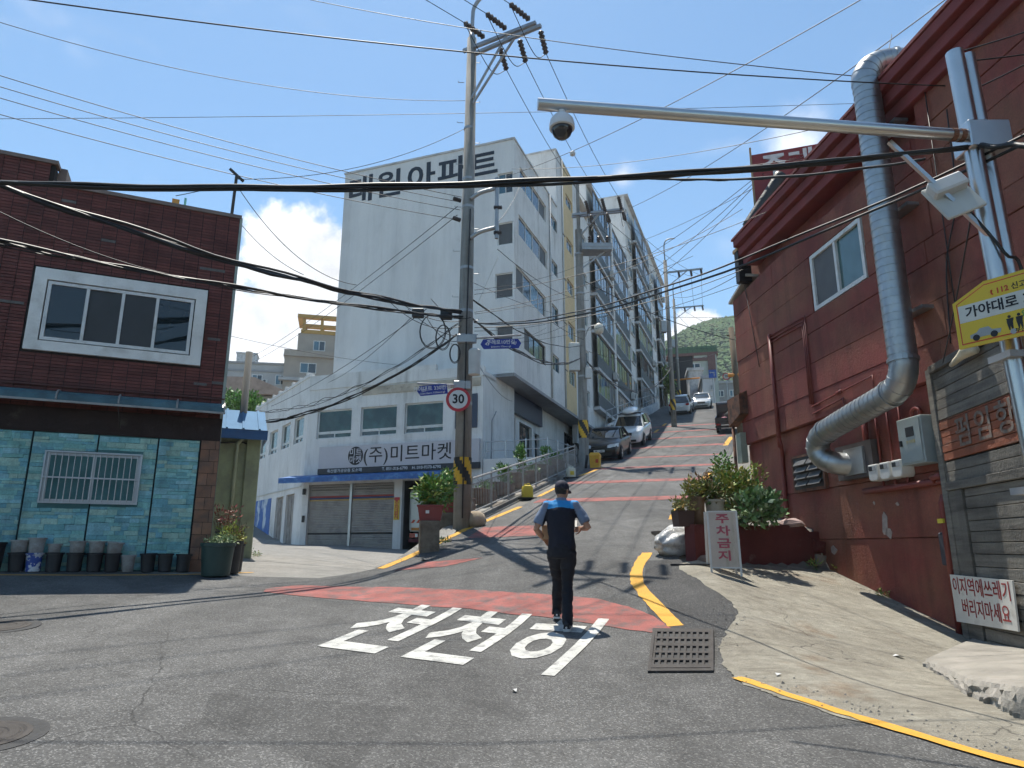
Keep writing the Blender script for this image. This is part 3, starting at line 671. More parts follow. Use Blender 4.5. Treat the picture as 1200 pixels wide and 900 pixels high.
    for z in (17.5, 14.7, 12.0, 9.2): 
        part_box(t, SIDE, 'bracket', M_DARKFRAME, (7.75, 8.2, -.3, -.26, z+.5, z+.54))
    # soffit of the overhang
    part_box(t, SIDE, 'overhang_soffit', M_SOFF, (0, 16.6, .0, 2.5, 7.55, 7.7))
    # balcony blocks further up the hill: s0, s1, top, plane offset, bays
    def balcony_block(s0, s1, h0, h1, off, bays, wallm, floors, hz):
        m = MB(); m.box(s0, s1, off+.35, 9.7, h0-3, h1); tfbuild(m, SIDE, 'block_wall', wallm, t)
        part_box(t, SIDE, 'parapet_cap', M_SLAB, (s0-.05, s1+.05, off-.02, off+.4, h1, h1+.12), (s0-.05, s0+.2, off+.4, 9.75, h1, h1+.12))
        for k in range(floors):
            z = hz+2.78*k
            if z+1.3 > h1: break
            for (a, b, kind) in bays:
                if kind == 'bal':
                    part_box(t, SIDE, 'balcony_slab', M_SLAB, (a, b, off-.16, off+.4, z-.22, z+.0))
                    n = max(3, int((b-a)/.9)); w = (b-a-.1)/n
                    for i in range(n): part_box(t, SIDE, 'panel', M_GREYP, (a+.05+w*i, a+.05+w*(i+1)-.02, off-.07, off-.03, z+.02, z+.98))
                    window(t, SIDE, a+.05, b-.05, z+1.0, z+2.5, off-.06, max(4, int((b-a)/1.0)), .05, M_DARKFRAME if k % 2 else M_ALU, [M_GLASS, M_GLASSB, M_GLASS, M_GLASS, M_SCREEN])
                elif kind == 'win':
                    part_box(t, SIDE, 'window_recess', M_SLAB, (a-.08, b+.08, off+.28, off+.36, z+.92, z+2.18))
                    window(t, SIDE, a, b, z+1.0, z+2.1, off+.24, 2, .06, M_PVC, [M_GLASSG, M_GLASSB])
            for (a, b, kind) in bays:
                if kind == 'bal' and (k+int(a)) % 3 == 0: aircon(t, SIDE, b-1.1, z+.25, off-.12)
        for (a, b, kind) in bays:
            if kind == 'pier': m = MB(); m.box(a, b, off-.1, off+.36, h0-3, h1); tfbuild(m, SIDE, 'pier', wallm, t)
    balcony_block(16.6, 30.8, 8.9, 26.1, 0., [(17.0, 23.1, 'bal'), (23.2, 23.8, 'pier'), (23.9, 30.6, 'bal')], M_WHITE2, 6, 9.4)
    balcony_block(31.0, 43.2, 11.5, 32.6, -.3, [(31.6, 33.4, 'win'), (34.0, 42.6, 'bal')], M_WHITE2, 7, 12.6)
    balcony_block(43.4, 57.5, 14, 33.3, -.2, [(44.2, 45.7, 'win'), (47.0, 48.6, 'win'), (49.5, 54, 'bal'), (55, 56.6, 'win')], M_WHITE, 6, 15.4)
    # shop under the overhang
    d = 1.2
    sh = MB(); wallgrid(sh, -1.5, 16.6, 2.2, 7.6, [(1.9, 3.5, 3.3, 6.3), (4.1, 6.1, 3.3, 6.2), (6.6, 7.4, 4.0, 6.0), (12.5, 15.5, 5.2, 7.0)], .2, d); tfbuild(sh, SIDE, 'shop_wall', M_WHITE2, t)
    for (a, b, z0, z1, n) in [(1.9, 3.5, 3.3, 6.3, 2), (4.1, 6.1, 3.3, 6.2, 2), (6.6, 7.4, 4.0, 6.0, 1), (12.5, 15.5, 5.2, 7.0, 3)]: window(t, SIDE, a, b, z0, z1, d+.15, n, .07, M_DARKFRAME, [M_GLASS])
    sb = part_box(t, SIDE, 'shop_sign', mat('navy_sign_face', (.035,.045,.075), .4, .1, 2), (1.36, 7.32, d-.22, d, 6.45, 7.5)); part_box(sb, SIDE, 'sign_edge', M_AC, (1.28, 1.36, d-.23, d, 6.43, 7.52), (7.32, 7.38, d-.23, d, 6.43, 7.52))
    text('정', .45, mat('faded_sign_text', (.12,.10,.14), .6), sb, (d*-1+.225, 6.75, 6.8), rot=(math.pi/2, 0, math.pi/2), name='lettering')
    # concrete ground storey under the uphill blocks
    gb = MB(); gb.box(16.6, 57.5, .36, 9, 2, 12.0); tfbuild(gb, SIDE, 'ground_storey', M_WHITE2, t)
apartment()

# ------------------------------------------------------------------ market annex in front of the apartment block
AF = Frame(-.41, 28.6, 1.6, -20); c0 = AF.w(-9.9, 0); AL = Frame(c0.x, c0.y, 1.6, -56)
def market():
    t = wall_thing('market_building', 'two storey white market annex with grey shop sign, blue awning and roller shutters', 'building', AF)
    # left wing direction in local frame: turn of -36 degrees about the corner (-9.9,0)
    ca, sa = math.cos(R_(-36)), math.sin(R_(-36))
    def LTF(x, y, z): return (-9.9+x*ca-y*sa, x*sa+y*ca, z)
    LTF2 = lambda x, y, z: LTF(x, y, z)
    fh = [(-9.36, -7.48, 4.93, 6.28), (-6.99, -5.11, 4.93, 6.28), (-4.70, -2.79, 4.93, 6.30), (-9.58, -5.08, -.3, 2.8), (-4.69, -2.0, -.3, 2.85)]
    f = MB(); wallgrid(f, -9.9, -.9, -.4, 7.75, fh, .22); f.add([(-.9,0,-.4),(-.9,4,-.4),(-.9,4,7.55),(-.9,0,7.55)], [(0,1,2,3)])
    f.box(-9.9, -.9, .2, 1.45, 7.3, 7.4); tfbuild(f, None, 'front_wall', M_WHITE2, t)
    part_box(t, None, 'parapet', M_WHITE2, (-9.9, -3.2, -.04, .2, 7.3, 8.0), (-3.2, -.86, -.04, .2, 7.3, 7.72))
    part_box(t, None, 'old_sign_strip', mat('bare_patchy_render', (.42,.37,.30), .95, .3, 2, .3, 30, col2=(.14,.12,.11), mixscale=3, mixpos=(.56,.66)), (-6.97, -1.0, -.055, -.0, 6.85, 7.22))
    sw = MB(); wallgrid(sw, -10.3, 0, -.4, 8.0, [(-2.1, -.58, 4.95, 6.22), (-4.27, -2.8, 4.93, 6.2), (-6.6, -5.05, 4.9, 6.17), (-8.85, -7.35, 4.87, 6.13), (-2.6, -1.25, -.3, 2.5), (-4.35, -3.1, -.3, 2.47)], .2)
    tfbuild(sw, LTF, 'side_wall', M_WHITE2, t)
    part_box(t, LTF, 'parapet', M_WHITE2, (-10.3, -.02, -.04, .2, 8.0, 8.15))
    for i in range(9): part_box(t, LTF, 'parapet_pier', M_WHITE2, (-10.2+i*1.2, -9.95+i*1.2, -.05, .21, 8.15, 8.28))
    bk = MB(); bk.box(-18, -9.0, 6, 9, -.4, 7.9); tfbuild(bk, None, 'rear_wall', M_WHITE2, t)
    def shopwin(tf, a, b, z0, z1):
        window(t, tf, a, b, z0+.28, z1, .1, 1, .06, M_PVC, [M_GLASSG]); window(t, tf, a, b, z0, z0+.27, .1, 2, .05, M_PVC, [M_GLASS, M_GLASSG])
    for h in fh[:3]: shopwin(None, *h)
    for h in [(-2.1, -.58, 4.95, 6.22), (-4.27, -2.8, 4.93, 6.2), (-6.6, -5.05, 4.9, 6.17), (-8.85, -7.35, 4.87, 6.13)]: shopwin(LTF, *h)
    # roller shutters: two bays of slats
    M_SH = mat('grey_shutter', (.36,.335,.31), .55, .12, 2, metal=.2, col2=(.25,.23,.22), mixscale=2)
    M_SR = mat('red_band', (.35,.07,.06), .6); M_SB = mat('blue_band', (.05,.08,.2), .6); M_SY = mat('ochre_band', (.45,.3,.1), .6)
    for (a, b) in [(-9.56, -7.42), (-7.26, -5.1)]:
        s = MB(); z = -.28; i = 0
        while z < 2.78:
            hh = .075; m = 0
            zz = z+.28
            if 2.46 < zz < 2.53: m = 1
            elif 2.36 < zz < 2.45: m = 2
            elif 2.27 < zz < 2.36: m = 3
            if .78 < zz < .83: m = 4
            s.add([(a,.13,z),(b,.13,z),(b,.10,z+.02),(a,.10,z+.02),(b,.10,z+hh-.012),(a,.10,z+hh-.012),(b,.13,z+hh),(a,.13,z+hh)], [(0,1,2,3),(3,2,4,5),(5,4,6,7)], m)
            z += hh
        o = tfbuild(s, None, 'roller_shutter', [M_SH, M_SR, M_SB, M_SY, M_BLACK], t, recalc=False)
        # openwork holes along the top of the shutter
        hb = MB()
        for r in range(3):
            for k in range(16): x = a+.1+k*.125+(.06 if r % 2 else 0); hb.box(x, x+.07, .094, .1, 2.48-.3+r*.12+.34, 2.50-.3+r*.12+.36)
        tfbuild(hb, None, 'shutter_slots', M_BLACK, o)['kind'] = 'stuff'
    part_box(t, None, 'shutter_post', M_ALU, (-7.40, -7.28, .06, .16, -.3, 2.8))
    # dark loading bay right of the pilaster
    part_box(t, None, 'bay_interior', mat('dark_interior', (.05,.05,.05), .9), (-4.6, -2.05, 4.2, 4.3, -.4, 2.9), (-4.72, -4.69, .2, 4.2, -.4, 2.9), (-2.0, -1.97, .2, 4.2, -.4, 2.9), (-4.7, -2.0, .2, 4.2, 2.86, 2.92))
    # grey steel doors and mural on the left wing
    M_DR = mat('grey_brown_door', (.24,.22,.20), .6, .2, 2, col2=(.16,.14,.13), mixscale=3)
    for (a, b) in [(-2.6, -1.25), (-4.35, -3.1)]:
        d = part_box(t, LTF, 'door', M_DR, (a, b, .12, .16, -.3, 2.47))
        part_box(d, LTF, 'door_panel', M_DR, *[(a+.1+k*(b-a-.15)/2, a+(k+1)*(b-a-.15)/2, .10, .12, z0, z1) for k in range(2) for z0, z1 in ((-.1, 1.0), (1.1, 2.3))])
        part_box(d, LTF, 'handle', M_BLACK, (b-.2, b-.14, .05, .12, 1.0, 1.2))
    M_MU = mat('blue_wall_painting', (.05,.13,.36), .8, .2, 2, col2=(.45,.52,.58), mixscale=1.1, mixpos=(.50,.58), streak=(1,1,.5))
    part_box(t, LTF, 'wall_painting', M_MU, (-9.6, -5.25, -.02, .0, .0, 2.5))
    part_box(t, LTF, 'cable_tray', M_AC, (-9.8, -.2, -.06, -.02, 2.75, 2.79))
    part_box(t, None, 'wall_box', M_BLACK, (-9.83, -9.72, -.12, -.0, 2.35, 2.62), (-9.80, -9.70, -.08, 0, 1.1, 1.4))
    # sign board with lettering
    M_SG = mat('pale_grey_sign', (.47,.45,.47), .5, .06, 1); M_SD = mat('dark_sign_strip', (.02,.022,.03), .5); M_TX = mat('black_sign_print', (.012,.012,.014), .6); M_WTX = mat('white_sign_print', (.65,.65,.65), .6)
    sg = part_box(t, None, 'sign_board', M_SG, (-9.02, -1.0, -.16, -.0, 3.50, 4.50)); part_box(sg, None, 'sign_strip', M_SD, (-9.04, -.98, -.17, -.0, 3.24, 3.498))
    e = MB(); e.lathe([(.42, 0), (.42, .012)], 32); e.v = [(-7.05+x*.93, -.162-z, 4.02+y) for x, y, z in e.v]; tfbuild(e, None, 'emblem_disc', M_TX, sg)
    text('미트\n마켓', .36, M_SG, sg, (-7.05, -.178, 4.0), bold=.012, depth=.003, sx=1.0, line=.95)
    text('(주)미트마켓', .80, M_TX, sg, (-4.45, -.165, 3.98), bold=.004, depth=.004, sx=1.03, spacing=1.05)
    text('축산물가공유통 도소매', .17, M_WTX, sg, (-7.6, -.174, 3.365), bold=.006, sx=1.15); text('T. 051-316-6790    H. 010-9370-6790', .19, M_WTX, sg, (-4.2, -.174, 3.365), bold=.006, sx=1.0)
    # blue awning with scalloped valance
    M_BA = mat('blue_awning_cloth', (.035,.12,.34), .6, .2, 2, col2=(.10,.24,.46), mixscale=4, mixpos=(.5,.65))
    aw = MB(); aw.add([(-10.6,-.02,3.24),(-1.6,-.02,3.24),(-1.6,-.9,3.06),(-10.6,-.9,3.06),(-10.6,-.02,3.2),(-1.6,-.02,3.2),(-1.6,-.9,3.03),(-10.6,-.9,3.03)], [(0,1,2,3),(7,6,5,4),(0,3,7,4),(1,5,6,2),(3,2,6,7)])
    a = tfbuild(aw, None, 'awning', M_BA, t)
    vl = MB(); n = 75
    for k in range(n):
        x = -10.6+9.*k/n; w = 9./n; vl.add([(x,-.905,3.05),(x+w,-.905,3.05),(x+w,-.905+.015*(k % 2),2.84),(x+w*.5,-.91,2.80),(x,-.905,2.84)], [(0,1,2,3,4)])
    tfbuild(vl, None, 'valance', M_BA, a)['kind'] = 'stuff'
    part_box(t, None, 'awning_arm', M_ALU, (-10.4, -10.37, -.88, -.0, 3.0, 3.03), (-5.0, -4.97, -.88, -.0, 3.0, 3.03))
    # small upright no-parking plate
    pl = part_box(t, None, 'plate', mat('yellow_plate', (.62,.42,.03), .5, .1, 3), (-5.05, -4.78, -.03, -.0, 1.15, 2.12)); part_box(pl, None, 'plate_top', mat('red_print', (.45,.03,.04), .6), (-5.05, -4.78, -.034, -.03, 2.0, 2.12))
    for k, ch in enumerate('주차금지'): text(ch, .23, MATS['red_print'], pl, (-4.915, -.034, 1.88-.2*k), bold=.02)
    # navy banner beside the pole, cables down the corner
    part_box(t, None, 'banner', MATS['navy_sign_face'], (-2.2, -1.15, -.04, -.0, 5.0, 6.5))
    cb = MB(); cb.tube([(-.75, .6, 3.0), (-.75, .7, 5.4), (-.75, 1.2, 5.9)], .03, 6); tfbuild(cb, None, 'conduit', M_SOFF, t)
market()
# ------------------------------------------------------------------ red building on the right
RB = Frame(5.47, 15.7, 1.3, -85.3)
M_RW = mat('red_brown_render', (.190,.043,.033), .82, .30, 1.1, .4, 22, col2=(.215,.082,.048), mixscale=.5, mixpos=(.42,.62), rnd=.08, fine=.16, finescale=45, dirt=.75, dirtcol=(.40,.36,.34))
M_RC = mat('cornice_red', (.185,.038,.037), .8, .2, 1.5, .3, 30, col2=(.15,.04,.036), mixscale=2.2, mixpos=(.5,.68), streak=(.4,1,1))
M_RP = mat('red_painted_pipe', (.17,.032,.025), .5, .2, 5)
M_STEEL = mat('stainless_steel', (.50,.50,.49), .30, .08, 3, metal=1.)
M_GALV = mat('galvanised_duct', (.36,.38,.39), .42, .15, 4, metal=.9, col2=(.38,.36,.33), mixscale=3, mixpos=(.55,.7))
M_RUST = mat('rusty_steel', (.16,.07,.04), .85, .3, 6, .3, 50, col2=(.06,.035,.025), mixscale=5)
def smooth_path(pts, n=10):
    """Catmull-Rom through the points"""
    P = [Vector(p) for p in pts]; P = [P[0]*2-P[1]]+P+[P[-1]*2-P[-2]]; out = []
    for i in range(1, len(P)-2):
        a, b, c, d = P[i-1:i+3]
        for k in range(n):
            t = k/n; out.append(.5*((2*b)+(c-a)*t+(2*a-5*b+4*c-d)*t*t+(3*b-a-3*c+d)*t**3))
    return out+[P[-2]]
def resample(pts, st):
    out = [pts[0]]; acc = 0
    for a, b in zip(pts, pts[1:]):
        d = (b-a).length; 
        while acc+d >= st:
            k = (st-acc)/d; a = a+(b-a)*k; out.append(a); d = (b-a).length; acc = 0
        acc += d
    return out
def red_building():
    t = wall_thing('red_building', 'dark red rendered building with stepped cornice, right of the road', 'building', RB)
    part_box(t, None, 'core', M_RW, (-.1, 14.5, .25, 9, -1.6, 7.1))
    rnd = random.Random(5)
    # upper courses of big render panels, each a little proud or set back
    zs = [2.62, 3.14, 3.70, 4.28, 4.63, 5.20, 5.76, 6.28, 6.74]
    win = (3.42, 5.18, 4.60, 5.78)
    for i, (a, b) in enumerate(zip(zs, zs[1:])):
        cuts = [-.2, 6.55+.18*(i % 3), 14.5] if i % 3 else [-.2, 1.9, 6.55+.18*(i % 3), 14.5]
        for x0, x1 in zip(cuts, cuts[1:]):
            d = rnd.uniform(0, .025); segs = [(x0, x1)]
            if b > win[2]+.05 and a < win[3]-.05 and x0 < win[1] and x1 > win[0]: segs = [(x0, max(x0, win[0])), (min(x1, win[1]), x1)]
            for s0, s1 in segs:
                if s1-s0 < .05: continue
                zt = b
                if x0 < 0: # the top of the far end slopes down to the corner
                    top = lambda x: min(b, 6.2+.30*(x+.15)); 
                    if top(s0) < a+.02: continue
                    m = MB(); m.prism([(s0+.003, a), (s1-.003, a), (s1-.003, top(s1)-.008), (s0+.003, top(s0)-.008)], -d, .25)
                    tfbuild(m, None, 'panel', M_RW, t, bevel=.006)
                else: part_box(t, None, 'panel', M_RW, (s0+.003, s1-.003, -d, .26, a+.002, zt-.008), bevel=.006)
    part_box(t, None, 'window_void', M_BLACK, (3.4, 5.2, .2, .24, 4.6, 5.8))
    fl = MB(); fl.prism([(-.35, 6.16), (.75, 6.47), (.75, 6.53), (-.35, 6.22)], -.06, .3); tfbuild(fl, None, 'roof_flashing', mat('pale_flashing', (.40,.38,.34), .7, .2, 4), t)
    # lower wall, set back
    for a, b in [(-1.7, .44), (.44, 1.36), (1.36, 2.62)]:
        for x0, x1 in ([(-.2, 3.4), (3.4, 6.9), (6.9, 14.5)] if a < 1 else [(-.2, 2.9), (2.9, 6.9), (6.9, 14.5)]):
            part_box(t, None, 'panel', M_RW, (x0+.003, x1-.003, .10+rnd.uniform(0, .015), .3, a, b-.01), bevel=.006)
    # stepped cornice
    for z0, z1, d in [(6.73, 6.94, .10), (6.95, 7.15, .20), (7.16, 7.34, .31)]:
        part_box(t, None, 'cornice_band', M_RC, (.75, 14.5, -d, .3, z0, z1), bevel=.012)
    part_box(t, None, 'cornice_lip', M_RC, (.7, 14.5, -.335, .3, 7.34, 7.39))
    # sliding window
    w = window(t, None, 3.46, 5.14, 4.64, 5.74, -.02, 2, .075, M_PVC, [M_SCREEN, mat('green_grey_glass', (.05,.11,.11), .08, .25, 1.5, spec=.8)], .10)
    part_box(t, None, 'curtain', mat('grey_curtain', (.2,.2,.2), .9), (3.72, 4.15, .09, .10, 4.72, 5.5))
    # galvanised duct climbing the wall
    path = smooth_path([(6.5, .45, 7.62), (6.44, .15, 7.76), (6.36, -.22, 7.74), (6.33, -.42, 7.52), (6.33, -.42, 7.1), (6.32, -.42, 5.0), (6.31, -.42, 3.1), (6.30, -.42, 2.78), (6.17, -.43, 2.55), (5.9, -.43, 2.47), (4.9, -.43, 2.34), (4.15, -.43, 2.23), (3.86, -.42, 2.14), (3.74, -.40, 1.97), (3.80, -.34, 1.80), (3.95, -.2, 1.70), (4.1, .12, 1.66)], 8)
    path = resample(path, .03)
    d = MB(); d.tube(path, .192, 24); dt = tfbuild(d, None, 'duct', M_GALV, t, smooth=True, angle=50)
    rr = MB()
    for k in range(2, len(path)-2, 4): q_ = (path[k+1]-path[k]).normalized(); rr.tube([path[k], path[k]+q_*.009], .198, 24)
    tfbuild(rr, None, 'duct_ribs', M_GALV, dt)['kind'] = 'stuff'
    for k in (int(len(path)*.045), int(len(path)*.60), int(len(path)*.665), int(len(path)*.86)):
        c = MB(); p = path[k]; q = path[k+1]; c.tube([p, p+(q-p).normalized()*.05], .212, 20); tfbuild(c, None, 'duct_collar', M_GALV, dt)
    part_box(t, None, 'fan_housing', mat('dark_steel_box', (.07,.06,.06), .6, .2, 4), (3.7, 4.75, -.06, .12, 1.42, 2.0)); part_box(t, None, 'fan_cover', M_ALU, (4.0, 4.55, -.10, -.06, 1.48, 1.92))
    for z in (6.6, 5.2, 3.6): 
        part_box(t, None, 'duct_strap', M_GALV, (6.10, 6.56, -.2, .02, z, z+.05))
    # louvred vent
    v = part_box(t, None, 'vent', M_BLACK, (1.95, 3.05, .04, .12, 1.40, 2.02)); part_box(v, None, 'vent_frame', M_RUST, (1.9, 3.1, .03, .1, 2.02, 2.07), (1.9, 3.1, .03, .1, 1.35, 1.4), (1.9, 1.95, .03, .1, 1.4, 2.02), (3.05, 3.1, .03, .1, 1.4, 2.02))
    for c in range(2):
        for k in range(4):
            l = MB(); x0 = 2.05+c*.5; z = 1.46+k*.135; l.prism([(0,0)], 0, 0) if 0 else None
            l.add([(x0,.04,z+.1),(x0+.44,.04,z+.1),(x0+.44,-.03,z),(x0,-.03,z),(x0,.045,z+.09),(x0+.44,.045,z+.09),(x0+.44,-.025,z-.01),(x0,-.025,z-.01)], [(0,1,2,3),(7,6,5,4),(0,3,7,4),(1,5,6,2),(3,2,6,7),(0,4,5,1)]); tfbuild(l, None, 'louvre', mat('grey_louvre', (.10,.10,.10), .5), v)
    # electrical cabinet and three meters
    eb = part_box(t, None, 'electrical_cabinet', mat('grey_cabinet', (.26,.30,.30), .5, .1, 3), (5.60, 6.14, -.16, .10, 1.46, 2.14), bevel=.008)
    part_box(eb, None, 'cabinet_door', MATS['grey_cabinet'], (5.63, 6.11, -.175, -.161, 1.49, 2.11)); part_box(eb, None, 'cabinet_window', M_BLACK, (5.80, 5.98, -.18, -.174, 1.86, 2.0), bevel=.002); part_box(eb, None, 'handle', M_BLACK, (5.66, 5.70, -.2, -.174, 1.74, 1.82))
    text('전기위험', .055, mat('faded_yellow_print', (.35,.30,.1), .7), eb, (5.89, -.178, 1.78), depth=.001)
    for x in (4.80, 5.10, 5.40):
        mt = MB(); mt.prism([(x-.115, 1.36), (x-.08, 1.32), (x+.08, 1.32), (x+.115, 1.36), (x+.115, 1.58), (x-.115, 1.58)], -.12, .10)
        m_ = tfbuild(mt, None, 'meter', M_AC, t, bevel=.012); part_box(m_, None, 'meter_window', M_BLACK, (x-.09, x+.0, -.125, -.118, 1.48, 1.55)); part_box(m_, None, 'meter_plate', mat('grey_plate', (.3,.3,.3), .5), (x+.015, x+.09, -.125, -.118, 1.48, 1.55))
    def pipe(pts, r, m=M_RP, name='pipe'):
        b = MB(); b.tube(pts, r, 8); tfbuild(b, None, name, m, t, smooth=True)
    pipe([(4.25, .05, 1.20), (6.15, .05, 1.20)], .05); pipe([(6.02, .05, 1.2), (6.02, -.02, 1.26), (6.2, -.02, 1.26)], .05)
    for x in (4.80, 5.10, 5.40): pipe([(x, .04, 1.6), (x, .04, 2.55)], .018); pipe([(x, .04, 1.2), (x, .04, 1.34)], .022)
    pipe(smooth_path([(5.72, .03, 2.14), (5.72, .03, 2.26), (5.8, .03, 2.3), (5.88, .03, 2.26), (5.88, .03, 2.14)], 5), .03)
    pipe([(4.55, .0, 1.95), (4.55, 0, 2.0), (4.55, .0, 2.62)], .05)
    pipe([(1.62, -.05, 2.3), (1.62, -.05, 4.75)], .045); pipe(smooth_path([(1.62, -.05, 2.5), (1.62, -.02, 2.32), (1.50, .05, 2.2), (1.45, .06, 1.9), (1.45, .06, .2)], 5), .045)
    for k in range(3): o = .06*k; pipe([(1.62, -.05, 4.72-o*1.2), (3.12-o, -.05, 4.66-o*1.2), (3.12-o, -.05, 2.9+o*.3)], .014, name='conduit')
    pipe([(3.05, -.05, 2.88), (5.0, -.05, 3.0), (5.0, -.05, 2.7)], .016, name='conduit'); pipe([(3.05, -.05, 2.74), (4.1, -.05, 2.82), (4.1, -.05, 2.66)], .016, name='conduit'); pipe([(3.95, -.06, 2.94), (4.1, -.06, 2.95)], .03, name='conduit_joint')
    for s0, z0, s1, z1 in [(7.05, 6.9, 6.95, 2.4), (.6, 6.3, 1.0, 4.2)]: pipe([(s0, -.04, z0), (s1, -.04, z1)], .008, M_BLACK, 'cable')
    pipe(smooth_path([(7.4, -.05, 6.2), (7.3, -.05, 4.9), (6.95, -.05, 4.1), (6.8, -.05, 3.0)], 5), .010, M_BLACK, 'cable')
    # red standpipe with yellow band by the timber front
    pipe([(6.16, .02, 1.0), (6.12, .0, .9), (6.10, .0, -.95)], .05); 
    part_box(t, None, 'pipe_band', mat('yellow_band', (.6,.5,.05), .5), (6.045, 6.155, -.055, .055, .62, .68))
    part_box(t, None, 'net_bag', mat('dark_mesh', (.05,.05,.06), .9), (5.90, 6.03, .02, .09, .05, .5), bevel=.02)
    # broken render patches on the lower wall
    M_PATCH = mat('bare_render_patch', (.33,.27,.24), .95, .3, 8, .3, 40)
    for (x, z, w, h) in [(4.62, .62, .10, .22), (4.70, .52, .12, .10), (5.0, .95, .05, .03), (4.4, 1.0, .04, .03), (3.0, .25, .12, .08)]:
        b = MB(); n = 9; b.prism([(x+w*math.cos(2*math.pi*k/n)*rnd.uniform(.5, 1.1), z+h*math.sin(2*math.pi*k/n)*rnd.uniform(.5, 1.1)) for k in range(n)], .094, .11); tfbuild(b, None, 'bare_patch', M_PATCH, t)
    # rusty sheet canopy and post at the far corner
    cn = MB(); cn.add([(-.5,-.22,3.75),(.2,-.22,3.76),(.2,0,3.86),(-.5,0,3.86),(-.5,-.22,3.1),(.2,-.22,3.3),(.2,0,3.3),(-.5,0,3.1)], [(0,1,2,3),(7,6,5,4),(0,4,5,1),(1,5,6,2),(2,6,7,3),(3,7,4,0)]); tfbuild(cn, None, 'sheet_canopy', M_RUST, t)
    pipe([(-.4, -.16, 3.1), (-.4, -.16, 1.0)], .04, M_RUST, 'canopy_post')
    part_box(t, None, 'downpipe_box', mat('pale_green_box', (.25,.28,.22), .7), (-.3, -.05, -.15, .0, 2.2, 2.9))
    # dark junk and a bracket at the cornice end
    part_box(t, None, 'gutter', M_BLACK, (.52, .72, -.2, .1, 6.35, 7.15)); part_box(t, None, 'gutter_cap', mat('ochre_cap', (.3,.22,.13), .8), (.48, .74, -.22, .1, 7.12, 7.2))
red_building()

def rooftop_sign():
    p = at(920, 216, 17.6); t = thing('rooftop_sign', 'red rooftop sign board with white letters above the cornice', 'sign', (p.x, p.y, 9.0), R_(-19))
    z = p.z-9.0
    M_SGR = mat('red_sign_face', (.22,.03,.03), .6, .15, 2)
    part_box(t, None, 'board', M_SGR, (-.75, 2.4, 0, .12, z-.75, z+1.0)); part_box(t, None, 'board_edge', mat('ochre_cap', (.3,.22,.13)), (-.80, -.75, -.02, .14, z-.95, z+1.22))
    text('주례', .72, M_PVC, t, (.12, -.01, z+.55), bold=.025, depth=.01)
    text('이', .72, M_PVC, t, (1.5, -.01, z+.55), bold=.025, depth=.01)
    text('시장', .5, M_PVC, t, (1.25, -.01, z-.2), bold=.02, depth=.01)
    part_box(t, None, 'green_panel', mat('mint_panel', (.22,.42,.22), .7), (.1, 2.4, -.3, -.1, -.2, z-.2))
    part_box(t, None, 'post', M_RUST, (-.6, -.5, .12, .22, -.3, z+1.0)); part_box(t, None, 'post', M_RUST, (1.6, 1.7, .12, .22, -.3, z+1.0))
    b = MB(); b.tube(smooth_path([(-.1, -.25, z+.15), (-.35, -.3, z-.25), (-.7, -.32, z-.75), (-1.0, -.35, z-1.2)], 6), [.16]*19, 10); tfbuild(b, None, 'tarpaulin_roll', mat('black_tarpaulin', (.02,.022,.022), .5, .3, 6, .6, 12), t, smooth=True)
rooftop_sign()

# weathered timber front
WD = Frame(5.96, 9.50, 1.3, -99)
M_WOOD = mat('weathered_grey_timber', (.155,.145,.125), .9, .25, 2, .5, 25, col2=(.075,.07,.062), mixscale=2.2, mixpos=(.42,.66), streak=(.35,1,5), rnd=.25, fine=.15, finescale=60)
M_WOODR = mat('faded_orange_red_timber', (.24,.075,.038), .9, .25, 2, .5, 25, col2=(.14,.085,.06), mixscale=2.5, mixpos=(.5,.7), streak=(.35,1,4), rnd=.15)
def timber_front():
    t = wall_thing('timber_front', 'grey weathered timber board front with a faded orange-red painted name', 'building', WD)
    part_box(t, None, 'backing', mat('dark_gap', (.02,.018,.016), .9), (.06, 3.4, .03, 1.8, -1.15, 2.62), (.06, 3.4, .03, .06, 2.62, 2.74)); rnd = random.Random(8)
    part_box(t, None, 'post', M_WOOD, (.0, .15, -.03, .4, -1.15, 2.76), bevel=.006)
    part_box(t, None, 'top_rail', M_WOOD, (.15, 3.4, -.05, .25, 2.68, 2.78), bevel=.006)
    def planks(x0, x1, z0, z1, h, m, d=.0):
        z = z0
        while z < z1-.02:
            hh = min(h*rnd.uniform(.9, 1.1), z1-z); o = rnd.uniform(0, .012)
            part_box(t, None, 'plank', m, (x0, x1, -d-o, .03, z+.004, z+hh-.004), bevel=.004); z += hh
    planks(.155, 3.4, 2.0, 2.675, .15, M_WOOD); planks(.155, 3.4, 1.44, 2.0, .112, M_WOODR, .004); planks(.155, 3.4, 1.15, 1.44, .145, M_WOOD)
    part_box(t, None, 'rail', M_WOOD, (.15, 3.4, -.045, .03, 1.04, 1.15), bevel=.006)
    for k in range(2): part_box(t, None, 'plank', M_WOOD, (.16+k*.2, .35+k*.2, -.02-.01*k, .03, -1.1, 1.035), bevel=.004)
    planks(.57, 3.4, -1.1, 1.035, .145, M_WOOD)
    x = .52
    for ch in '펌임항': text(ch, .42, mat('faded_grey_paint', (.17,.155,.135), .9, .35, 9, col2=(.15,.08,.055), mixscale=7, mixpos=(.45,.6)), t, (x+.30, -.021, 1.73), bold=.012, depth=.0015, sx=1.15, name='painted_letter'); x += .50
    # foam lump on the top
    b = MB(); b.tube([(.95, -.1, 2.60), (1.25, -.12, 2.63), (1.45, -.12, 2.66), (1.6, -.1, 2.62)], [.03, .05, .09, .05], 8); tfbuild(b, None, 'foam_lump', mat('yellowed_foam', (.5,.45,.33), .9, .2, 8, .5, 30), t, smooth=True)
timber_front()
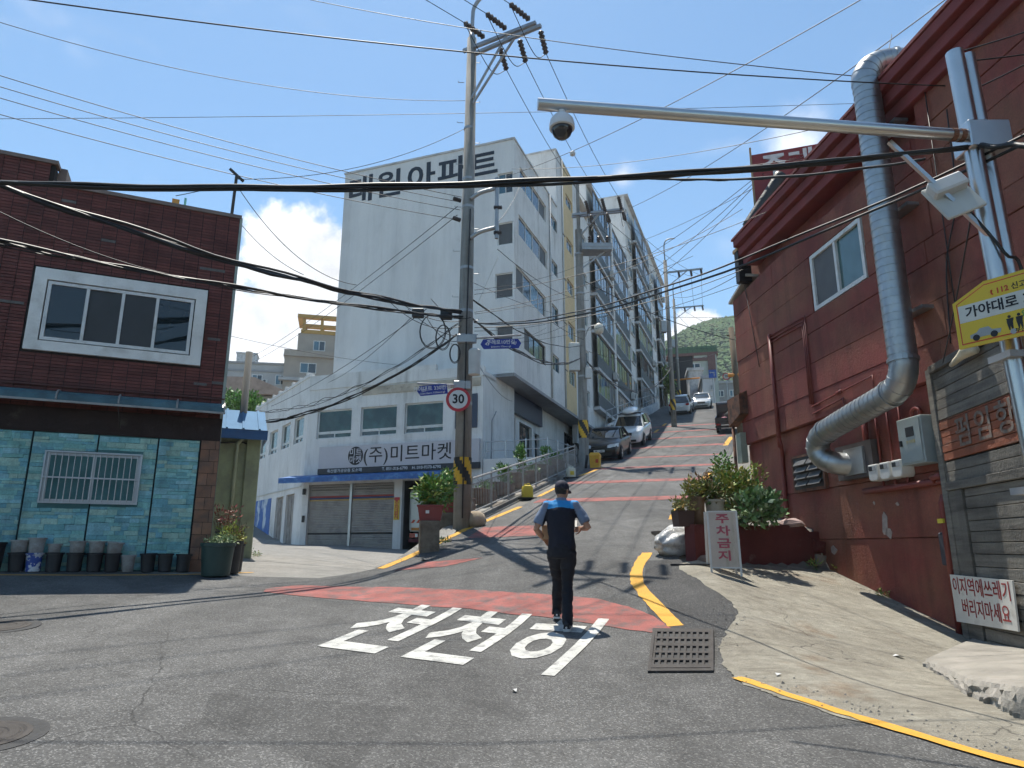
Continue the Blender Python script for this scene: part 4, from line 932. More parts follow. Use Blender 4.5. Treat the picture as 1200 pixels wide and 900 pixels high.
def notice_board():
    t = thing('notice_board', 'white board with hand-painted red letters fixed to the timber front', 'sign', WD.w(0, 0, .05), R_(WD.deg))
    m = MB(); m.prism([(-.02, -.66), (1.46, -.62), (1.50, -.07), (-.03, -.06)], -.02, .0); tfbuild(m, None, 'board', mat('dirty_white_board', (.55,.54,.50), .7, .12, 3, col2=(.36,.34,.30), mixscale=3, mixpos=(.55,.72)), t)
    M_HR = mat('red_brush_paint', (.25,.03,.03), .8)
    text('이지역에쓰레기', .235, M_HR, t, (.73, -.024, -.21), bold=.008, depth=.001, sx=.95, name='lettering'); text('버리지마세요', .235, M_HR, t, (.78, -.024, -.47), bold=.008, depth=.001, sx=.9, name='lettering')
notice_board()
def step_slab():
    rnd = random.Random(2)
    fr = [ground(1083, 780), ground(1105, 794), ground(1140, 815), ground(1170, 830), ground(1202, 845)]
    outer = [(p.x, p.y) for p in fr]+[(4.05, 4.6), (4.0, 3.6)]
    outer = [outer[0]]+[(a[0]+rnd.uniform(-.05, .05), a[1]+rnd.uniform(-.04, .04)) for a in outer[1:]]
    inner = [(5.98, 9.35), (5.9, 8.6), (5.75, 7.6), (5.6, 6.6), (5.5, 5.6), (5.35, 4.6), (5.2, 3.4)]
    top = .60; m = MB(); rings = []
    M_STEP = mat('broken_concrete_step', (.24,.225,.195), .95, .25, 2.5, .8, 18, col2=(.27,.25,.22), mixscale=3)
    N = 70
    def lerp(pl, s):
        k = s*(len(pl)-1); i = min(int(k), len(pl)-2); f = k-i; return (pl[i][0]*(1-f)+pl[i+1][0]*f, pl[i][1]*(1-f)+pl[i+1][1]*f)
    for j in range(N+1):
        s = j/N; o = lerp(outer, s); i = lerp(inner, s); g = gz(*o); d = Vector((o[0]-i[0], o[1]-i[1])).normalized(); w1, w2, w3 = [rnd.uniform(-.02, .02) for _ in range(3)]
        zt = g+.04+.16*min(1, s*1.6)
        rings.append([(i[0], i[1], g-.2), (i[0], i[1], zt+.03), (o[0]-d.x*.12, o[1]-d.y*.12, zt+.015), (o[0]-d.x*(.05+w1), o[1]-d.y*(.05+w1), zt), (o[0]+d.x*(.0+w2*1.5), o[1]+d.y*(.0+w2*1.5), zt-.035), (o[0]+d.x*(.02+w3*2), o[1]+d.y*(.02+w3*2), (zt+g)/2+w1), (o[0]+d.x*(.05+w1*2), o[1]+d.y*(.05+w1*2), g+.04), (o[0]+d.x*(.09+w2*2), o[1]+d.y*(.09+w2*2), g-.1)])
    m.loft(rings); o = tfbuild(m, None, 'concrete_step', M_STEP, None); tag(o, 'broken-edged concrete step before the timber front', 'step')
step_slab()

# low red planter wall
PW = [Vector((2.98, 11.42, 0)), Vector((5.70, 12.98, 0))]
M_LW = mat('dark_red_planter_wall', (.115,.028,.026), .9, .25, 2, .5, 22, col2=(.20,.12,.10), mixscale=2.5, mixpos=(.62,.72))
def planter_wall():
    d = (PW[1]-PW[0]); L = d.length; ang = math.atan2(d.y, d.x)
    t = thing('planter_wall', 'low dark red planter wall with a stone on top, behind the no-parking board', 'wall', (PW[0].x, PW[0].y, 1.2), ang)
    m = MB(); N = 24; rnd = random.Random(4); rings = []
    for k in range(N+1):
        x = L*k/N; zt = .77+rnd.uniform(-.012, .012)-(.10 if k > 21 else 0)
        rings.append([(x, -.02, -.6), (x, 0, zt), (x, .22, zt), (x, .24, -.6)])
    m.loft(rings); tfbuild(m, None, 'wall', M_LW, t)
    s = MB(); s.slab([(.1,.2),(L,.2),(L,1.2),(1.6,2.6),(1.0,2.2)], .0, .70); tfbuild(s, None, 'soil', mat('soil', (.05,.038,.028), .95, .3, 5, .5, 20), t)
    st = MB(); st.lathe([(.02, -.02), (.17, 0), (.22, .05), (.18, .11), (.06, .14)], 9, (0, 0, 0)); st.v = [(L-.62+x*1.5+rnd.uniform(-.03, .03), .1+y*.7+rnd.uniform(-.03, .03), .76+z+rnd.uniform(-.02, .02)) for x, y, z in st.v]; tfbuild(st, None, 'coping_stone', mat('pinkish_stone', (.36,.26,.24), .9, .25, 6, .4, 25), t)
    for k, (x, z, w, h) in enumerate([(L-.22, .30, .26, .22), (L-.20, .05, .24, .2), (L-.2, -.18, .25, .2)]):
        b = MB(); b.box(x, x+w, -.06, .2, z, z+h); b.v = [(a+rnd.uniform(-.03,.03), bb+rnd.uniform(-.03,.03), c+rnd.uniform(-.03,.03)) for a, bb, c in b.v]; tfbuild(b, None, 'stone', M_LW if k == 0 else mat('grey_rubble', (.22,.2,.18), .9, .3, 6, .4, 20), t)
planter_wall()

# ------------------------------------------------------------------ far background
def simple_block(name, label, u, v, R, w, depth, h, rot, m, windows=(), roof=None, base=6, cat='building'):
    """block whose front bottom-centre of the visible part sits at pixel (u,v) at range R; windows given as (x,z,w,h)"""
    p = at(u, v, R); t = thing(name, label, cat, (p.x, p.y, p.z), R_(rot))
    part_box(t, None, 'wall', m, (-w/2, w/2, 0, depth, -base, h))
    part_box(t, None, 'parapet_cap', M_SLAB if roof is None else roof, (-w/2-.2, w/2+.2, -.2, depth+.2, h, h+.35))
    for (x, z, ww, hh) in windows: window(t, None, x, x+ww, z, z+hh, -.08, 2, .12, M_PVC, [M_GLASSB, M_GLASS], .1)
    return t
def background():
    M_BG = mat('beige_tile_wall', (.36,.31,.26), .9, .12, .5); M_GR = mat('grey_tile_wall', (.40,.39,.38), .9, .1, .5); M_OCH = mat('ochre_roof_frame', (.42,.25,.07), .8, .2, 1)
    t = simple_block('hillside_house', 'beige stepped house with an ochre roof frame, behind the market roof', 362, 474, 118, 9, 9, 8.2, 14, M_BG, [(-1.0, 2.9, 2.2, 2.0), (-1.9, .2, 2.6, 1.8)], None, 16)
    part_box(t, None, 'upper_storey', M_BG, (-2.6, 4.6, .5, 8, 8.2, 12.6)); window(t, None, .0, 2.0, 9.6, 11.4, .42, 2, .12, M_PVC, [M_GLASSB, M_GLASS], .1)
    window(t, None, -1.9, .8, 5.4, 7.2, -.08, 2, .12, M_PVC, [M_GLASSB, M_GLASS], .1)
    part_box(t, None, 'balcony_wall', M_BG, (-4.6, 4.4, -.6, -.2, 8.2, 9.3)); part_box(t, None, 'ledge', M_GR, (-5.2, 5, -.8, .2, 3.9, 4.4))
    for x in (-2.0, 1.0, 4.2): part_box(t, None, 'roof_post', M_OCH, (x, x+.5, .6, 1.1, 12.6, 15.4)); part_box(t, None, 'roof_post', M_OCH, (x, x+.5, 6, 6.5, 12.6, 15.4))
    part_box(t, None, 'roof_frame', M_OCH, (-2.9, 5.2, .2, 1.3, 15.4, 16.0), (-2.9, 5.2, 5.6, 6.8, 15.4, 16.0), (-2.9, -1.8, 1.3, 5.6, 15.4, 16.0), (4.2, 5.2, 1.3, 5.6, 15.4, 16.0)); part_box(t, None, 'roof_rail', M_OCH, (-2.2, 4.8, .4, .6, 12.6, 13.3))
    t = simple_block('hillside_house', 'long grey tiled house on the slope, right of the brick house roof line', 300, 462, 120, 13.5, 10, 5.2, 10, M_GR, [(-.9, 1.6, 1.7, 1.8), (2.9, 1.7, 1.7, 1.8), (2.5, -2.6, 1.7, 1.8)], mat('grey_roof_cap', (.3,.29,.28)), 14)
    part_box(t, None, 'side_pipe', M_DARKFRAME, (6.4, 6.6, -.2, 0, -6, 5.2)); part_box(t, None, 'band', M_SOFF, (-6.8, 6.8, -.15, 0, 3.9, 4.2)); aircon(t, None, .9, 2.0); aircon(t, None, -2.6, 2.0)
    simple_block('hillside_house', 'small far pale tower peeping over the grey house', 287, 440, 190, 5, 5, 6, 15, M_SLAB, [(-1, 1.5, 1.5, 2), (-1, -2, 1.5, 2)], None, 20)
    t = simple_block('hillside_shed', 'low house with a pale rusty roof below the grey house', 290, 492, 70, 7, 5, 2.4, 5, mat('grey_render', (.32,.31,.28)), [(.6, .2, 1.8, 1.2)], None, 8)
    r = MB(); r.prism([(-4.2, 2.4), (4.4, 2.4), (0.5, 4.1), (-3, 4.1)], -.8, 5.5); tfbuild(r, None, 'roof', mat('pale_rusty_roof', (.36,.27,.22), .9, .25, 2), t)
    # green rendered shed with blue roof in the alley mouth
    p = at(256, 646, 18.6); t = thing('alley_shed', 'pale green rendered shed with blue metal roof beside the brick house', 'building', (p.x, p.y, 1.25), R_(24))
    M_PG = mat('pale_green_render', (.33,.35,.20), .9, .2, 1.5, .2, 30, col2=(.24,.25,.16), mixscale=1.2)
    part_box(t, None, 'wall', M_PG, (-2.5, .74, 0, 2.6, -.6, 3.15)); part_box(t, None, 'pier', M_PG, (.42, .76, -.10, .0, -.6, 3.1), bevel=.02)
    dp = MB(); dp.tube([(.20, -.06, -.2), (.20, -.06, 2.9), (.32, -.06, 3.05)], .05, 8); tfbuild(dp, None, 'drain_pipe', mat('pale_green_pipe', (.36,.38,.24), .6), t, smooth=True)
    cb = MB(); cb.tube([(-.2, -.05, 2.9), (.3, -.05, 2.95), (.75, -.05, 2.8)], .02, 6); tfbuild(cb, None, 'cable', M_BLACK, t)
    M_BR = mat('light_blue_roof', (.09,.20,.34), .9, .12, 2); M_BD = mat('blue_fascia', (.03,.10,.24), .5, .2, 2)
    part_box(t, None, 'fascia', M_BD, (-2.6, .85, -.42, -.36, 2.98, 3.22), (.85, .88, -.42, 1.0, 2.98, 3.22))
    rf = MB(); rf.add([(-2.6,-.42,3.22),(.86,-.42,3.22),(.86,1.0,3.95),(-2.6,1.0,3.95),(-2.6,-.42,3.19),(.86,-.42,3.19),(.86,1.0,3.92),(-2.6,1.0,3.92)], [(0,1,2,3),(7,6,5,4),(0,4,5,1),(1,5,6,2),(2,6,7,3),(3,7,4,0)]); ro = tfbuild(rf, None, 'roof', M_BR, t)
    for k in range(9):
        x = -2.4+k*.385; b = MB(); b.bar((x, -.42, 3.235), (x, 1.0, 3.965), .05, .04); tfbuild(b, None, 'roof_rib', M_BR, ro)
    p = at(281, 520, 19.5); o = MB(); o.tube([(p.x, p.y, gz(p.x, p.y)-.3), (p.x+.03, p.y, at(285, 412, 19.5).z)], [.11, .09], 12)
    tag(tfbuild(o, None, 'concrete_post', mat('grey_post_concrete', (.13,.13,.12), .9, .15, 3, .2, 40), None, smooth=True), 'plain concrete post standing just behind the brick house corner', 'post')
    # buildings at the top of the hill road
    M_DK = mat('black_clad_wall', (.02,.022,.025), .7, .2, 1); M_LG = mat('pale_green_wall', (.45,.50,.45), .9, .1, 1); M_RT = mat('red_trim', (.17,.10,.09), .8)
    t = simple_block('hilltop_house', 'black clad building behind the utility poles at the top of the road', 800, 462, 88, 3.0, 6, 5.0, -12, M_DK, [], M_RT, 8)
    part_box(t, None, 'lean_to', M_DK, (-2.6, -1.85, .5, 6, -4, 4.5))
    t = simple_block('hilltop_house', 'pale house with red trim and a green roof fence, top of the road', 820, 441, 95, 4.8, 7, 3.0, -14, M_LG, [(-1.4, .8, 1.6, 1.1)], M_RT, 10)
    part_box(t, None, 'trim', M_RT, (1.2, 2.2, -.25, 0, 0, 3.0), (-2.4, 1.2, -.25, 0, 2.2, 2.6))
    fe = MB()
    for k in range(14): x = -6+k*.65; fe.box(x, x+.08, .2, .3, 3.3, 4.6)
    fe.box(-6, 2.5, .22, .28, 3.3, 3.45).box(-6, 2.5, .22, .28, 4.0, 4.1); tfbuild(fe, None, 'roof_fence', mat('green_fence', (.07,.14,.09), .7), t); part_box(t, None, 'fence_net', mat('green_net', (.10,.19,.12), .9), (-6, 2.5, .31, .33, 3.35, 4.4))
    part_box(t, None, 'roof_slab', M_RT, (-6.2, -2.5, -.2, 7, 2.7, 3.1))
    t = simple_block('hilltop_house', 'small white gabled house below the red-trimmed house', 817, 468, 84, 1.6, 6, 3.6, -10, M_SLAB, [], None, 6)
    t = simple_block('hilltop_house', 'plain white side wall right of the silver car', 832, 474, 78, 1.3, 10, 3.0, -12, mat('white_painted_wall', (.6,.6,.6)), [(.1, 1.6, .5, .7)], None, 6)
    t = simple_block('hilltop_house', 'grey far house above the dark parked vehicle', 851, 470, 100, 3.6, 8, 2.6, -14, M_SOFF, [(-1.2, .6, 1.0, 1.0), (.5, .6, 1.0, 1.0)], None, 8)
    # orange height gantry and traffic signs
    p = at(776, 480, 82); q = at(828, 444, 82); t = thing('height_gantry', 'orange steel gantry pole reaching over the top of the road', 'gantry', (p.x, p.y, p.z), R_(-14))
    M_OR = mat('orange_paint', (.55,.22,.04), .6); g = MB(); g.tube([(0,0,-1),(0,0,3.6)], .12, 8); g.tube([(0,0,3.5),(5.2,0,3.65)], .10, 8); tfbuild(g, None, 'pole', M_OR, t)
    for (u, v, R, lab, kind) in [(835, 438, 75, 'blue square left-turn traffic sign at the top of the road', 'b'), (851, 441, 75, 'round white speed sign beside the blue left-turn sign', 'r')]:
        p = at(u, v, R); t = thing('traffic_sign', lab, 'sign', (p.x, p.y, p.z), R_(-14)); s = MB()
        if kind == 'b':
            part_box(t, None, 'plate', mat('blue_sign', (.02,.09,.38), .5), (-.4, .4, 0, .04, -.45, .45)); a = MB(); a.box(-.2, .2, -.01, 0, .1, .18).box(.12, .2, -.01, -.001, -.3, .1).add([(-.32,-.01,.14),(-.18,-.01,.26),(-.18,-.01,.02)], [(0,1,2)]); tfbuild(a, None, 'arrow', M_WHT, t)
        else:
            s.lathe([(.38, 0), (.38, .04)], 20); s.v = [(x, z, y) for x, y, z in s.v]; tfbuild(s, None, 'plate', mat('red_sign_ring', (.45,.02,.03), .5), t); s = MB(); s.lathe([(.29, 0), (.29, .02)], 20); s.v = [(x, z-.022, y) for x, y, z in s.v]; tfbuild(s, None, 'plate_face', M_WHT, t); text('30', .32, M_TXT, t, (0, -.03, 0), bold=.01)
        po = MB(); po.tube([(.0, .06, .4), (.0, .06, -6)], .05, 8); tfbuild(po, None, 'post', M_ALU, t)
    # wooded hill
    M_HILL = mat('wooded_hillside', (.045,.095,.03), .95, .4, .02, .0, 1, col2=(.06,.09,.03), mixscale=.03)
    N1, N2 = 60, 26; vs = []; fs = []; rnd = random.Random(11)
    def hz(az, R):
        base = np.interp(az, [-40,-10,5,10,13,15,17.3,19.5,24,30,38,60], [10,35,105,134,149,157,164,168,167,160,150,60]); return base*(1-abs((R-520)/260)**1.6)+2*math.sin(az*.7+R*.02)
    for j in range(N2):
        R = 300+440*j/(N2-1)
        for i in range(N1): az = -15+75*i/(N1-1); vs.append((R*math.sin(R_(az)), R*math.cos(R_(az)), max(-20, hz(az, R))+rnd.uniform(-2, 2)))
    for j in range(N2-1): fs += [(j*N1+i, j*N1+i+1, (j+1)*N1+i+1, (j+1)*N1+i) for i in range(N1-1)]
    me = bpy.data.meshes.new('hill'); me.from_pydata(vs, [], fs); me.materials.append(M_HILL); o = bpy.data.objects.new('hill', me); COL.objects.link(o); tag(o, 'green wooded hill rising beyond the top of the road', kind='structure')
    fo = MB(); ico = [(0,0,1),(.9,0,.3),(.28,.85,.3),(-.73,.53,.3),(-.73,-.53,.3),(.28,-.85,.3),(0,0,-.5)]; icf = [(0,1,2),(0,2,3),(0,3,4),(0,4,5),(0,5,1),(6,2,1),(6,3,2),(6,4,3),(6,5,4),(6,1,5)]
    for _ in range(11000):
        R = rnd.uniform(300, 545); az = rnd.uniform(8, 25); z = max(-20, hz(az, R)); s = rnd.uniform(1.1, 2.5); x, y = R*math.sin(R_(az)), R*math.cos(R_(az)); k = rnd.uniform(.6, 1.3); g = rnd.random()
        c = (.045*k+.03*g, .10*k+.02*g, .028*k)
        fo.add([(x+a*s*rnd.uniform(.7,1.2), y+b*s*rnd.uniform(.7,1.2), z+d*s*rnd.uniform(.7,1.3)) for a, b, d in ico], icf, 0, c)
    o = tfbuild(fo, None, 'forest', mat('forest_foliage', (.04,.07,.02), .95, .2, .3, attr='tint'), None, recalc=False); tag(o, 'dense green forest covering the far hill', 'forest', kind='stuff')
M_TXT = mat('black_print', (.01,.01,.012), .6)
background()
def opposite_house():
    t = thing('opposite_house', 'low dark-roofed house across the crossing, seen only as reflection in the windows', 'building', (-6, -16, -.4), R_(200))
    part_box(t, None, 'wall', mat('grey_render', (.32,.31,.28)), (-14, 12, 0, 6, -1, 4.4)); r = MB(); r.prism([(-15, 4.4), (13, 4.4), (9, 6.6), (-11, 6.6)], -.6, 6.6); tfbuild(r, None, 'roof', mat('dark_slate_roof', (.05,.05,.055), .7), t)
    for x in (-11, -6, -1, 4, 8.5): window(t, None, x, x+1.8, 1.4, 2.8, -.05, 2, .08, M_PVC, [M_GLASS])
opposite_house()
# ------------------------------------------------------------------ utility poles
M_POLE = mat('pole_concrete', (.25,.245,.23), .9, .15, 3, .2, 40, col2=(.17,.165,.15), mixscale=2, streak=(3,3,.25))
M_PGALV = mat('galvanised_fitting', (.34,.35,.36), .5, .12, 5, metal=.6)
M_CER = mat('dark_polymer_insulator', (.06,.05,.05), .5, .2, 8)
M_CABLE = mat('black_cable', (.012,.012,.013), .55, .2, 5)
M_STRIPEY = mat('yellow_reflective', (.62,.36,.02), .6, .15, 6); M_STRIPEB = mat('black_reflective', (.015,.015,.015), .6)
MPX, MPY = -1.17, 16.2; MPZ = gz(MPX, MPY)
PX2, PY2 = 3.2, 30.2; PZ2 = gz(PX2, PY2)
def striped_band(t, r, z0, z1):
    b = MB(); n = 24; rows = 8
    for j in range(rows):
        for i in range(n):
            a0, a1 = 2*math.pi*i/n, 2*math.pi*(i+1)/n; h0 = z0+(z1-z0)*j/rows; h1 = z0+(z1-z0)*(j+1)/rows
            b.add([(r*math.cos(a0), r*math.sin(a0), h0), (r*math.cos(a1), r*math.sin(a1), h0), (r*math.cos(a1), r*math.sin(a1), h1), (r*math.cos(a0), r*math.sin(a0), h1)], [(0,1,2,3)], ((i+j)//4) % 2)
    tfbuild(b, None, 'warning_band', [M_STRIPEY, M_STRIPEB], t, smooth=True)
def insulator(t, p, q, r=.05):
    """ribbed insulator between local points p and q"""
    p, q = Vector(p), Vector(q); n = 13; pts = [p+(q-p)*k/(n-1) for k in range(n)]
    b = MB(); b.tube(pts, [r*(.35 if k in (0, n-1) else (1. if k % 2 else .6)) for k in range(n)], 8); tfbuild(b, None, 'insulator', M_CER, t)
def wire(label, p, q, sag=.3, r=.009, group='overhead wires', name='overhead_wire', n=28, m=None, cat='wire', ext=(0, 0)):
    p, q = Vector(p), Vector(q); d = q-p; p = p-d*ext[0]; q = q+d*ext[1]
    pts = [p+(q-p)*k/n-Vector((0, 0, 4*sag*(k/n)*(1-k/n))) for k in range(n+1)]
    b = MB(); b.tube(pts, r, 5); o = tfbuild(b, None, name, m or M_CABLE, None, smooth=True); return tag(o, label, cat, group)
def bundle(label, p, q, sag, rs, spread=.03, seed=1, group='overhead cable bundles', ext=(0, 0), name='cable_bundle'):
    """several cables lashed together: one thing"""
    rnd = random.Random(seed); p, q = Vector(p), Vector(q); d = q-p; p = p-d*ext[0]; q = q+d*ext[1]; b = MB(); n = 40
    for r in rs:
        ph, am = rnd.uniform(0, 6), spread*rnd.uniform(.3, 1); sg = sag*rnd.uniform(.93, 1.07); f = rnd.uniform(3, 9)
        b.tube([p+(q-p)*k/n+Vector((0, 0, -4*sg*(k/n)*(1-k/n)+am*math.sin(ph+f*k/n*6)))+Vector((am*math.cos(ph+f*k/n*5), am*math.sin(ph), 0)) for k in range(n+1)], r, 5)
    o = tfbuild(b, None, name, M_CABLE, None, smooth=True); return tag(o, label, 'cable', group)

HV1, HV2 = [], []
def near_pole():
    t = thing('utility_pole', 'tall near concrete utility pole carrying a 30 sign and street-name signs', 'utility pole', (MPX, MPY, MPZ), 0, 'concrete utility poles')
    H = 15.3-MPZ
    b = MB(); b.tube([(0, 0, -.5), (.02, 0, H*.5), (.06, 0, H)], [.21, .17, .128], 20); tfbuild(b, None, 'pole', M_POLE, t, smooth=True)
    striped_band(t, .214, .98, 1.62)
    # street-lamp neck on top
    b = MB(); b.tube(smooth_path([(.06, 0, H-.2), (.07, 0, H+.7), (.12, -.02, H+1.05), (.35, -.08, H+1.35), (.75, -.2, H+1.5)], 6), .055, 10); b.tube([(.06, 0, H-.3), (.06, 0, H+.25)], .09, 10); tfbuild(b, None, 'lamp_neck', M_PGALV, t, smooth=True)
    L0 = Vector((0, 0, 0)); lz = at(543, 59, 16.3).z-MPZ
    # two cross-arms leaning towards the viewer's right
    for k, (uv0, uv1, dy) in enumerate([((543, 60), (628, 19), 0), ((557, 63), (634, 27), .0)]):
        p = Vector(at(*uv0, 16.35-.2*k))-Vector((MPX, MPY, MPZ)); q = Vector(at(*uv1, 15.25-.15*k)); q.z = p.z+MPZ; q = q-Vector((MPX, MPY, MPZ))
        b = MB(); b.bar(p, q, .09, .09); tfbuild(b, None, 'cross_arm', M_PGALV, t)
        if k == 0: A0, A1 = p, q
        else: B0, B1 = p, q
    b = MB(); b.bar((0.05, -.1, H-2.0), A0.lerp(A1, .62), .05); tfbuild(b, None, 'brace', M_PGALV, t); b = MB(); b.bar((.12, -.1, H-2.1), B0.lerp(B1, .62), .05); tfbuild(b, None, 'brace', M_PGALV, t)
    far = Vector((MPX, MPY, MPZ))
    back = Vector((-.74, -.67, .0)); fwd = (Vector((PX2, PY2, 0))-Vector((MPX, MPY, 0))).normalized()
    for k, f in enumerate((.36, .66, .97)):
        a = A0.lerp(A1, f); c = B0.lerp(B1, f); i0 = a+back*.15+Vector((0, 0, .03)); i1 = a+back*.85+Vector((0, 0, .1)); insulator(t, i0, i1, .085); e0 = c+fwd*.15; e1 = c+fwd*.75+Vector((0, 0, -.25)); insulator(t, e0, e1, .085)
        b = MB(); b.tube(smooth_path([i1, (i1+e1)/2+Vector((.15, 0, -.75)), e1], 8), .011, 6); tfbuild(b, None, 'jumper', M_CABLE, t, smooth=True)
        HV1.append(i1+far); HV2.append(e1+far)
    # side rack with its two brackets
    rz = at(545, 250, 16.1).z-MPZ
    for dz in (.55, -.55):
        b = MB(); b.tube(smooth_path([(.1, -.15, rz+dz-.15), (.35, -.2, rz+dz), (.75, -.25, rz+dz+.1)], 5), .055, 8); tfbuild(b, None, 'bracket', M_PGALV, t, smooth=True)
    b = MB(); b.tube([(.78, -.25, rz-.75), (.78, -.25, rz+.95)], .05, 8); tfbuild(b, None, 'rack', M_PGALV, t)
    for dz in (.8, .1, -.6): insulator(t, (.70, -.27, rz+dz), (.92, -.27, rz+dz), .06)
    for dz in (.35, -.2): insulator(t, (-.15, -.15, rz+dz), (-.35, -.1, rz+dz+.1), .06)
    # step bolts
    for k in range(16):
        z = 3.2+k*.62; s = 1 if k % 2 else -1; rr = .225-.08*z/H; b = MB(); b.tube([(s*rr*.9, 0, z), (s*(rr+.14), 0, z), (s*(rr+.14), 0, z+.04)], .010, 5); tfbuild(b, None, 'step_bolt', M_PGALV, t)
    for z in (2.9, 4.6, 5.25, 6.4, 8.1, 8.9, 10.4): 
        b = MB(); b.lathe([(.20-.08*z/H+.014, 0), (.20-.08*z/H+.014, .07)], 20, (.02*z/H*2, 0, z)); tfbuild(b, None, 'steel_band', M_PGALV, t)
    b = MB(); b.tube([(.03, -.24, .2), (.05, -.22, 4.5), (.1, -.2, 8)], .018, 6); tfbuild(b, None, 'cable', M_CABLE, t)
    # junction closures and slack coils
    for u, v in [(490, 368), (523, 370)]:
        p = Vector(at(u, v, 15.9))-far; part_box(t, None, 'junction_box', M_BLACK, (p.x-.14, p.x+.14, p.y-.08, p.y+.08, p.z-.09, p.z+.12), bevel=.01)
    for u, v, r, rz_ in [(507, 388, .30, .42), (533, 414, .11, .22), (519, 395, .16, .3)]:
        p = Vector(at(u, v, 15.85))-far; b = MB()
        for k in range(2): b.tube([p+Vector((math.cos(a)*(r+.02*k), .03*k, math.sin(a)*(rz_+.02*k))) for a in [2*math.pi*i/20 for i in range(21)]], .010, 5)
        tfbuild(b, None, 'cable_coil', M_CABLE, t, smooth=True)
    p = Vector(at(556, 423, 15.9))-far; b = MB(); b.lathe([(.05, -.36), (.14, -.34), (.15, .25), (.10, .30), (.02, .31)], 14, tuple(p)); tfbuild(b, None, 'signal_repeater', M_AC, t, smooth=True, angle=40)
    # blue street-name signs on their arms
    M_BLUE = mat('blue_sign_plate', (.012,.03,.26), .45, .08, 3); M_SW = mat('white_sign_print', (.65,.65,.65), .6)
    for (u0, v0, u1, v1, vt, R, txt, en, num, arrow) in [(563, 398, 611, 396, 391, 15.9, '주례로10번길', 'Jurye-ro 10beon-gil', ('43', '47'), 1), (489, 460, 524, 452, 447, 15.9, '가야대로 330번길', 'Gaya-daero 330beon-gil', ('31', ''), -1)]:
        p = Vector(at((u0+u1)/2, (v0+v1)/2+ (6 if arrow > 0 else 1), R))-far; w = (at(u1, v1, R)-at(u0, v0, R)).length; h = .24
        sgn = thing('x', '', '') if 0 else None
        rot = R_(8 if arrow > 0 else 16)
        e = bpy.data.objects.new('name_sign', None)
        m = MB(); m.prism([(-w/2, 0), (-w/2+.07, -h/2), (w/2-.07, -h/2), (w/2, 0), (w/2-.07, h/2), (-w/2+.07, h/2)] if arrow > 0 else [(-w/2, 0), (-w/2+.07, -h/2), (w/2, -h/2), (w/2, h/2), (-w/2+.07, h/2)], -.01, .01)
        s = tfbuild(m, None, 'name_sign', M_BLUE, t); s.location = p; s.rotation_euler = (0, -R_(4 if arrow > 0 else 9), rot)
        text(txt, .125, M_SW, s, (0, -.013, .035), bold=.012, depth=.001); text(en, .062, M_SW, s, (0, -.013, -.07), bold=.01, depth=.001)
        text(num[0], .10, M_SW, s, (-w/2+.16, -.013, .0), bold=.02, depth=.001)
        if num[1]: text(num[1], .10, M_SW, s, (w/2-.16, -.013, .0), bold=.02, depth=.001)
        b = MB(); e1 = p+Vector((w/2*(1 if arrow > 0 else -1), 0, .2+(.03 if arrow > 0 else -.04))); b.tube([(0, -.18, p.z+.16), e1], .028, 8); tfbuild(b, None, 'sign_arm', M_PGALV, t)
        part_box(t, None, 'sign_clamp', M_PGALV, (-.24 if arrow < 0 else -.18, .18 if arrow < 0 else .3, -.24, -.1, p.z+.06, p.z+.28), bevel=.02)
    # the round 30 sign
    p = Vector(at(537, 468, 15.8))-far; b = MB(); b.lathe([(.29, 0), (.29, .02)], 32); b.v = [(x, z, y) for x, y, z in b.v]; s = tfbuild(b, None, 'speed_sign', mat('red_sign_ring', (.36,.012,.025), .5), t); s.location = p; s.rotation_euler = (0, 0, R_(4))
    b = MB(); b.lathe([(.222, 0), (.222, .006)], 32); b.v = [(x, z-.008, y) for x, y, z in b.v]; tfbuild(b, None, 'sign_face', mat('white_sign_face', (.62,.62,.60), .5, .06, 3), s)
    text('30', .30, M_TXT, s, (0, -.012, 0), bold=.028, depth=.001, sx=.95)
near_pole()

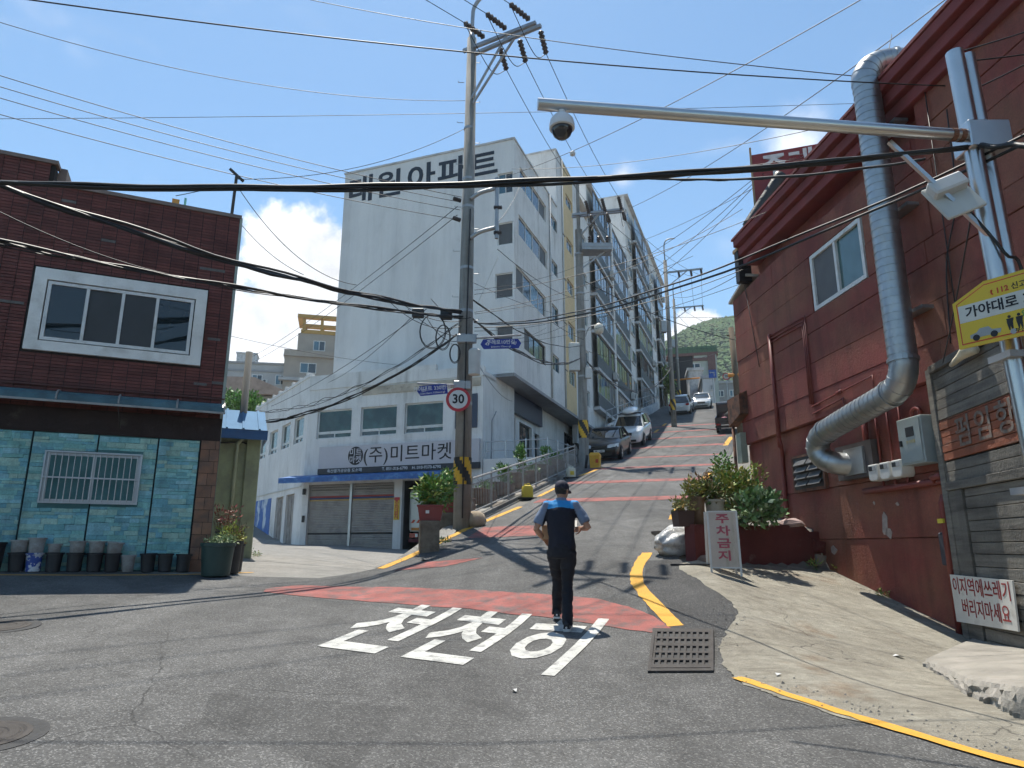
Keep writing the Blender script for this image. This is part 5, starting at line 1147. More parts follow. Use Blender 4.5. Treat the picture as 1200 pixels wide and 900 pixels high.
def rear_pole():
    t = thing('utility_pole', 'second concrete utility pole up the hill with crossarm and street lamp', 'utility pole', (PX2, PY2, PZ2), 0, 'concrete utility poles')
    H = 18.9-PZ2; b = MB(); b.tube([(0, 0, -.5), (0, 0, H*.82), (.0, 0, H*.82), (0, 0, H)], [.225, .175, .09, .08], 16); tfbuild(b, None, 'pole', M_POLE, t, smooth=True, angle=40)
    striped_band(t, .228, 1.2, 2.0)
    az = at(682, 252, 30.3).z-PZ2; far = Vector((PX2, PY2, PZ2))
    for k in range(2):
        p = Vector((-.3, .12-.24*k, az)); q = Vector((2.1, -.55-.24*k+.1, az)); b = MB(); b.bar(p, q, .1, .1); tfbuild(b, None, 'cross_arm', M_PGALV, t)
        b = MB(); b.bar((.1, -.1+.2*k, az-1.0), p.lerp(q, .55), .05); tfbuild(b, None, 'brace', M_PGALV, t)
    ins, out = [], []; fwd = Vector((.33, .94, .1))
    for f in (.35, .66, .97):
        c = Vector((-.3, .0, az)).lerp(Vector((2.1, -.6, az)), f); e = c-fwd*.9+Vector((0, 0, .32)); insulator(t, c-fwd*.15, e, .09); g = c+fwd*.9+Vector((0, 0, -.18)); insulator(t, c+fwd*.15, g, .09); ins.append(e+far); out.append(g+far)
        b = MB(); b.tube(smooth_path([e, c+Vector((0, 0, -.8)), g], 8), .012, 5); tfbuild(b, None, 'jumper', M_CABLE, t); insulator(t, c+Vector((.05, 0, -.05)), c+Vector((.05, 0, -.5)), .06)
    # transformer platform
    pz = at(700, 292, 30.2).z-PZ2
    part_box(t, None, 'platform', M_PGALV, (.1, 1.5, -.5, .3, pz-.1, pz+.02), (.1, 1.5, -.52, -.42, pz+.02, pz+.22)); 
    for k in range(3): insulator(t, (.5+.42*k, -.2, pz+.02), (.5+.42*k, -.2, pz+.7), .1)
    b = MB(); b.bar((.1, -.1, pz-.9), (1.2, -.2, pz-.1), .06); tfbuild(b, None, 'brace', M_PGALV, t)
    # lamp
    lz = at(697, 388, 30.1).z-PZ2; b = MB(); b.tube(smooth_path([(.15, -.15, lz-.25), (.35, -.25, lz+.2), (.7, -.35, lz+.3)], 6), .03, 8); tfbuild(b, None, 'lamp_arm', M_PGALV, t)
    b = MB(); b.lathe([(.05, .32), (.2, .22), (.23, .05), (.20, -.12), (.08, -.2)], 16, (.78, -.37, lz+.05)); tfbuild(b, None, 'lamp_shade', mat('cream_lamp', (.5,.48,.42), .5), t, smooth=True)
    bz = at(675, 420, 30.0).z-PZ2; part_box(t, None, 'switch_box', M_AC, (-.6, -.12, -.35, -.05, bz-.55, bz+.75), bevel=.02); part_box(t, None, 'meter_box', M_AC, (.12, .4, -.3, -.1, bz-.9, bz-.4), bevel=.02)
    for z in (4, 6.2, 8, 10): b = MB(); b.lathe([(.215, 0), (.215, .08)], 16, (0, 0, z)); tfbuild(b, None, 'steel_band', M_PGALV, t)
    return ins, out
P2IN, P2OUT = rear_pole()
def far_pole(u_base, R, zt, label, arm, lamp=True, r=.17):
    d = ray(u_base, 480); x, y = d[0]*R, d[1]*R; z = gz(x, y); t = thing('utility_pole', label, 'utility pole', (x, y, z), 0, 'concrete utility poles'); H = zt-z
    b = MB(); b.tube([(0, 0, -.5), (0, 0, H)], [r*1.2, r*.8], 12); tfbuild(b, None, 'pole', M_POLE, t, smooth=True)
    b = MB(); b.bar((-.2, 0, H-1.0), (arm, -.8, H-1.0), .12); tfbuild(b, None, 'cross_arm', M_PGALV, t); b = MB(); b.bar((0, 0, H-2.2), (arm*.6, -.5, H-1.0), .06); tfbuild(b, None, 'brace', M_PGALV, t)
    for f in (.35, .68, .95): insulator(t, (arm*f, -.8*f, H-1.0), (arm*f+.05, -.8*f, H-1.5), .1)
    if lamp: b = MB(); b.tube(smooth_path([(0, 0, H), (0, 0, H+1.3), (.25, -.1, H+1.7), (.8, -.2, H+1.75)], 6), .05, 8); tfbuild(b, None, 'lamp_neck', M_PGALV, t, smooth=True)
    striped_band(t, r*1.22, 1.2, 2.0); part_box(t, None, 'equipment_box', M_PGALV, (-.6, -.2, -.3, .1, H*.55, H*.62), bevel=.02)
    for zz in (H*.45, H*.7): b = MB(); b.lathe([(r*1.1, 0), (r*1.1, .1)], 12, (0, 0, zz)); tfbuild(b, None, 'steel_band', M_PGALV, t)
    return [Vector((x+arm*f, y-.8*f, zt-1.5)) for f in (.35, .68, .95)]
P3 = far_pole(789, 50, at(784, 305, 50).z, 'third utility pole, at the corner of the white terrace wall', 2.6)
P4 = far_pole(797, 68, at(794, 350, 68).z, 'farthest utility pole, behind the parked white car uphill', 2.8, True, .15)
def wooden_pole():
    p = at(863, 440, 42); x, y = p.x, p.y; z = gz(x, y); t = thing('telegraph_pole', 'brown pole rising behind the far corner of the red building', 'utility pole', (x, y, z)); H = at(859, 384, 42).z-z
    b = MB(); b.tube([(0, 0, -.5), (-.1, 0, H)], [.2, .16], 10); tfbuild(b, None, 'pole', mat('brown_pole', (.12,.09,.06), .9, .2, 3), t, smooth=True); b = MB(); b.bar((-.4, 0, H-.5), (.9, -.1, H-.5), .08); tfbuild(b, None, 'cross_arm', mat('brown_pole', (.12,.09,.06)), t)
    b = MB(); b.tube([(-.5, 0, H-3.0), (1.6, -.2, H-2.9)], .12, 8); tfbuild(b, None, 'orange_pipe', mat('orange_paint', (.5,.2,.04)), t)
wooden_pole()

# ------------------------------------------------------------------ wires
def wires():
    for k in range(3):
        d = Vector((-.74, -.67, 0))
        wire(f'{("left", "middle", "right")[k]} high-voltage wire from the near pole\'s crossarm, passing out over the top edge', HV1[k], HV1[k]+d*34+Vector((0, 0, .6)), .5, .010, 'high-voltage wires behind the near pole')
        wire(f'{("left", "middle", "right")[k]} high-voltage wire running from the near pole up to the second pole', HV2[k], P2IN[k], .25, .010, 'high-voltage wires between the two poles')
        wire(f'{("left", "middle", "right")[k]} high-voltage wire from the second pole up to the third pole', P2OUT[k], P3[k], .4, .012, 'high-voltage wires up the hill')
        wire(f'{("left", "middle", "right")[k]} high-voltage wire between the two farthest poles', P3[k], P4[k], .3, .014, 'high-voltage wires at the hilltop')
    wire('long thin wire crossing the whole sky just above the near pole\'s brace', at(-220, -38, 10), at(1320, 106, 12.6), .35, .009)
    wire('thin wire crossing behind the near pole\'s crossarm towards the duct elbow', at(300, -14, 17.5), at(1120, 100, 12.2), .3, .009)
    wire('faint thin wire level across the left sky and behind the near pole', at(-200, 140, 26), at(1010, 121, 26), .15, .009)
    for k, (v0, u1, v1) in enumerate([(57, 541, 231), (70, 540, 237), (83, 539, 246), (102, 534, 257)]):
        p = at(0, v0, 14.6); q = at(u1, v1, 16.1); wire(f'{("topmost", "second", "third", "lowest")[k]} of four parallel wires slanting from the upper left to the near pole', p, q, .55, .0085, 'four parallel wires from the upper left', ext=(.9, 0))
    bundle('thick black cable slung across the whole picture to the steel camera pole', at(-200, 203, 7.4), at(1147, 171, 6.2), .24, [.018, .015, .013, .010], .018, 3)
    bundle('black cable forking off below the thick slung cable near the red building', at(735, 207, 6.72), at(1085, 186, 6.35), .10, [.012, .010], .01, 4)
    bundle('heavier cable bundle from the left edge down to the near pole\'s junction boxes', at(0, 176, 10.6), at(541, 366, 16.05), .55, [.034, .026, .022, .016, .012], .035, 5, ext=(.5, 0))
    bundle('lower cable bundle across the brick house front to the near pole', at(0, 262, 10.8), at(541, 372, 16.05), .30, [.020, .018, .014, .012, .01], .035, 6, ext=(.5, 0))
    wire('thin cable over the brick house front between the two bundles', at(-40, 228, 10.8), at(200, 322, 12.0), .12, .009)
    bundle('sagging cable bundle from the near pole down-left past the market roof', at(536, 392, 16.1), at(276, 497, 19.6), .55, [.016, .014, .012, .010, .010], .04, 7)
    bundle('thin looped cables above the sagging bundle over the market roof', at(536, 380, 16.1), at(300, 482, 24), .6, [.009, .008, .008], .05, 8)
    wire('upper of two wires slanting down-left from the near pole over the cloud', at(536, 242, 16.1), at(292, 420, 45), .3, .010, 'two wires slanting down-left from the near pole')
    wire('lower of two wires slanting down-left from the near pole over the cloud', at(536, 252, 16.1), at(292, 427, 45), .3, .010, 'two wires slanting down-left from the near pole')
    wire('wire from the junction boxes down to the left end of the market roof', at(500, 362, 16.), at(318, 476, 28), .2, .009); wire('wire from the junction boxes down to the middle of the market parapet', at(482, 372, 16.), at(385, 448, 29), .2, .009)
    wire('dark wire from the brick house roof post falling to the cable bundle', LB.w(-.13, 7.6, -.3), at(418, 334, 14.4), .45, .008); wire('thin wire from the brick house corner to the left cable bundle', LB.w(.04, 6.6, 0), at(356, 322, 14.0), .12, .007)
    bundle('strong cable from the near pole to the switch box of the second pole', at(545, 366, 16.1), at(680, 420, 30), .7, [.022, .018, .014], .03, 9)
    bundle('upper cable from the near pole to the second pole', at(548, 346, 16.1), at(682, 405, 30), .5, [.016, .012], .02, 10)
    bundle('long black cable from the near pole rising right to the steel pole top', at(556, 378, 16.1), at(1128, 124, 6.3), .75, [.014, .012], .012, 11, ext=(0, .3))
    wire('thin cable from the near pole to the far end of the red building', at(556, 384, 16.1), at(880, 312, 15.6), .35, .010)
    for k, (u0, v0, u1, v1, R1) in enumerate([(556, 388, 690, 362, 30), (556, 340, 700, 300, 30), (552, 330, 690, 372, 30), (556, 395, 640, 384, 26), (600, 402, 870, 332, 15.8), (556, 368, 812, 300, 20), (620, 395, 700, 358, 29), (690, 300, 880, 222, 16.5)]): wire(['service wire from the near pole to the lamp of the second pole', 'highest service wire across the white block windows', 'service wire crossing down to the second pole above the others', 'short service wire to the white block below the street-name sign', 'service wire from the white block to the far end of the red building', 'service wire rising right from the junction to the sky gap', 'short service wire ending at the second pole by the yellow strip', 'service wire from the second pole to the red cornice'][k], at(u0, v0, 16.1 if u0 < 560 else 29), at(u1, v1, R1), .25, .007, 'thin service wires right of the near pole')
    wire('thin wire rising right from the near pole across the white block windows', at(556, 366, 16.1), at(870, 245, 15.4), .4, .007)
    bundle('cable from the second pole running right behind the red building', at(686, 330, 30), at(880, 402, 38), .4, [.02], .0, 12)
    bundle('drooping cables from the second pole to the third pole', at(688, 424, 30), at(787, 430, 50), 1.6, [.02, .016, .016], .05, 13)
    wire('wire with a white ball rising to the upper right sky', at(590, 208, 22), at(1060, -30, 10), .3, .009)
    wire('wire slanting from the white block past the camera dome to the red building', at(600, 198, 24), at(960, 150, 15.5), .3, .009); wire('faint wire below it from the white block to the cornice', at(610, 206, 26), at(940, 186, 16.5), .25, .008)
    wire('wire from the second pole\'s crossarm rising past the duct elbow to the top right', at(740, 243, 30), at(1150, -32, 12), .35, .011)
    wire('short wire hanging beside the duct elbow', at(1045, 40, 11.5), at(1038, 72, 11.2), .02, .006)
    for k, (u, v) in enumerate([(700, 330), (712, 352), (742, 345)]): wire(f'{("lowest", "middle", "highest")[k]} of three thin wires fanning from the rooftop sign down to the second pole', at(u, v, 31), at(895, 200+3*k, 17.5), .3, .009, 'wires fanning from the rooftop sign')
    wire('wire from the third pole across to the roof of the red building', at(790, 348, 49), at(900, 300, 16.5), .4, .012); wire('far wire crossing below the hilltop cloud', at(770, 371, 60), at(900, 371, 62), .1, .016)
    wire('white drop cable hanging from the near pole\'s side rack', at(584, 300, 16.0), at(560, 355, 16.0), .0, .010, m=M_AC); wire('curved drop cable from the side rack towards the white block', at(583, 292, 16.), at(690, 352, 29.9), .35, .010)
    tang = [('topmost', 470, 355, 16, 541, 376, 16.1, .18), ('longest', 455, 352, 15.6, 541, 382, 16.1, .3), ('lowest', 500, 372, 16, 541, 398, 16.1, .25), ('widest', 478, 362, 16, 560, 392, 16.05, .28), ('shortest', 505, 350, 16, 552, 372, 16, .2)]
    for k, (w_, u0, v0, r0, u1, v1, r1, sg) in enumerate(tang): wire(f'{w_} slack cable loop in the tangle left of the near pole', at(u0, v0, r0), at(u1, v1, r1), sg, .009, 'slack cable loops at the near pole')
    more = [('wire from the white block roof corner to the near pole side rack', 610, 215, 30, 582, 262, 16.0, .2), ('wire dropping from the near pole behind the round sign to the market corner', 548, 405, 16.2, 600, 470, 29, .3), ('wire from the second pole lamp to the white block second row windows', 684, 398, 30, 640, 372, 31, .1), ('wire from the second pole crossarm down to the far blocks', 688, 262, 30, 765, 330, 55, .5), ('low wire from the second pole across to the brown pole', 690, 412, 30, 858, 405, 42, .8), ('wire from the third pole across to the hilltop houses', 790, 365, 50, 845, 410, 75, .4), ('wire between third pole and brown pole', 790, 356, 50, 859, 388, 42, .3), ('upper left thin wire ending on the near pole below the crossarm', -20, 20, 15, 545, 118, 16.2, .5), ('long thin wire from the left edge to the white block gable', -20, 310, 20, 470, 428, 29, .4), ('wire from the near pole to the roof of the red building above its window', 556, 345, 16.1, 930, 235, 14.2, .3), ('wire from the steel pole down the red wall to the timber front', 1150, 180, 6.4, 1105, 425, 9.0, .05)]
    wire('wire from the near pole top down to the brick house roof post', at(546, 150, 16.2), LB.w(-.14, 7.72, -.3), .4, .0075)
    for (lb, u0, v0, r0, u1, v1, r1, sg) in more: wire(lb, at(u0, v0, r0), at(u1, v1, r1), sg, .0075 if r0 < 25 else .011)
    b = MB(); p = at(671, 180, 17.4); b.lathe([(.02, -.08), (.07, -.05), (.085, 0), (.07, .05), (.02, .08)], 12, tuple(p)); tag(tfbuild(b, None, 'marker_ball', M_AC, None, smooth=True), 'small white ball hanging on a wire below the camera dome', 'marker ball')
    for k, (u0, v0, u1, v1) in enumerate([(1120, 62, 1205, 33), (1128, 72, 1205, 60), (1130, 110, 1205, 70)]): wire(f'{("top", "middle", "lowest")[k]} of the thin wires running right from the top of the steel pole', at(u0, v0, 6.3), at(u1, v1, 7.2), .03, .007, 'thin wires right of the steel pole', ext=(0, 1.5))
    bundle('black cable wrapped at the steel pole running out to the right edge', at(1147, 171, 6.15), at(1205, 169, 5.9), .0, [.022, .018, .014], .015, 14, ext=(0, 4))
wires()

# ------------------------------------------------------------------ steel pole with the camera arm
def cctv():
    # vertical line of the pole through the arm joint
    base = at(1146, 170, 6.25); x, y = base.x, base.y; z = gz(x, y); t = thing('camera_pole', 'shiny twin-tube steel pole with a long camera arm, right edge', 'camera pole', (x, y, z)); top = at(1120, 60, 6.2)-Vector((x, y, z))
    b = MB(); b.tube([(-.02, -.12, -.3), (-.02, 0, top.z*.5), (-.06, 0, top.z)], .068, 18); tfbuild(b, None, 'pole', M_STEEL, t, smooth=True, angle=40)
    b = MB(); b.tube([(.135, -.04, -.3), (.135, .08, top.z*.5), (.09, .07, top.z+.02)], .064, 18); tfbuild(b, None, 'pole', M_STEEL, t, smooth=True, angle=40)
    o = Vector((x, y, z)); j = Vector(at(1143, 160, 6.2))-o; tip = Vector(at(630, 122, 4.6)); tip.z = j.z+z+.02; tip = Vector(at(630, 122, (tip.z-CAMZ)/ray(630, 122)[2]))-o
    b = MB(); b.tube([j, tip], [.05, .046], 16); tfbuild(b, None, 'camera_arm', M_STEEL, t, smooth=True, angle=40)
    b = MB(); b.bar(Vector(at(1042, 166, 5.8))-o, Vector(at(1168, 284, 6.2))-o, .032); tfbuild(b, None, 'brace', M_STEEL, t)
    part_box(t, None, 'joint_plate', M_STEEL, (-.12, .22, -.1, .13, j.z-.12, j.z+.12), bevel=.01)
    for f in (.03, .05): b = MB(); p = j.lerp(tip, f); q = j.lerp(tip, f+.012); b.tube([p, q], .054, 16); tfbuild(b, None, 'rust_band', M_RUST, t)
    # dome camera
    c = Vector(at(657, 152, 4.62)); f = (c-o-j).dot((tip-j).normalized())/(tip-j).length; a = j.lerp(tip, f)
    cam_ = bpy.data.objects.new('dome_camera', None)
    hz_ = .20
    b = MB(); b.lathe([(.012, .0), (.03, 0), (.03, -.03), (.06, -.045), (.088, -.08), (.098, -.125), (.096, -.15), (.088, -.155)], 24, tuple(a+Vector((0, 0, -.045)))); h = tfbuild(b, None, 'camera_housing', mat('white_camera_plastic', (.62,.62,.62), .4, .05, 4), t, smooth=True, angle=50)
    b = MB(); b.lathe([(.082, -.15), (.078, -.175), (.065, -.205), (.04, -.228), (.005, -.236)], 24, tuple(a+Vector((0, 0, -.045)))); tfbuild(b, None, 'camera_dome', mat('smoked_dome', (.02,.02,.022), .08, 0, 1, spec=.8), h, smooth=True)
    # solar-lit box
    p = Vector(at(1117, 232, 6.05))-o; m = MB(); m.box(-.17, .17, -.12, .12, -.015, .015); e = tfbuild(m, None, 'solar_panel', mat('pale_panel', (.46,.46,.42), .5, .1, 4), t, bevel=.006); e.location = p; e.rotation_euler = (R_(70), R_(-20), R_(-10)); e.scale = (.9, 1.5, 1)
    m = MB(); m.box(-.15, .15, .02, .11, -.02, .1); e2 = tfbuild(m, None, 'panel_housing', M_AC, e, bevel=.012); m = MB(); m.box(-.15, -.01, -.10, .0, -.022, -.015).box(.01, .15, -.10, .0, -.022, -.015); tfbuild(m, None, 'panel_cell', mat('grey_cells', (.33,.33,.32), .4), e)
    b = MB(); b.bar(p+Vector((.12, .02, .0)), (0, 0, p.z-.05), .03); tfbuild(b, None, 'panel_bracket', M_STEEL, t)
    b = MB(); b.tube(smooth_path([p+Vector((.1, 0, -.1)), Vector((-.02, -.1, p.z-.5)), Vector((.1, -.1, p.z-.8)), Vector((.12, -.05, 1.0))], 6), .012, 6); tfbuild(b, None, 'cable', M_CABLE, t)
    for zz in (1.0, 1.6, 2.6): part_box(t, None, 'clamp', M_PGALV, (-.12, .23, -.11, .13, zz, zz+.05))
    # yellow address plate
    s = thing('address_sign', 'yellow six-sided address plate with police car drawing on the steel pole', 'sign', o+Vector((0, 0, 0)), 0)
    R0 = 6.0; P00, P10, P01, P11, PT0 = [Vector(at(u, v, r)) for u, v, r in ((1126, 410, 6.05), (1290, 368, 5.75), (1119, 357, 6.05), (1284, 316, 5.75), (1167, 332, 5.97))]
    s.location = P00; ex = (P10-P00); ex.z = 0; W_ = ex.length; rotz = math.atan2(ex.y, ex.x); s.rotation_euler = (0, 0, rotz); h1 = (P01-P00).z; h2 = h1+.11
    M_YS = mat('yellow_sign_plate', (.62,.43,.02), .45, .05, 3); M_RS = mat('orange_red_print', (.50,.06,.02), .6); M_WS = mat('pale_sign_band', (.55,.54,.48), .5)
    def poly(i): return [(i, i), (W_-i, i), (W_-i, h1-i*.6), (W_*.73, h2-i), (W_*.27, h2-i), (i, h1-i*.6)]
    m = MB(); m.prism(poly(0), -.02, .0); tfbuild(m, None, 'plate', M_YS, s)
    m = MB(); m.prism(poly(.025), -.0225, -.0205); tfbuild(m, None, 'red_border', M_RS, s); m = MB(); m.prism(poly(.034), -.0245, -.0225); tfbuild(m, None, 'plate_face', M_YS, s)
    part_box(s, None, 'white_band', M_WS, (.036, W_-.036, -.0262, -.0245, h1*.53, h1*.90))
    k = W_/1.3
    text('가야대로 330번길', .145*k, M_TXT, s, (W_/2, -.0275, h1*.71), bold=.022, depth=.0008); text('112', .085*k, M_RS, s, (W_*.40, -.026, h1*1.02), bold=.03, depth=.0008); text('신고위치', .08*k, M_TXT, s, (W_*.58, -.026, h1*1.02), bold=.015, depth=.0008)
    text('안전', .075*k, mat('green_print', (.03,.25,.05), .6), s, (W_*.56, -.026, h1*.42), bold=.02, depth=.0008); text('안심', .075*k, M_RS, s, (W_*.71, -.026, h1*.42), bold=.02, depth=.0008); text('골목길', .075*k, M_TXT, s, (W_*.87, -.026, h1*.42), bold=.02, depth=.0008); text('경찰이 함께합니다', .07*k, M_TXT, s, (W_*.72, -.026, h1*.27), bold=.015, depth=.0008); text('부산사상경찰서', .055*k, M_TXT, s, (W_*.58, -.026, h1*.12), bold=.01, depth=.0008)
    M_PC = mat('grey_print', (.30,.32,.32), .6); cx, cz = W_*.22, h1*.16
    m = MB(); m.prism([(cx-.10, cz), (cx+.10, cz), (cx+.11, cz+.03), (cx+.05, cz+.038), (cx+.03, cz+.065), (cx-.03, cz+.065), (cx-.055, cz+.038), (cx-.10, cz+.028)], -.026, -.0245); tfbuild(m, None, 'printed_car', M_PC, s)
    for dx in (-.06, .06): m = MB(); m.lathe([(.024, 0), (.024, .0008)], 14); m.v = [(cx+dx+a, -.0272-c_, cz+b_) for a, b_, c_ in m.v]; tfbuild(m, None, 'printed_wheel', M_TXT, s)
    for dx in (.15, .21):
        m = MB(); X = cx+dx+.02; m.prism([(X-.012, cz+.0), (X-.004, cz), (X, cz+.03), (X+.006, cz), (X+.016, cz), (X+.018, cz+.055), (X+.026, cz+.085), (X-.02, cz+.085), (X-.02, cz+.05)], -.026, -.0245); m.lathe([(.011, 0), (.011, .001)], 10); m.v[-20:] = [(X+a, -.0255-c_, cz+.098+b_) for a, b_, c_ in m.v[-20:]]; tfbuild(m, None, 'printed_figure', M_TXT, s)
    m = MB(); m.tube([(W_*.33+.012*math.cos(a), -.0258, h1*1.02+.018*math.sin(a)) for a in np.linspace(1.9, 4.6, 7)], .006, 5); tfbuild(m, None, 'printed_receiver', M_RS, s)
    m = MB(); m.lathe([(.02, 0), (.02, .0008)], 16); m.v = [(W_*.43+a, -.0255-c_, h1*.12+b_) for a, b_, c_ in m.v]; tfbuild(m, None, 'printed_badge', M_PC, s)
    s['label'] = 'yellow address plate with pale name band and police car drawing, on the steel pole'
    for zz in (.1, .25): part_box(s, None, 'bracket', M_STEEL, (W_*.35, W_*.65, .0, .06, zz, zz+.03))
cctv()
# ------------------------------------------------------------------ plants
M_LEAF = mat('leaf_green', (.06,.12,.03), .55, .1, 3, attr='tint', spec=.35)
M_STEM = mat('plant_stem', (.10,.075,.04), .9, .2, 6)
GREEN = [(.09,.20,.04), (.12,.26,.05), (.065,.15,.03), (.15,.30,.06), (.10,.21,.06)]
OLIVE = [(.30,.33,.07), (.24,.29,.06), (.36,.33,.08), (.17,.22,.05), (.32,.25,.08)]
DARK = [(.09,.17,.06), (.12,.21,.075), (.17,.25,.11), (.26,.32,.19), (.07,.13,.05)]
def foliage(parent, c, rad, n, leaf, pal, seed=1, name='foliage', lobes=5, up=.3, long=2.2, clump=.45):
    rnd = random.Random(seed); b = MB(); c = Vector(c); rad = Vector(rad)
    cs = [Vector((rnd.uniform(-.55, .55)*rad.x, rnd.uniform(-.55, .55)*rad.y, rnd.uniform(-.6, .65)*rad.z)) for _ in range(lobes*3)]
    for i in range(n):
        k = rnd.choice(cs); d = Vector((rnd.gauss(0, 1), rnd.gauss(0, 1), rnd.gauss(0, 1))).normalized()*rnd.random()**.4*clump
        p = c+k+Vector((d.x*rad.x, d.y*rad.y, d.z*rad.z))
        o = (p-c); o = Vector((o.x/rad.x, o.y/rad.y, o.z/rad.z)); 
        a = (o.normalized()*.7+Vector((rnd.uniform(-1, 1), rnd.uniform(-1, 1), rnd.uniform(-.6, .8)+up))).normalized(); s = leaf*rnd.uniform(.6, 1.35); side = a.cross(Vector((rnd.uniform(-1, 1), rnd.uniform(-1, 1), rnd.uniform(-1, 1)))).normalized(); nrm = a.cross(side)
        k = rnd.uniform(.7, 1.3); col = tuple(q*k for q in rnd.choice(pal))
        w = s/long; b.add([p, p+a*s*.45+side*w*.5-nrm*s*.04, p+a*s-nrm*s*.14, p+a*s*.45-side*w*.5-nrm*s*.04], [(0, 1, 2), (0, 2, 3)], 0, col)
    return tfbuild(b, None, name, M_LEAF, parent, recalc=False)
def stems(parent, base, top, rad, n, r=.008, seed=1):
    rnd = random.Random(seed); b = MB()
    for _ in range(n):
        p = Vector(base)+Vector((rnd.uniform(-.3, .3)*rad[0], rnd.uniform(-.3, .3)*rad[1], 0)); q = Vector(top)+Vector((rnd.uniform(-.7, .7)*rad[0], rnd.uniform(-.7, .7)*rad[1], rnd.uniform(-.4, .5)*rad[2])); b.tube([p, p.lerp(q, .5)+Vector((rnd.uniform(-.05, .05), rnd.uniform(-.05, .05), .03)), q], [r, r*.8, r*.4], 5)
    return tfbuild(b, None, 'stems', M_STEM, parent)
def pot_mesh(r0, r1, h, rim=.015):
    b = MB(); b.lathe([(r0*.9, 0), (r0, .01), (r1-.01, h-rim*2.2), (r1-.01, h-rim*2), (r1+.008, h-rim*1.9), (r1+.008, h), (r1-.015, h), (r1-.03, h-.04), (.01, h-.045)], 20); return b
M_BPOT = mat('black_plastic_pot', (.018,.018,.02), .55, .3, 6); M_GPOT = mat('grey_plastic_pot', (.34,.33,.31), .6, .15, 5, col2=(.24,.22,.2), mixscale=6); M_SOIL = mat('soil', (.05,.038,.028), .95)
def props_left():
    t = None
    # row of stacked pots along the teal wall
    us = [-14, 18.8, 39, 62, 86.6, 110, 131, 150, 173, 193, 214]; up = {1, 2, 3, 4, 5, 6}
    names = ['large black pot cut by the left edge', 'first', 'second', 'third', 'fourth', 'fifth', 'sixth', 'seventh', 'eighth', 'ninth', 'last']
    blacks = MB()
    ordw = {1: 'leftmost whole black pot', 3: 'black pot just right of the blue printed pot', 4: 'second black pot right of the blue printed pot', 5: 'third black pot right of the blue printed pot', 6: 'fourth black pot right of the blue printed pot', 8: 'first black pot right of the lone grey pot', 9: 'middle black pot of the three right of the lone grey pot', 10: 'black pot nearest the brown tiled corner'}
    gord = {1: 'grey pot standing on the leftmost whole black pot', 2: 'tall grey pot standing on the blue printed pot', 3: 'small grey pot right of the one on the blue printed pot', 4: 'grey pot standing third from the right on the black row', 5: 'grey pot standing second from the right on the black row', 6: 'rightmost of the grey pots standing on black ones'}
    for i, u in enumerate(us):
        s, _ = LB.px(u, 664, .17); h = .30 if i else .42; r = .125 if i else .2; p = LB.w(s, 0, .17); z = gz(p.x, p.y)
        if i == 7: b = pot_mesh(.085, .115, .27); o = tfbuild(b, None, 'flower_pot', M_GPOT, None, smooth=True, angle=40); tag(o, 'lone grey pot on the ground in the row under the barred window', 'pot', 'pots along the teal wall')
        elif i == 2:
            M_PR = mat('blue_white_print', (.03,.07,.30), .5, .1, 5, col2=(.55,.57,.6), mixscale=9, mixpos=(.5,.53)); b = pot_mesh(.10, .122, .29); o = tfbuild(b, None, 'flower_pot', M_PR, None, smooth=True, angle=40); tag(o, 'blue and white printed bucket in the row under the barred window', 'pot', 'pots along the teal wall')
        elif i == 0: b = pot_mesh(.16, .2, .45); o = tfbuild(b, None, 'flower_pot', M_BPOT, None, smooth=True, angle=40); tag(o, 'big black pot cut off by the left picture edge', 'pot', 'pots along the teal wall')
        else: b = pot_mesh(.10, .125, h); o = tfbuild(b, None, 'flower_pot', M_BPOT, None, smooth=True, angle=40); tag(o, ordw[i]+', on the ground', 'pot', 'pots along the teal wall')
        o.location = (p.x, p.y, z); o.rotation_euler = (R_(random.uniform(-2, 2)), R_(random.uniform(-2, 2)), 0)
        if i in up:
            hh = {2: .24, 3: .15, 6: .19}.get(i, .20); rr = .125 if i != 3 else .10; b = pot_mesh(rr*.8, rr, hh, .012); g = tfbuild(b, None, 'flower_pot', M_GPOT, None, smooth=True, angle=40); tag(g, gord[i], 'pot', 'grey pots stacked on the row'); g.location = (p.x+random.uniform(-.02, .02), p.y, z+.288)
            if i == 6: g.rotation_euler = (0, R_(7), 0)
    # three big planters at the house corner
    M_GP = mat('dark_green_planter', (.022,.05,.042), .5, .15, 4)
    for (u, v, R, r, h, pal, leaf, n, lab, ht) in [(253, 668, 12.75, .27, .54, [(.22,.28,.14), (.16,.24,.10), (.30,.36,.20)], .05, 420, 'big dark green planter of pale low leaves at the brick house corner', .10), (268, 667, 13.2, .2, .55, OLIVE, .08, 260, 'dark planter with yellowish leaves behind the green planter', .2), (274, 660, 13.8, .17, .5, [(.16,.08,.04), (.22,.14,.07), (.10,.09,.03)], .07, 160, 'small dark planter with dry brown leaves farthest at the house corner', .22)]:
        p = at(u, v, R); z = gz(p.x, p.y); t = thing('planter', lab, 'planter', (p.x, p.y, z), 0, 'planters at the brick house corner'); b = pot_mesh(r*.82, r, h, .03); tfbuild(b, None, 'pot', M_GP if r > .25 else M_BPOT, t, smooth=True, angle=40)
        foliage(t, (0, 0, h+ht*.4), (r*1.0, r*1.0, ht), n, leaf, pal, int(u), clump=.6)
        if r < .25: stems(t, (0, 0, h-.05), (0, 0, h+.3), (r*1.6, r, .3), 9, .006, int(u))
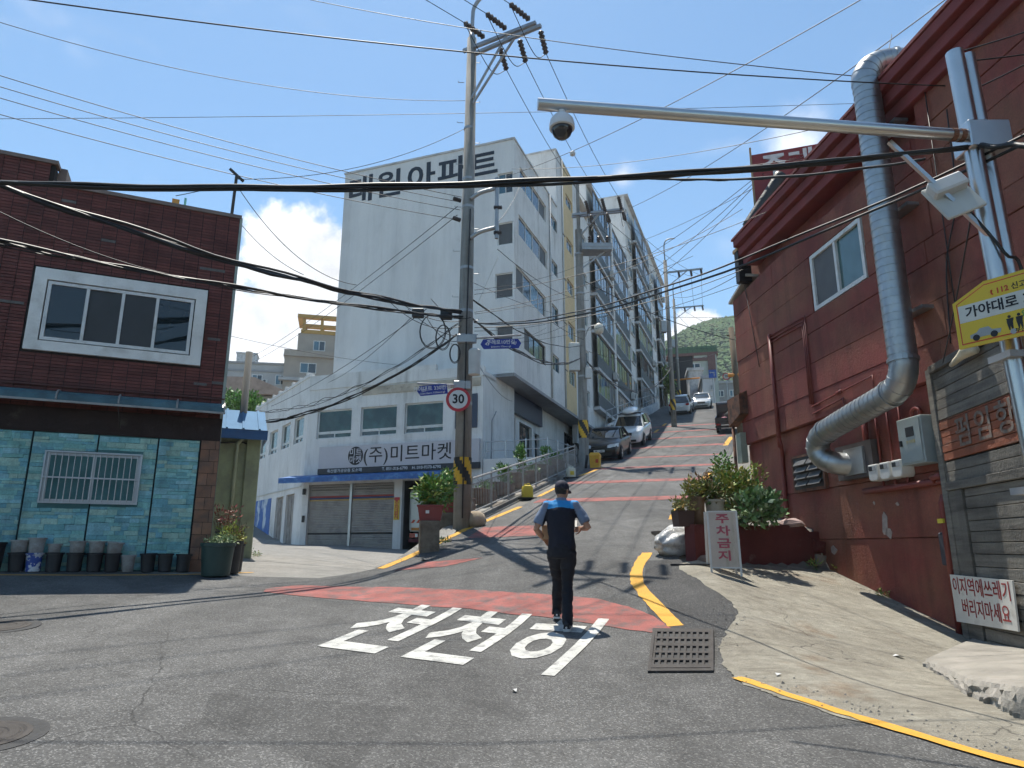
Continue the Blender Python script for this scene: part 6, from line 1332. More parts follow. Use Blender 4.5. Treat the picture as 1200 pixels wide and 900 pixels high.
    p = at(262, 640, 13.9); z = gz(p.x, p.y); t = thing('dried_plant', 'reddish dry bush rising behind the big green planter', 'plant', (p.x, p.y, z)); stems(t, (0, 0, 0), (0, 0, .95), (.30, .2, .35), 22, .007, 4); foliage(t, (-.02, 0, .95), (.28, .2, .24), 190, .07, [(.28,.10,.08), (.20,.09,.06), (.30,.16,.10)], 5); b = pot_mesh(.13, .17, .7); tfbuild(b, None, 'pot', mat('dark_slate', (.05,.055,.06), .7), t, smooth=True)
props_left()

def props_fence():
    # steel railing along the road edge
    F0 = Vector((-1.02, 17.4, 0)); F1 = Vector((2.62, 28.4, 0)); n = 8; d = (F1-F0); L = d.length; dn = d.normalized()
    M_RAIL = mat('railing_steel', (.32,.31,.29), .5, .2, 6, metal=.4, col2=(.2,.15,.11), mixscale=8, mixpos=(.58,.7))
    z0, z1 = rz_(F0.x, F0.y), rz_(F1.x, F1.y); t = thing('railing', 'steel baluster railing climbing beside the hill road', 'fence', (F0.x, F0.y, z0), math.atan2(d.y, d.x)); sl = (z1-z0)/L
    for k in range(n+1):
        x = L*k/n; b = MB(); b.tube([(x, 0, x*sl-.1), (x, 0, x*sl+1.05)], .028, 8); o = tfbuild(b, None, 'post', M_RAIL, t)
    for zz, r in ((.16, .022), (.85, .022), (1.0, .028)): b = MB(); b.tube([(0, 0, zz), (L, 0, L*sl+zz)], r, 8); tfbuild(b, None, 'rail', M_RAIL, t)
    nb = 96; bp = MB(); bp.tube([(0, 0, .16), (0, 0, .85)], .009, 5); proto = tfbuild(bp, None, 'baluster', M_RAIL, t)
    for k in range(1, nb):
        x = L*k/nb
        if k == 1: proto.location = (x, 0, x*sl)
        else: inst(proto, t, (x, 0, x*sl))
    # retaining ledge under the planters
    M_LEDGE = mat('ledge_concrete', (.23,.22,.20), .95, .25, 1.5, .3, 25, col2=(.14,.12,.10), mixscale=1.6); m = MB(); rings = []
    for k in range(13):
        f = k/12; p = Vector((-1.15, 16.9, 0)).lerp(Vector((2.7, 28.9, 0)), f); nx = Vector((-.955, .297, 0)); zt = rz_(p.x, p.y)+.06; q = p+nx*1.15
        rings.append([(p.x+.05, p.y, .6), (p.x+.12, p.y, zt), (q.x, q.y, zt), (q.x, q.y, .6)])
    m.loft(rings); tag(tfbuild(m, None, 'retaining_ledge', M_LEDGE, None), 'stained concrete ledge holding the planters behind the railing', 'wall')
    # brown planter troughs with plants behind the railing
    M_TR = mat('brown_trough', (.15,.075,.045), .85, .25, 4, .3, 30, col2=(.09,.05,.035), mixscale=5, rnd=.2); rnd = random.Random(9); side = Vector((-.95, .3, 0))
    lab = ['nearest', 'second', 'third', 'fourth', 'fifth', 'sixth', 'farthest']
    for k in range(7):
        f = .03+k*.142; p = F0.lerp(F1, f)+side*.42; z = rz_(p.x, p.y)+.06; hh = .42+rnd.uniform(-.05, .08); kind = ['thick green leaves', 'sparse leaves', 'bushy green leaves', 'a tall climbing plant', 'low greenery', 'feathery green leaves', 'trailing leaves'][k]
        t = thing('trough_planter', f'{lab[k]} brown trough behind the railing, with {kind}', 'planter', (p.x, p.y, z), math.atan2(d.y, d.x), 'brown troughs behind the railing')
        b = MB(); b.box(-.55, .55, -.18, .18, 0, hh); tfbuild(b, None, 'trough', M_TR, t, bevel=.012)
        for s in (-.36, 0, .36): part_box(t, None, 'slat', M_TR, (s-.15, s+.15, -.2, -.181, .03, hh-.03))
        part_box(t, None, 'soil', M_SOIL, (-.5, .5, -.14, .14, hh-.05, hh+.004))
        H = [.55, .25, .6, .95, .25, .7, .3][k]; foliage(t, (0, 0, hh+H*.45), (.5 if k != 3 else .22, .25, H*.6), [520, 150, 520, 420, 160, 420, 200][k], .12 if k != 5 else .10, GREEN, 30+k, long=2.6); stems(t, (0, 0, hh), (0, 0, hh+H*.6), (.5, .2, .3), 8, .008, k)
    # red plastic planters at the near pole, on a block
    p = ground(497, 647); M_RPOT = mat('dull_red_plastic', (.20,.035,.03), .5, .15, 4)
    b = MB(); b.box(-.19, .19, -.17, .4, -.2, .60); o = tfbuild(b, None, 'concrete_block', mat('stained_block', (.17,.145,.11), .95, .3, 3, .4, 25, col2=(.10,.08,.06), mixscale=4), None, bevel=.015); o.location = (p.x+.08, p.y+.1, p.z); o.rotation_euler = (0, 0, R_(10)); tag(o, 'stained square block carrying the red planter left of the near pole', 'block')
    t = thing('red_planter', 'dull red planter with bushy green plant left of the near pole', 'planter', (p.x+.08, p.y+.2, p.z+.60), R_(5), 'red planters by the near pole'); b = MB(); b.loft([[(x*.25*s, y*.2*s, z) for x, y in ((-1,-1),(1,-1),(1,1),(-1,1))] for z, s in ((0, .82), (.27, 1), (.27, 1.06), (.31, 1.06), (.31, .98), (.28, .95))]); tfbuild(b, None, 'pot', M_RPOT, t, bevel=.008); part_box(t, None, 'price_sticker', M_PVC, (-.09, -.02, -.205, -.200, .14, .2))
    foliage(t, (.08, .05, .62), (.44, .38, .40), 1250, .12, GREEN+OLIVE[:2], 71, long=3.0, lobes=7); stems(t, (0, 0, .25), (.05, 0, .7), (.4, .3, .4), 16, .009, 3)
    P2_ = at(529, 601, 16.9)
    t = thing('red_planter', 'second red planter with green plant, half hidden behind the near pole', 'planter', (P2_.x, P2_.y, P2_.z), R_(5), 'red planters by the near pole'); b = MB(); b.loft([[(x*.25*s, y*.2*s, z) for x, y in ((-1,-1),(1,-1),(1,1),(-1,1))] for z, s in ((0, .82), (.27, 1), (.27, 1.06), (.31, 1.06), (.31, .98), (.28, .95))]); tfbuild(b, None, 'pot', M_RPOT, t, bevel=.008)
    foliage(t, (.05, .0, .62), (.36, .36, .38), 900, .13, GREEN, 72, long=3.0, lobes=6); stems(t, (0, 0, .25), (0, 0, .6), (.3, .3, .3), 10, .009, 6)
    b = MB(); b.box(-.28, .26, -.2, .3, -.9, .6); o = tfbuild(b, None, 'concrete_block', MATS['stained_block'], None, bevel=.015); o.location = (P2_.x, P2_.y, P2_.z-.6); tag(o, 'low block under the second red planter behind the near pole', 'block')
    p = ground(557, 616); b = MB(); b.lathe([(.05, -.05), (.2, -.03), (.24, .1), (.2, .26), (.1, .33), (.01, .34)], 9); rn = random.Random(3); b.v = [(x*rn.uniform(.85, 1.15), y*rn.uniform(.85, 1.15), z) for x, y, z in b.v]; o = tfbuild(b, None, 'boulder', mat('tan_stone', (.34,.27,.19), .95, .25, 5, .4, 25), None, smooth=True); o.location = (p.x, p.y, p.z); tag(o, 'tan boulder at the right foot of the near pole', 'boulder')
    # terrace of the shop with a light steel rail
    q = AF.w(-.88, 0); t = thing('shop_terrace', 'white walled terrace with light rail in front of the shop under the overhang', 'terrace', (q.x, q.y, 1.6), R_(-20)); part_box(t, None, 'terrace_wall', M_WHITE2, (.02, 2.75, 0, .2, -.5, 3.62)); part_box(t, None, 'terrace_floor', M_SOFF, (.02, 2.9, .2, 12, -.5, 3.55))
    side_z = lambda y: 3.62+.1*y
    part_box(t, None, 'terrace_wall', M_WHITE2, (2.75, 2.95, -.01, 5, -.5, 3.62)); M_SR = M_ALU
    for zz in (3.98, 4.36): b = MB(); b.tube([(.05, .1, zz), (2.85, .1, zz), (2.85, 5, zz+.25)], .022, 8); tfbuild(b, None, 'rail', M_SR, t)
    for x, y in [(.1, .1), (1.0, .1), (1.9, .1), (2.85, .1), (2.85, 1.6), (2.85, 3.2), (2.85, 4.8)]: b = MB(); b.tube([(x, y, 3.6), (x, y, 4.42+.05*y)], .03, 8); tfbuild(b, None, 'post', M_SR, t)
    # jerry cans and grit box
    M_JY = mat('yellow_can', (.60,.47,.05), .5, .12, 5); M_JW = mat('white_can', (.58,.57,.46), .5, .12, 5)
    for (u, v, m, lab) in [(618, 584, M_JY, 'yellow jerry can standing at the railing foot, nearest the man'), (669, 560, M_JW, 'pale jerry can with yellow label up the road by the railing')]:
        p = ground(u, v); t = thing('jerry_can', lab, 'jerry can', (p.x, p.y, p.z), R_(15), 'jerry cans along the road'); b = MB(); b.loft([[(x*.15*s, y*.13*s, z) for x, y in ((-1,-.8),(-.8,-1),(.8,-1),(1,-.8),(1,.8),(.8,1),(-.8,1),(-1,.8))] for z, s in ((0, .94), (.02, 1), (.30, 1), (.36, .86), (.38, .5))]); tfbuild(b, None, 'body', m, t, smooth=True, angle=30); b = MB(); b.lathe([(.035, 0), (.035, .05), (.03, .055)], 12, (-.07, 0, .37)); tfbuild(b, None, 'cap', m, t); b = MB(); b.tube(smooth_path([(.09, 0, .36), (.08, 0, .42), (0, 0, .43), (-.03, 0, .38)], 4), .016, 6); tfbuild(b, None, 'handle', m, t); part_box(t, None, 'base_slab', M_STRIPEB, (-.24, .24, -.18, .18, -.03, .02))
        if m is M_JW: part_box(t, None, 'label_patch', M_JY, (-.07, .08, -.135, -.131, .1, .24))
    p = ground(692, 549); t = thing('grit_box', 'yellow plastic grit box behind the second utility pole', 'box', (p.x+.25, p.y+.35, p.z), R_(-15)); b = MB(); b.loft([[(x*.22*s, y*.22*s, z) for x, y in ((-1,-1),(1,-1),(1,1),(-1,1))] for z, s in ((0, .88), (.52, 1), (.54, 1.06), (.60, 1.06), (.70, .8))]); tfbuild(b, None, 'box', mat('orange_yellow_plastic', (.62,.33,.02), .5, .1, 4), t, bevel=.015); part_box(t, None, 'box_label', mat('orange_red_print', (.5,.06,.02)), (.04, .16, -.23, -.222, .25, .40))
    b = MB(); b.tube([(-.4, -.1, .05), (-.32, -.12, .6)], .06, 8); tfbuild(b, None, 'sand_sack', M_BPOT, t, smooth=True)
props_fence()

def props_right():
    # A-frame no-parking board
    p = ground(850, 673); t = thing('no_parking_board', 'white A-frame board with red Korean letters before the planter wall', 'sign', (p.x, p.y, p.z), R_(-8))
    M_BD = mat('dirty_cream_board', (.48,.41,.35), .75, .1, 3, .1, 40, col2=(.33,.30,.22), mixscale=3, mixpos=(.52,.75), streak=(2,2,.3)); M_PK = mat('faded_crimson', (.38,.08,.11), .7, .15, 6)
    tl = .08
    def lean(x, y, z): return (x, y+tl*(z-.0)-.12, z)
    def lean2(x, y, z): return (x, -y-tl*z+.32, z)
    part_box(t, lean, 'panel', M_BD, (-.20, .20, -.008, .008, .11, .93)); part_box(t, lean2, 'panel', M_BD, (-.20, .20, -.008, .008, .11, .93))
    fr = []
    for x in (-.215, .215):
        for lf in (lean, lean2): b = MB(); b.bar((x, 0, -.02), (x, 0, .945), .03, .025); tfbuild(b, lf, 'leg', M_AC, t)
    for z in (.10, .935):
        for lf in (lean, lean2): b = MB(); b.bar((-.20, 0, z), (.20, 0, z), .022, .022); tfbuild(b, lf, 'rail', M_AC, t)
    for k, ch in enumerate('주차금지'): text(ch, .158, M_PK, t, (.0, -.132+tl*(.82-.185*k)+.0, .82-.185*k), rot=(math.pi/2-math.atan(tl), 0, 0), bold=.028, depth=.001, sx=1.45)
    # clear rubbish bag
    p = ground(795, 652); rnd = random.Random(6); n, m_ = 22, 30; rings = []
    M_BAG = mat('clear_plastic_bag', (.62,.62,.60), .22, .3, 7, .9, 14, spec=.7, col2=(.33,.33,.33), mixscale=4, mixpos=(.45,.65), trans=.25)
    ph = [rnd.uniform(0, 6.3) for _ in range(8)]
    for i in range(n):
        f = i/(n-1); x = -.40+.80*f; r = .27*(math.sin(math.pi*min(.97, .06+.9*f))**.55)*(1 if f < .8 else 1-.2*(f-.8)/.2)
        rg = []
        for j in range(m_):
            a = 2*math.pi*j/m_; w = 1+.07*math.sin(5*a+ph[0]+4*f)+.06*math.sin(9*a+ph[1]-7*f)+.05*math.sin(14*a+11*f+ph[2])+.05*math.sin(3*a-9*f+ph[3]); rg.append((x+.03*math.sin(6*a+ph[4]), r*w*1.05*math.cos(a), max(.005, .24*(.9+.25*f)+r*w*.95*math.sin(a))))
        rings.append(rg)
    b = MB(); b.loft(rings); o = tfbuild(b, None, 'rubbish_bag', M_BAG, None, smooth=True); o.location = (p.x+.05, p.y+.25, p.z); o.rotation_euler = (0, R_(-6), R_(32)); tag(o, 'full crumpled clear plastic rubbish bag by the planter wall', 'bag')
    # bits of cardboard and stones by the board
    p = ground(822, 663); o = part_box(None, None, 'cardboard_sheet', mat('cardboard', (.42,.25,.14), .9, .15, 4), (-.24, .2, -.1, .12, .0, .02)); o.location = (p.x, p.y+.2, p.z+.01); o.rotation_euler = (R_(3), 0, R_(-12)); tag(o, 'flat cardboard scrap on the ground between bag and board', 'cardboard')
    o = part_box(None, None, 'floor_mat', M_BPOT, (-.42, .3, -.05, .08, .0, .018)); o.location = (p.x-.05, p.y+.02, p.z+.012); o.rotation_euler = (0, 0, R_(-9)); tag(o, 'narrow black rubber strip lying before the cardboard', 'mat')
    rn = random.Random(5)
    for k, (dx, dy, s, lab) in enumerate([(.18, .35, .13, 'larger brown stone beside the A-frame board'), (.26, .62, .1, 'smaller brown stone behind the A-frame board')]):
        b = MB(); b.lathe([(.3, 0), (1, .1), (1.05, .7), (.6, 1.2), (.1, 1.25)], 8); b.v = [(x*s*rn.uniform(.8, 1.2), y*s*rn.uniform(.8, 1.2), z*s) for x, y, z in b.v]; o = tfbuild(b, None, 'stone', mat('brown_stone', (.17,.12,.095), .95, .25, 6, .4, 25), None, smooth=True); o.location = (p.x+dx, p.y+dy, p.z); tag(o, lab, 'stone', 'stones by the board')
    # pots on the end of the planter wall
    zt = 1.98; 
    M_BRP = mat('brown_clay_pot', (.16,.10,.055), .7, .2, 5); M_GY = mat('grey_clay_pot', (.30,.28,.23), .8, .15, 5); M_DKP = mat('dark_square_pot', (.05,.025,.022), .6, .15, 5)
    def wp(s, off): d = (PW[1]-PW[0]).normalized(); return PW[0]+d*s+Vector((-d.y, d.x, 0))*off
    for (u, R, r0, r1, h, m, pal, leaf, rad, n, lab) in [(800, 11.95, .13, .15, .26, M_DKP, [(.30,.24,.09), (.22,.22,.07), (.14,.17,.05)], .07, (.19, .17, .13), 330, 'dark square pot of yellowish herbs at the end of the planter wall'), (817, 12.2, .10, .15, .50, M_BRP, [(.25,.27,.06), (.13,.18,.05), (.32,.26,.08)], .08, (.24, .22, .17), 480, 'tall brown pot of yellow-green flowers on the planter wall'), (838, 12.35, .11, .17, .46, M_GY, [(.12,.16,.04), (.17,.14,.06), (.08,.13,.035)], .10, (.28, .24, .20), 420, 'grey clay pot of mixed leaves left of the bushes')]:
        p = at(u, 600, R); t = thing('flower_pot', lab, 'planter', (p.x, p.y, zt-.05), R_(12), 'pots on the planter wall')
        if m is M_DKP: b = MB(); b.loft([[(x*.15*s, y*.14*s, z) for x, y in ((-1,-1),(1,-1),(1,1),(-1,1))] for z, s in ((0, .85), (h, 1), (h, .9), (h-.03, .88))])
        else: b = pot_mesh(r0, r1, h, .02)
        tfbuild(b, None, 'pot', m, t, smooth=(m is not M_DKP), angle=40 if m is not M_DKP else None); foliage(t, (0, 0, h+rad[2]*.7), rad, n, leaf, pal, int(u), long=2.6, clump=.6); stems(t, (0, 0, h-.05), (0, 0, h+rad[2]), (rad[0], rad[1], rad[2]), 9, .006, int(u))
    # dry stalks and the two bushes
    p = at(822, 585, 12.5); t = thing('dried_plant', 'brown dry flower stalks between the pots on the wall', 'plant', (p.x, p.y, zt)); stems(t, (0, 0, 0), (0, 0, .75), (.22, .2, .2), 14, .006, 8); foliage(t, (0, 0, .72), (.24, .2, .2), 180, .07, [(.16,.08,.045), (.22,.12,.06), (.11,.08,.03)], 9)
    p = at(862, 560, 13.4); t = thing('bush', 'taller yellow-green bush behind the planter wall', 'bush', (p.x, p.y, zt-.1), 0, 'bushes behind the planter wall'); stems(t, (0, 0, 0), (0, 0, .9), (.5, .5, .5), 18, .014, 11); foliage(t, (.05, 0, .80), (.50, .45, .50), 2900, .085, OLIVE+GREEN[:1], 12, long=2.2, lobes=9); foliage(t, (-.18, .1, 1.25), (.2, .2, .25), 160, .08, GREEN, 13)
    p = at(884, 592, 12.5); t = thing('bush', 'wider dark green broad-leaved bush over the planter wall', 'bush', (p.x, p.y, zt-.1), 0, 'bushes behind the planter wall'); stems(t, (0, 0, 0), (0, 0, .5), (.7, .3, .3), 14, .012, 14); foliage(t, (0, -.05, .36), (.46, .32, .30), 850, .12, DARK, 15, long=1.7, lobes=9)
    p = at(843, 545, 14.6); t = thing('bush', 'small bright leafy shoots at the road edge behind the tall bush', 'bush', (p.x, p.y, gz(p.x, p.y)), 0, 'bushes behind the planter wall'); foliage(t, (0, 0, .55), (.22, .25, .5), 420, .09, GREEN, 16); stems(t, (0, 0, 0), (0, 0, .5), (.2, .2, .4), 8, .008, 17)
    p = at(833, 553, 17.5); o = part_box(None, None, 'kerb_stone', mat('black_rubber', (.02,.02,.02), .7), (-.2, .2, -.12, .12, 0, .16), bevel=.02); o.location = (p.x, p.y, gz(p.x, p.y)); o.rotation_euler = (0, 0, R_(70)); tag(o, 'black rubber kerb block at the road edge beside the bushes', 'kerb block')
    o = part_box(None, None, 'paint_tin', M_AC, (-.12, .12, -.12, .12, 0, .2), bevel=.03); o.location = (p.x+.05, p.y+.1, gz(p.x, p.y)+.16); tag(o, 'white tin standing on the black rubber kerb block', 'tin')
    # drain grate set in the road
    q = [ground(*c) for c in ((763, 786), (833, 786), (833, 742), (768, 741))]
    def bl(a, b, z): p = (q[0]*(1-a)+q[1]*a)*(1-b)+(q[3]*(1-a)+q[2]*a)*b; return (p.x, p.y, gz(p.x, p.y)+z)
    def gb(m, a0, a1, b0, b1, z0, z1): m.add([bl(a0,b0,z0), bl(a1,b0,z0), bl(a1,b1,z0), bl(a0,b1,z0), bl(a0,b0,z1), bl(a1,b0,z1), bl(a1,b1,z1), bl(a0,b1,z1)], [(0,3,2,1),(4,5,6,7),(0,1,5,4),(1,2,6,5),(2,3,7,6),(3,0,4,7)])
    t = thing('drain_grate', 'cast iron drain grate in the road at the end of the kerb line', 'grate', (0, 0, 0)); M_IRON = mat('worn_cast_iron', (.055,.05,.047), .75, .25, 6, .3, 40, metal=.5); m = MB(); [gb(m, i/6, (i+1)/6, j/5, (j+1)/5, .001, .006) for i in range(6) for j in range(5)]; tfbuild(m, None, 'pit', M_STRIPEB, t)['kind'] = 'stuff'
    for k in range(6): m = MB(); b0 = k/5*.955; [gb(m, i/4, (i+1)/4, b0, b0+.055+(.03 if k in (0, 3) else 0), .005, .026) for i in range(4)]; tfbuild(m, None, 'bar', M_IRON, t)
    for k in range(10): m = MB(); a0 = k/9*.96; [gb(m, a0, a0+.042, i/4, (i+1)/4, .005, .024) for i in range(4)]; tfbuild(m, None, 'cross_bar', M_IRON, t)
    m = MB(); gb(m, -.05, 0, -.06, 1.06, .002, .022); gb(m, 1, 1.05, -.06, 1.06, .002, .022); gb(m, 0, 1, -.06, 0, .002, .021); gb(m, 0, 1, 1, 1.06, .002, .021); tfbuild(m, None, 'frame', M_IRON, t)
    for (u, v, r, lab) in [(-20, 862, .25, 'round iron manhole cover at the lower left edge'), (-2, 734, .28, 'dark manhole cover farther up at the left edge')]:
        p = ground(u, v); t = thing('manhole_cover', lab, 'manhole', (p.x, p.y, p.z), 0, 'manhole covers'); nrm = Vector((-(gz(p.x+.1, p.y)-p.z)/.1, -(gz(p.x, p.y+.1)-p.z)/.1, 1)); t.rotation_euler = nrm.to_track_quat('Z', 'Y').to_euler(); b = MB(); b.lathe([(r, -.02), (r, .008), (r-.03, .012), (r-.05, .006), (r-.06, .006), (r-.07, .012), (r-.12, .012), (r-.13, .007), (.1, .007), (.09, .012), (.01, .012)], 28); tfbuild(b, None, 'cover', M_IRON, t); b = MB(); b.lathe([(r+.0, -.02), (r+.0, .004), (r+.09, .004), (r+.09, -.02)], 28, cap=False); tfbuild(b, None, 'surround', mat('dark_patch', (.045,.045,.045), .9, .3, 8, .4, 40), t)
    rn = random.Random(12); b = MB()
    M_LIT = mat('litter_white', (.6,.6,.58), .8)
    for (u, v, s, lab) in [(603, 812, .03, 'tiny white scrap of paper in the middle of the foreground road'), (1053, 771, .06, 'small white paper scrap on the apron before the step'), (497, 657, .08, 'white scrap on the road edge left of the near pole'), (912, 793, .03, 'tiny pale scrap on the apron near the yellow line')]:
        p = ground(u, v); m = MB(); m.add([(-s, -s*.6, .015), (s, -s*.5, .03), (s*.8, s*.6, .016), (-s*.7, s*.5, .035)], [(0, 1, 2, 3)]); m.add([(-s, -s*.6, .013), (s, -s*.5, .028), (s*.8, s*.6, .014), (-s*.7, s*.5, .033)], [(3, 2, 1, 0)]); o = tfbuild(m, None, 'paper_scrap', M_LIT, None, recalc=False); o.location = p; o.rotation_euler = (0, 0, rn.uniform(0, 3)); tag(o, lab, 'litter', 'scraps of litter')
    # tree on the slope left of the market
    p = at(286, 486, 55); t = thing('tree', 'green tree top between the brick house and the market roof', 'tree', (p.x, p.y, gz(p.x, p.y))); h = p.z-t.location.z; b = MB(); b.tube([(0, 0, -.3), (.1, 0, h)], [.2, .1], 8); tfbuild(b, None, 'trunk', M_STEM, t)
    for k in range(5): a = k*1.3; b = MB(); b.tube([(.05, 0, h*.7), (math.cos(a)*1.2, math.sin(a)*1.2, h+.3)], [.07, .03], 5); tfbuild(b, None, 'limb', M_STEM, t)
    foliage(t, (0, 0, h+.2), (2.2, 2.2, 1.5), 2600, .32, GREEN, 33, 'crown', lobes=8)
    p = at(778, 448, 80); t = thing('tree', 'small bright tree behind the far utility poles', 'tree', (p.x, p.y, gz(p.x, p.y))); h = max(1.5, p.z-t.location.z); b = MB(); b.tube([(0, 0, -.3), (0, 0, h)], [.15, .08], 8); tfbuild(b, None, 'trunk', M_STEM, t); foliage(t, (0, 0, h+.2), (1.6, 1.6, 2.2), 1100, .4, [(.16,.22,.05), (.10,.17,.04)], 34, 'crown', lobes=6)
props_right()

def terrace_wall_up():
    # white retaining wall and rail beside the upper road
    a = Vector((6.6, 46.0, 0)); b_ = Vector((15.3, 70., 0)); d = b_-a; L = d.length; za, zb = gz(a.x+.3, a.y), gz(b_.x+.3, b_.y); t = thing('terrace_wall', 'white retaining wall with steel rail beside the upper road', 'wall', (a.x, a.y, za), math.atan2(d.y, d.x)); sl = (zb-za)/L
    m = MB(); m.add([(0,0,-.5),(L,0,L*sl-.5),(L,.25,L*sl-.5),(0,.25,-.5),(0,0,.75),(L,0,L*sl+.75),(L,.25,L*sl+.75),(0,.25,.75)], [(0,3,2,1),(4,5,6,7),(0,1,5,4),(1,2,6,5),(2,3,7,6),(3,0,4,7)]); tfbuild(m, None, 'wall', M_SLAB, t)
    for k in range(15): x = L*k/14; b = MB(); b.tube([(x, .12, x*sl+.7), (x, .12, x*sl+1.75)], .03, 6); tfbuild(b, None, 'post', M_PGALV, t)
    for zz in (1.2, 1.75): b = MB(); b.tube([(0, .12, zz), (L, .12, L*sl+zz)], .03, 6); tfbuild(b, None, 'rail', M_PGALV, t)
    m = MB(); m.box(-4, 0, 1.2, 1.5, -1, 2.6); tfbuild(m, None, 'garage_wall', M_WHITE2, t)
terrace_wall_up()

def grit():
    rnd = random.Random(21); b = MB()
    spots = [((2.05, 7.3), (2.8, 9.0)), ((1.95, 6.4), (3.2, 4.6)), ((5.9, 9.9), (5.75, 12.8)), ((3.2, 11.2), (5.6, 12.6)), ((-13, 8.6), (-5.6, 12.2)), ((-2.3, 12.6), (-1.2, 15.2)), ((.1, 18.2), (2.6, 27)), ((4.6, 8.0), (4.0, 5.6))]
    for (p, q) in spots:
        for _ in range(130):
            f = rnd.random(); x = p[0]+(q[0]-p[0])*f+rnd.gauss(0, .12); y = p[1]+(q[1]-p[1])*f+rnd.gauss(0, .12); s = rnd.uniform(.004, .012)*(1.6 if rnd.random() < .06 else 1); k = rnd.uniform(.12, .34)
            z = gz(x, y)+.008; b.add([(x-s, y-s*rnd.random(), z), (x+s, y-s*.6, z), (x+s*.4, y+s, z), (x, y, z+s*rnd.uniform(.6, 1.1))], [(0, 1, 3), (1, 2, 3), (2, 0, 3)], 0, (k, k*.96, k*.88))
    tag(tfbuild(b, None, 'grit', mat('loose_grit', (.2,.2,.18), .95, .2, 30, attr='tint'), None, recalc=False), 'loose grit and small stones along kerbs and wall feet', kind='stuff')
    for k, (u, v, s, lab) in enumerate([(985, 672, .14, 'small weed tuft at the foot of the red wall, far one'), (1035, 700, .10, 'small weed tuft at the foot of the red wall, near one'), (955, 668, .16, 'weeds where the planter wall meets the red building'), (520, 640, .16, 'weeds at the foot of the near utility pole'), (300, 652, .16, 'weed tuft at the alley edge by the planters')]):
        p = ground(u, v); t = thing('weed', lab, 'weed', p, 0, 'weeds at wall feet'); foliage(t, (0, 0, s*.5), (s, s*.7, s*.6), 70, .07, GREEN+OLIVE, 90+k, long=3.5)
grit()
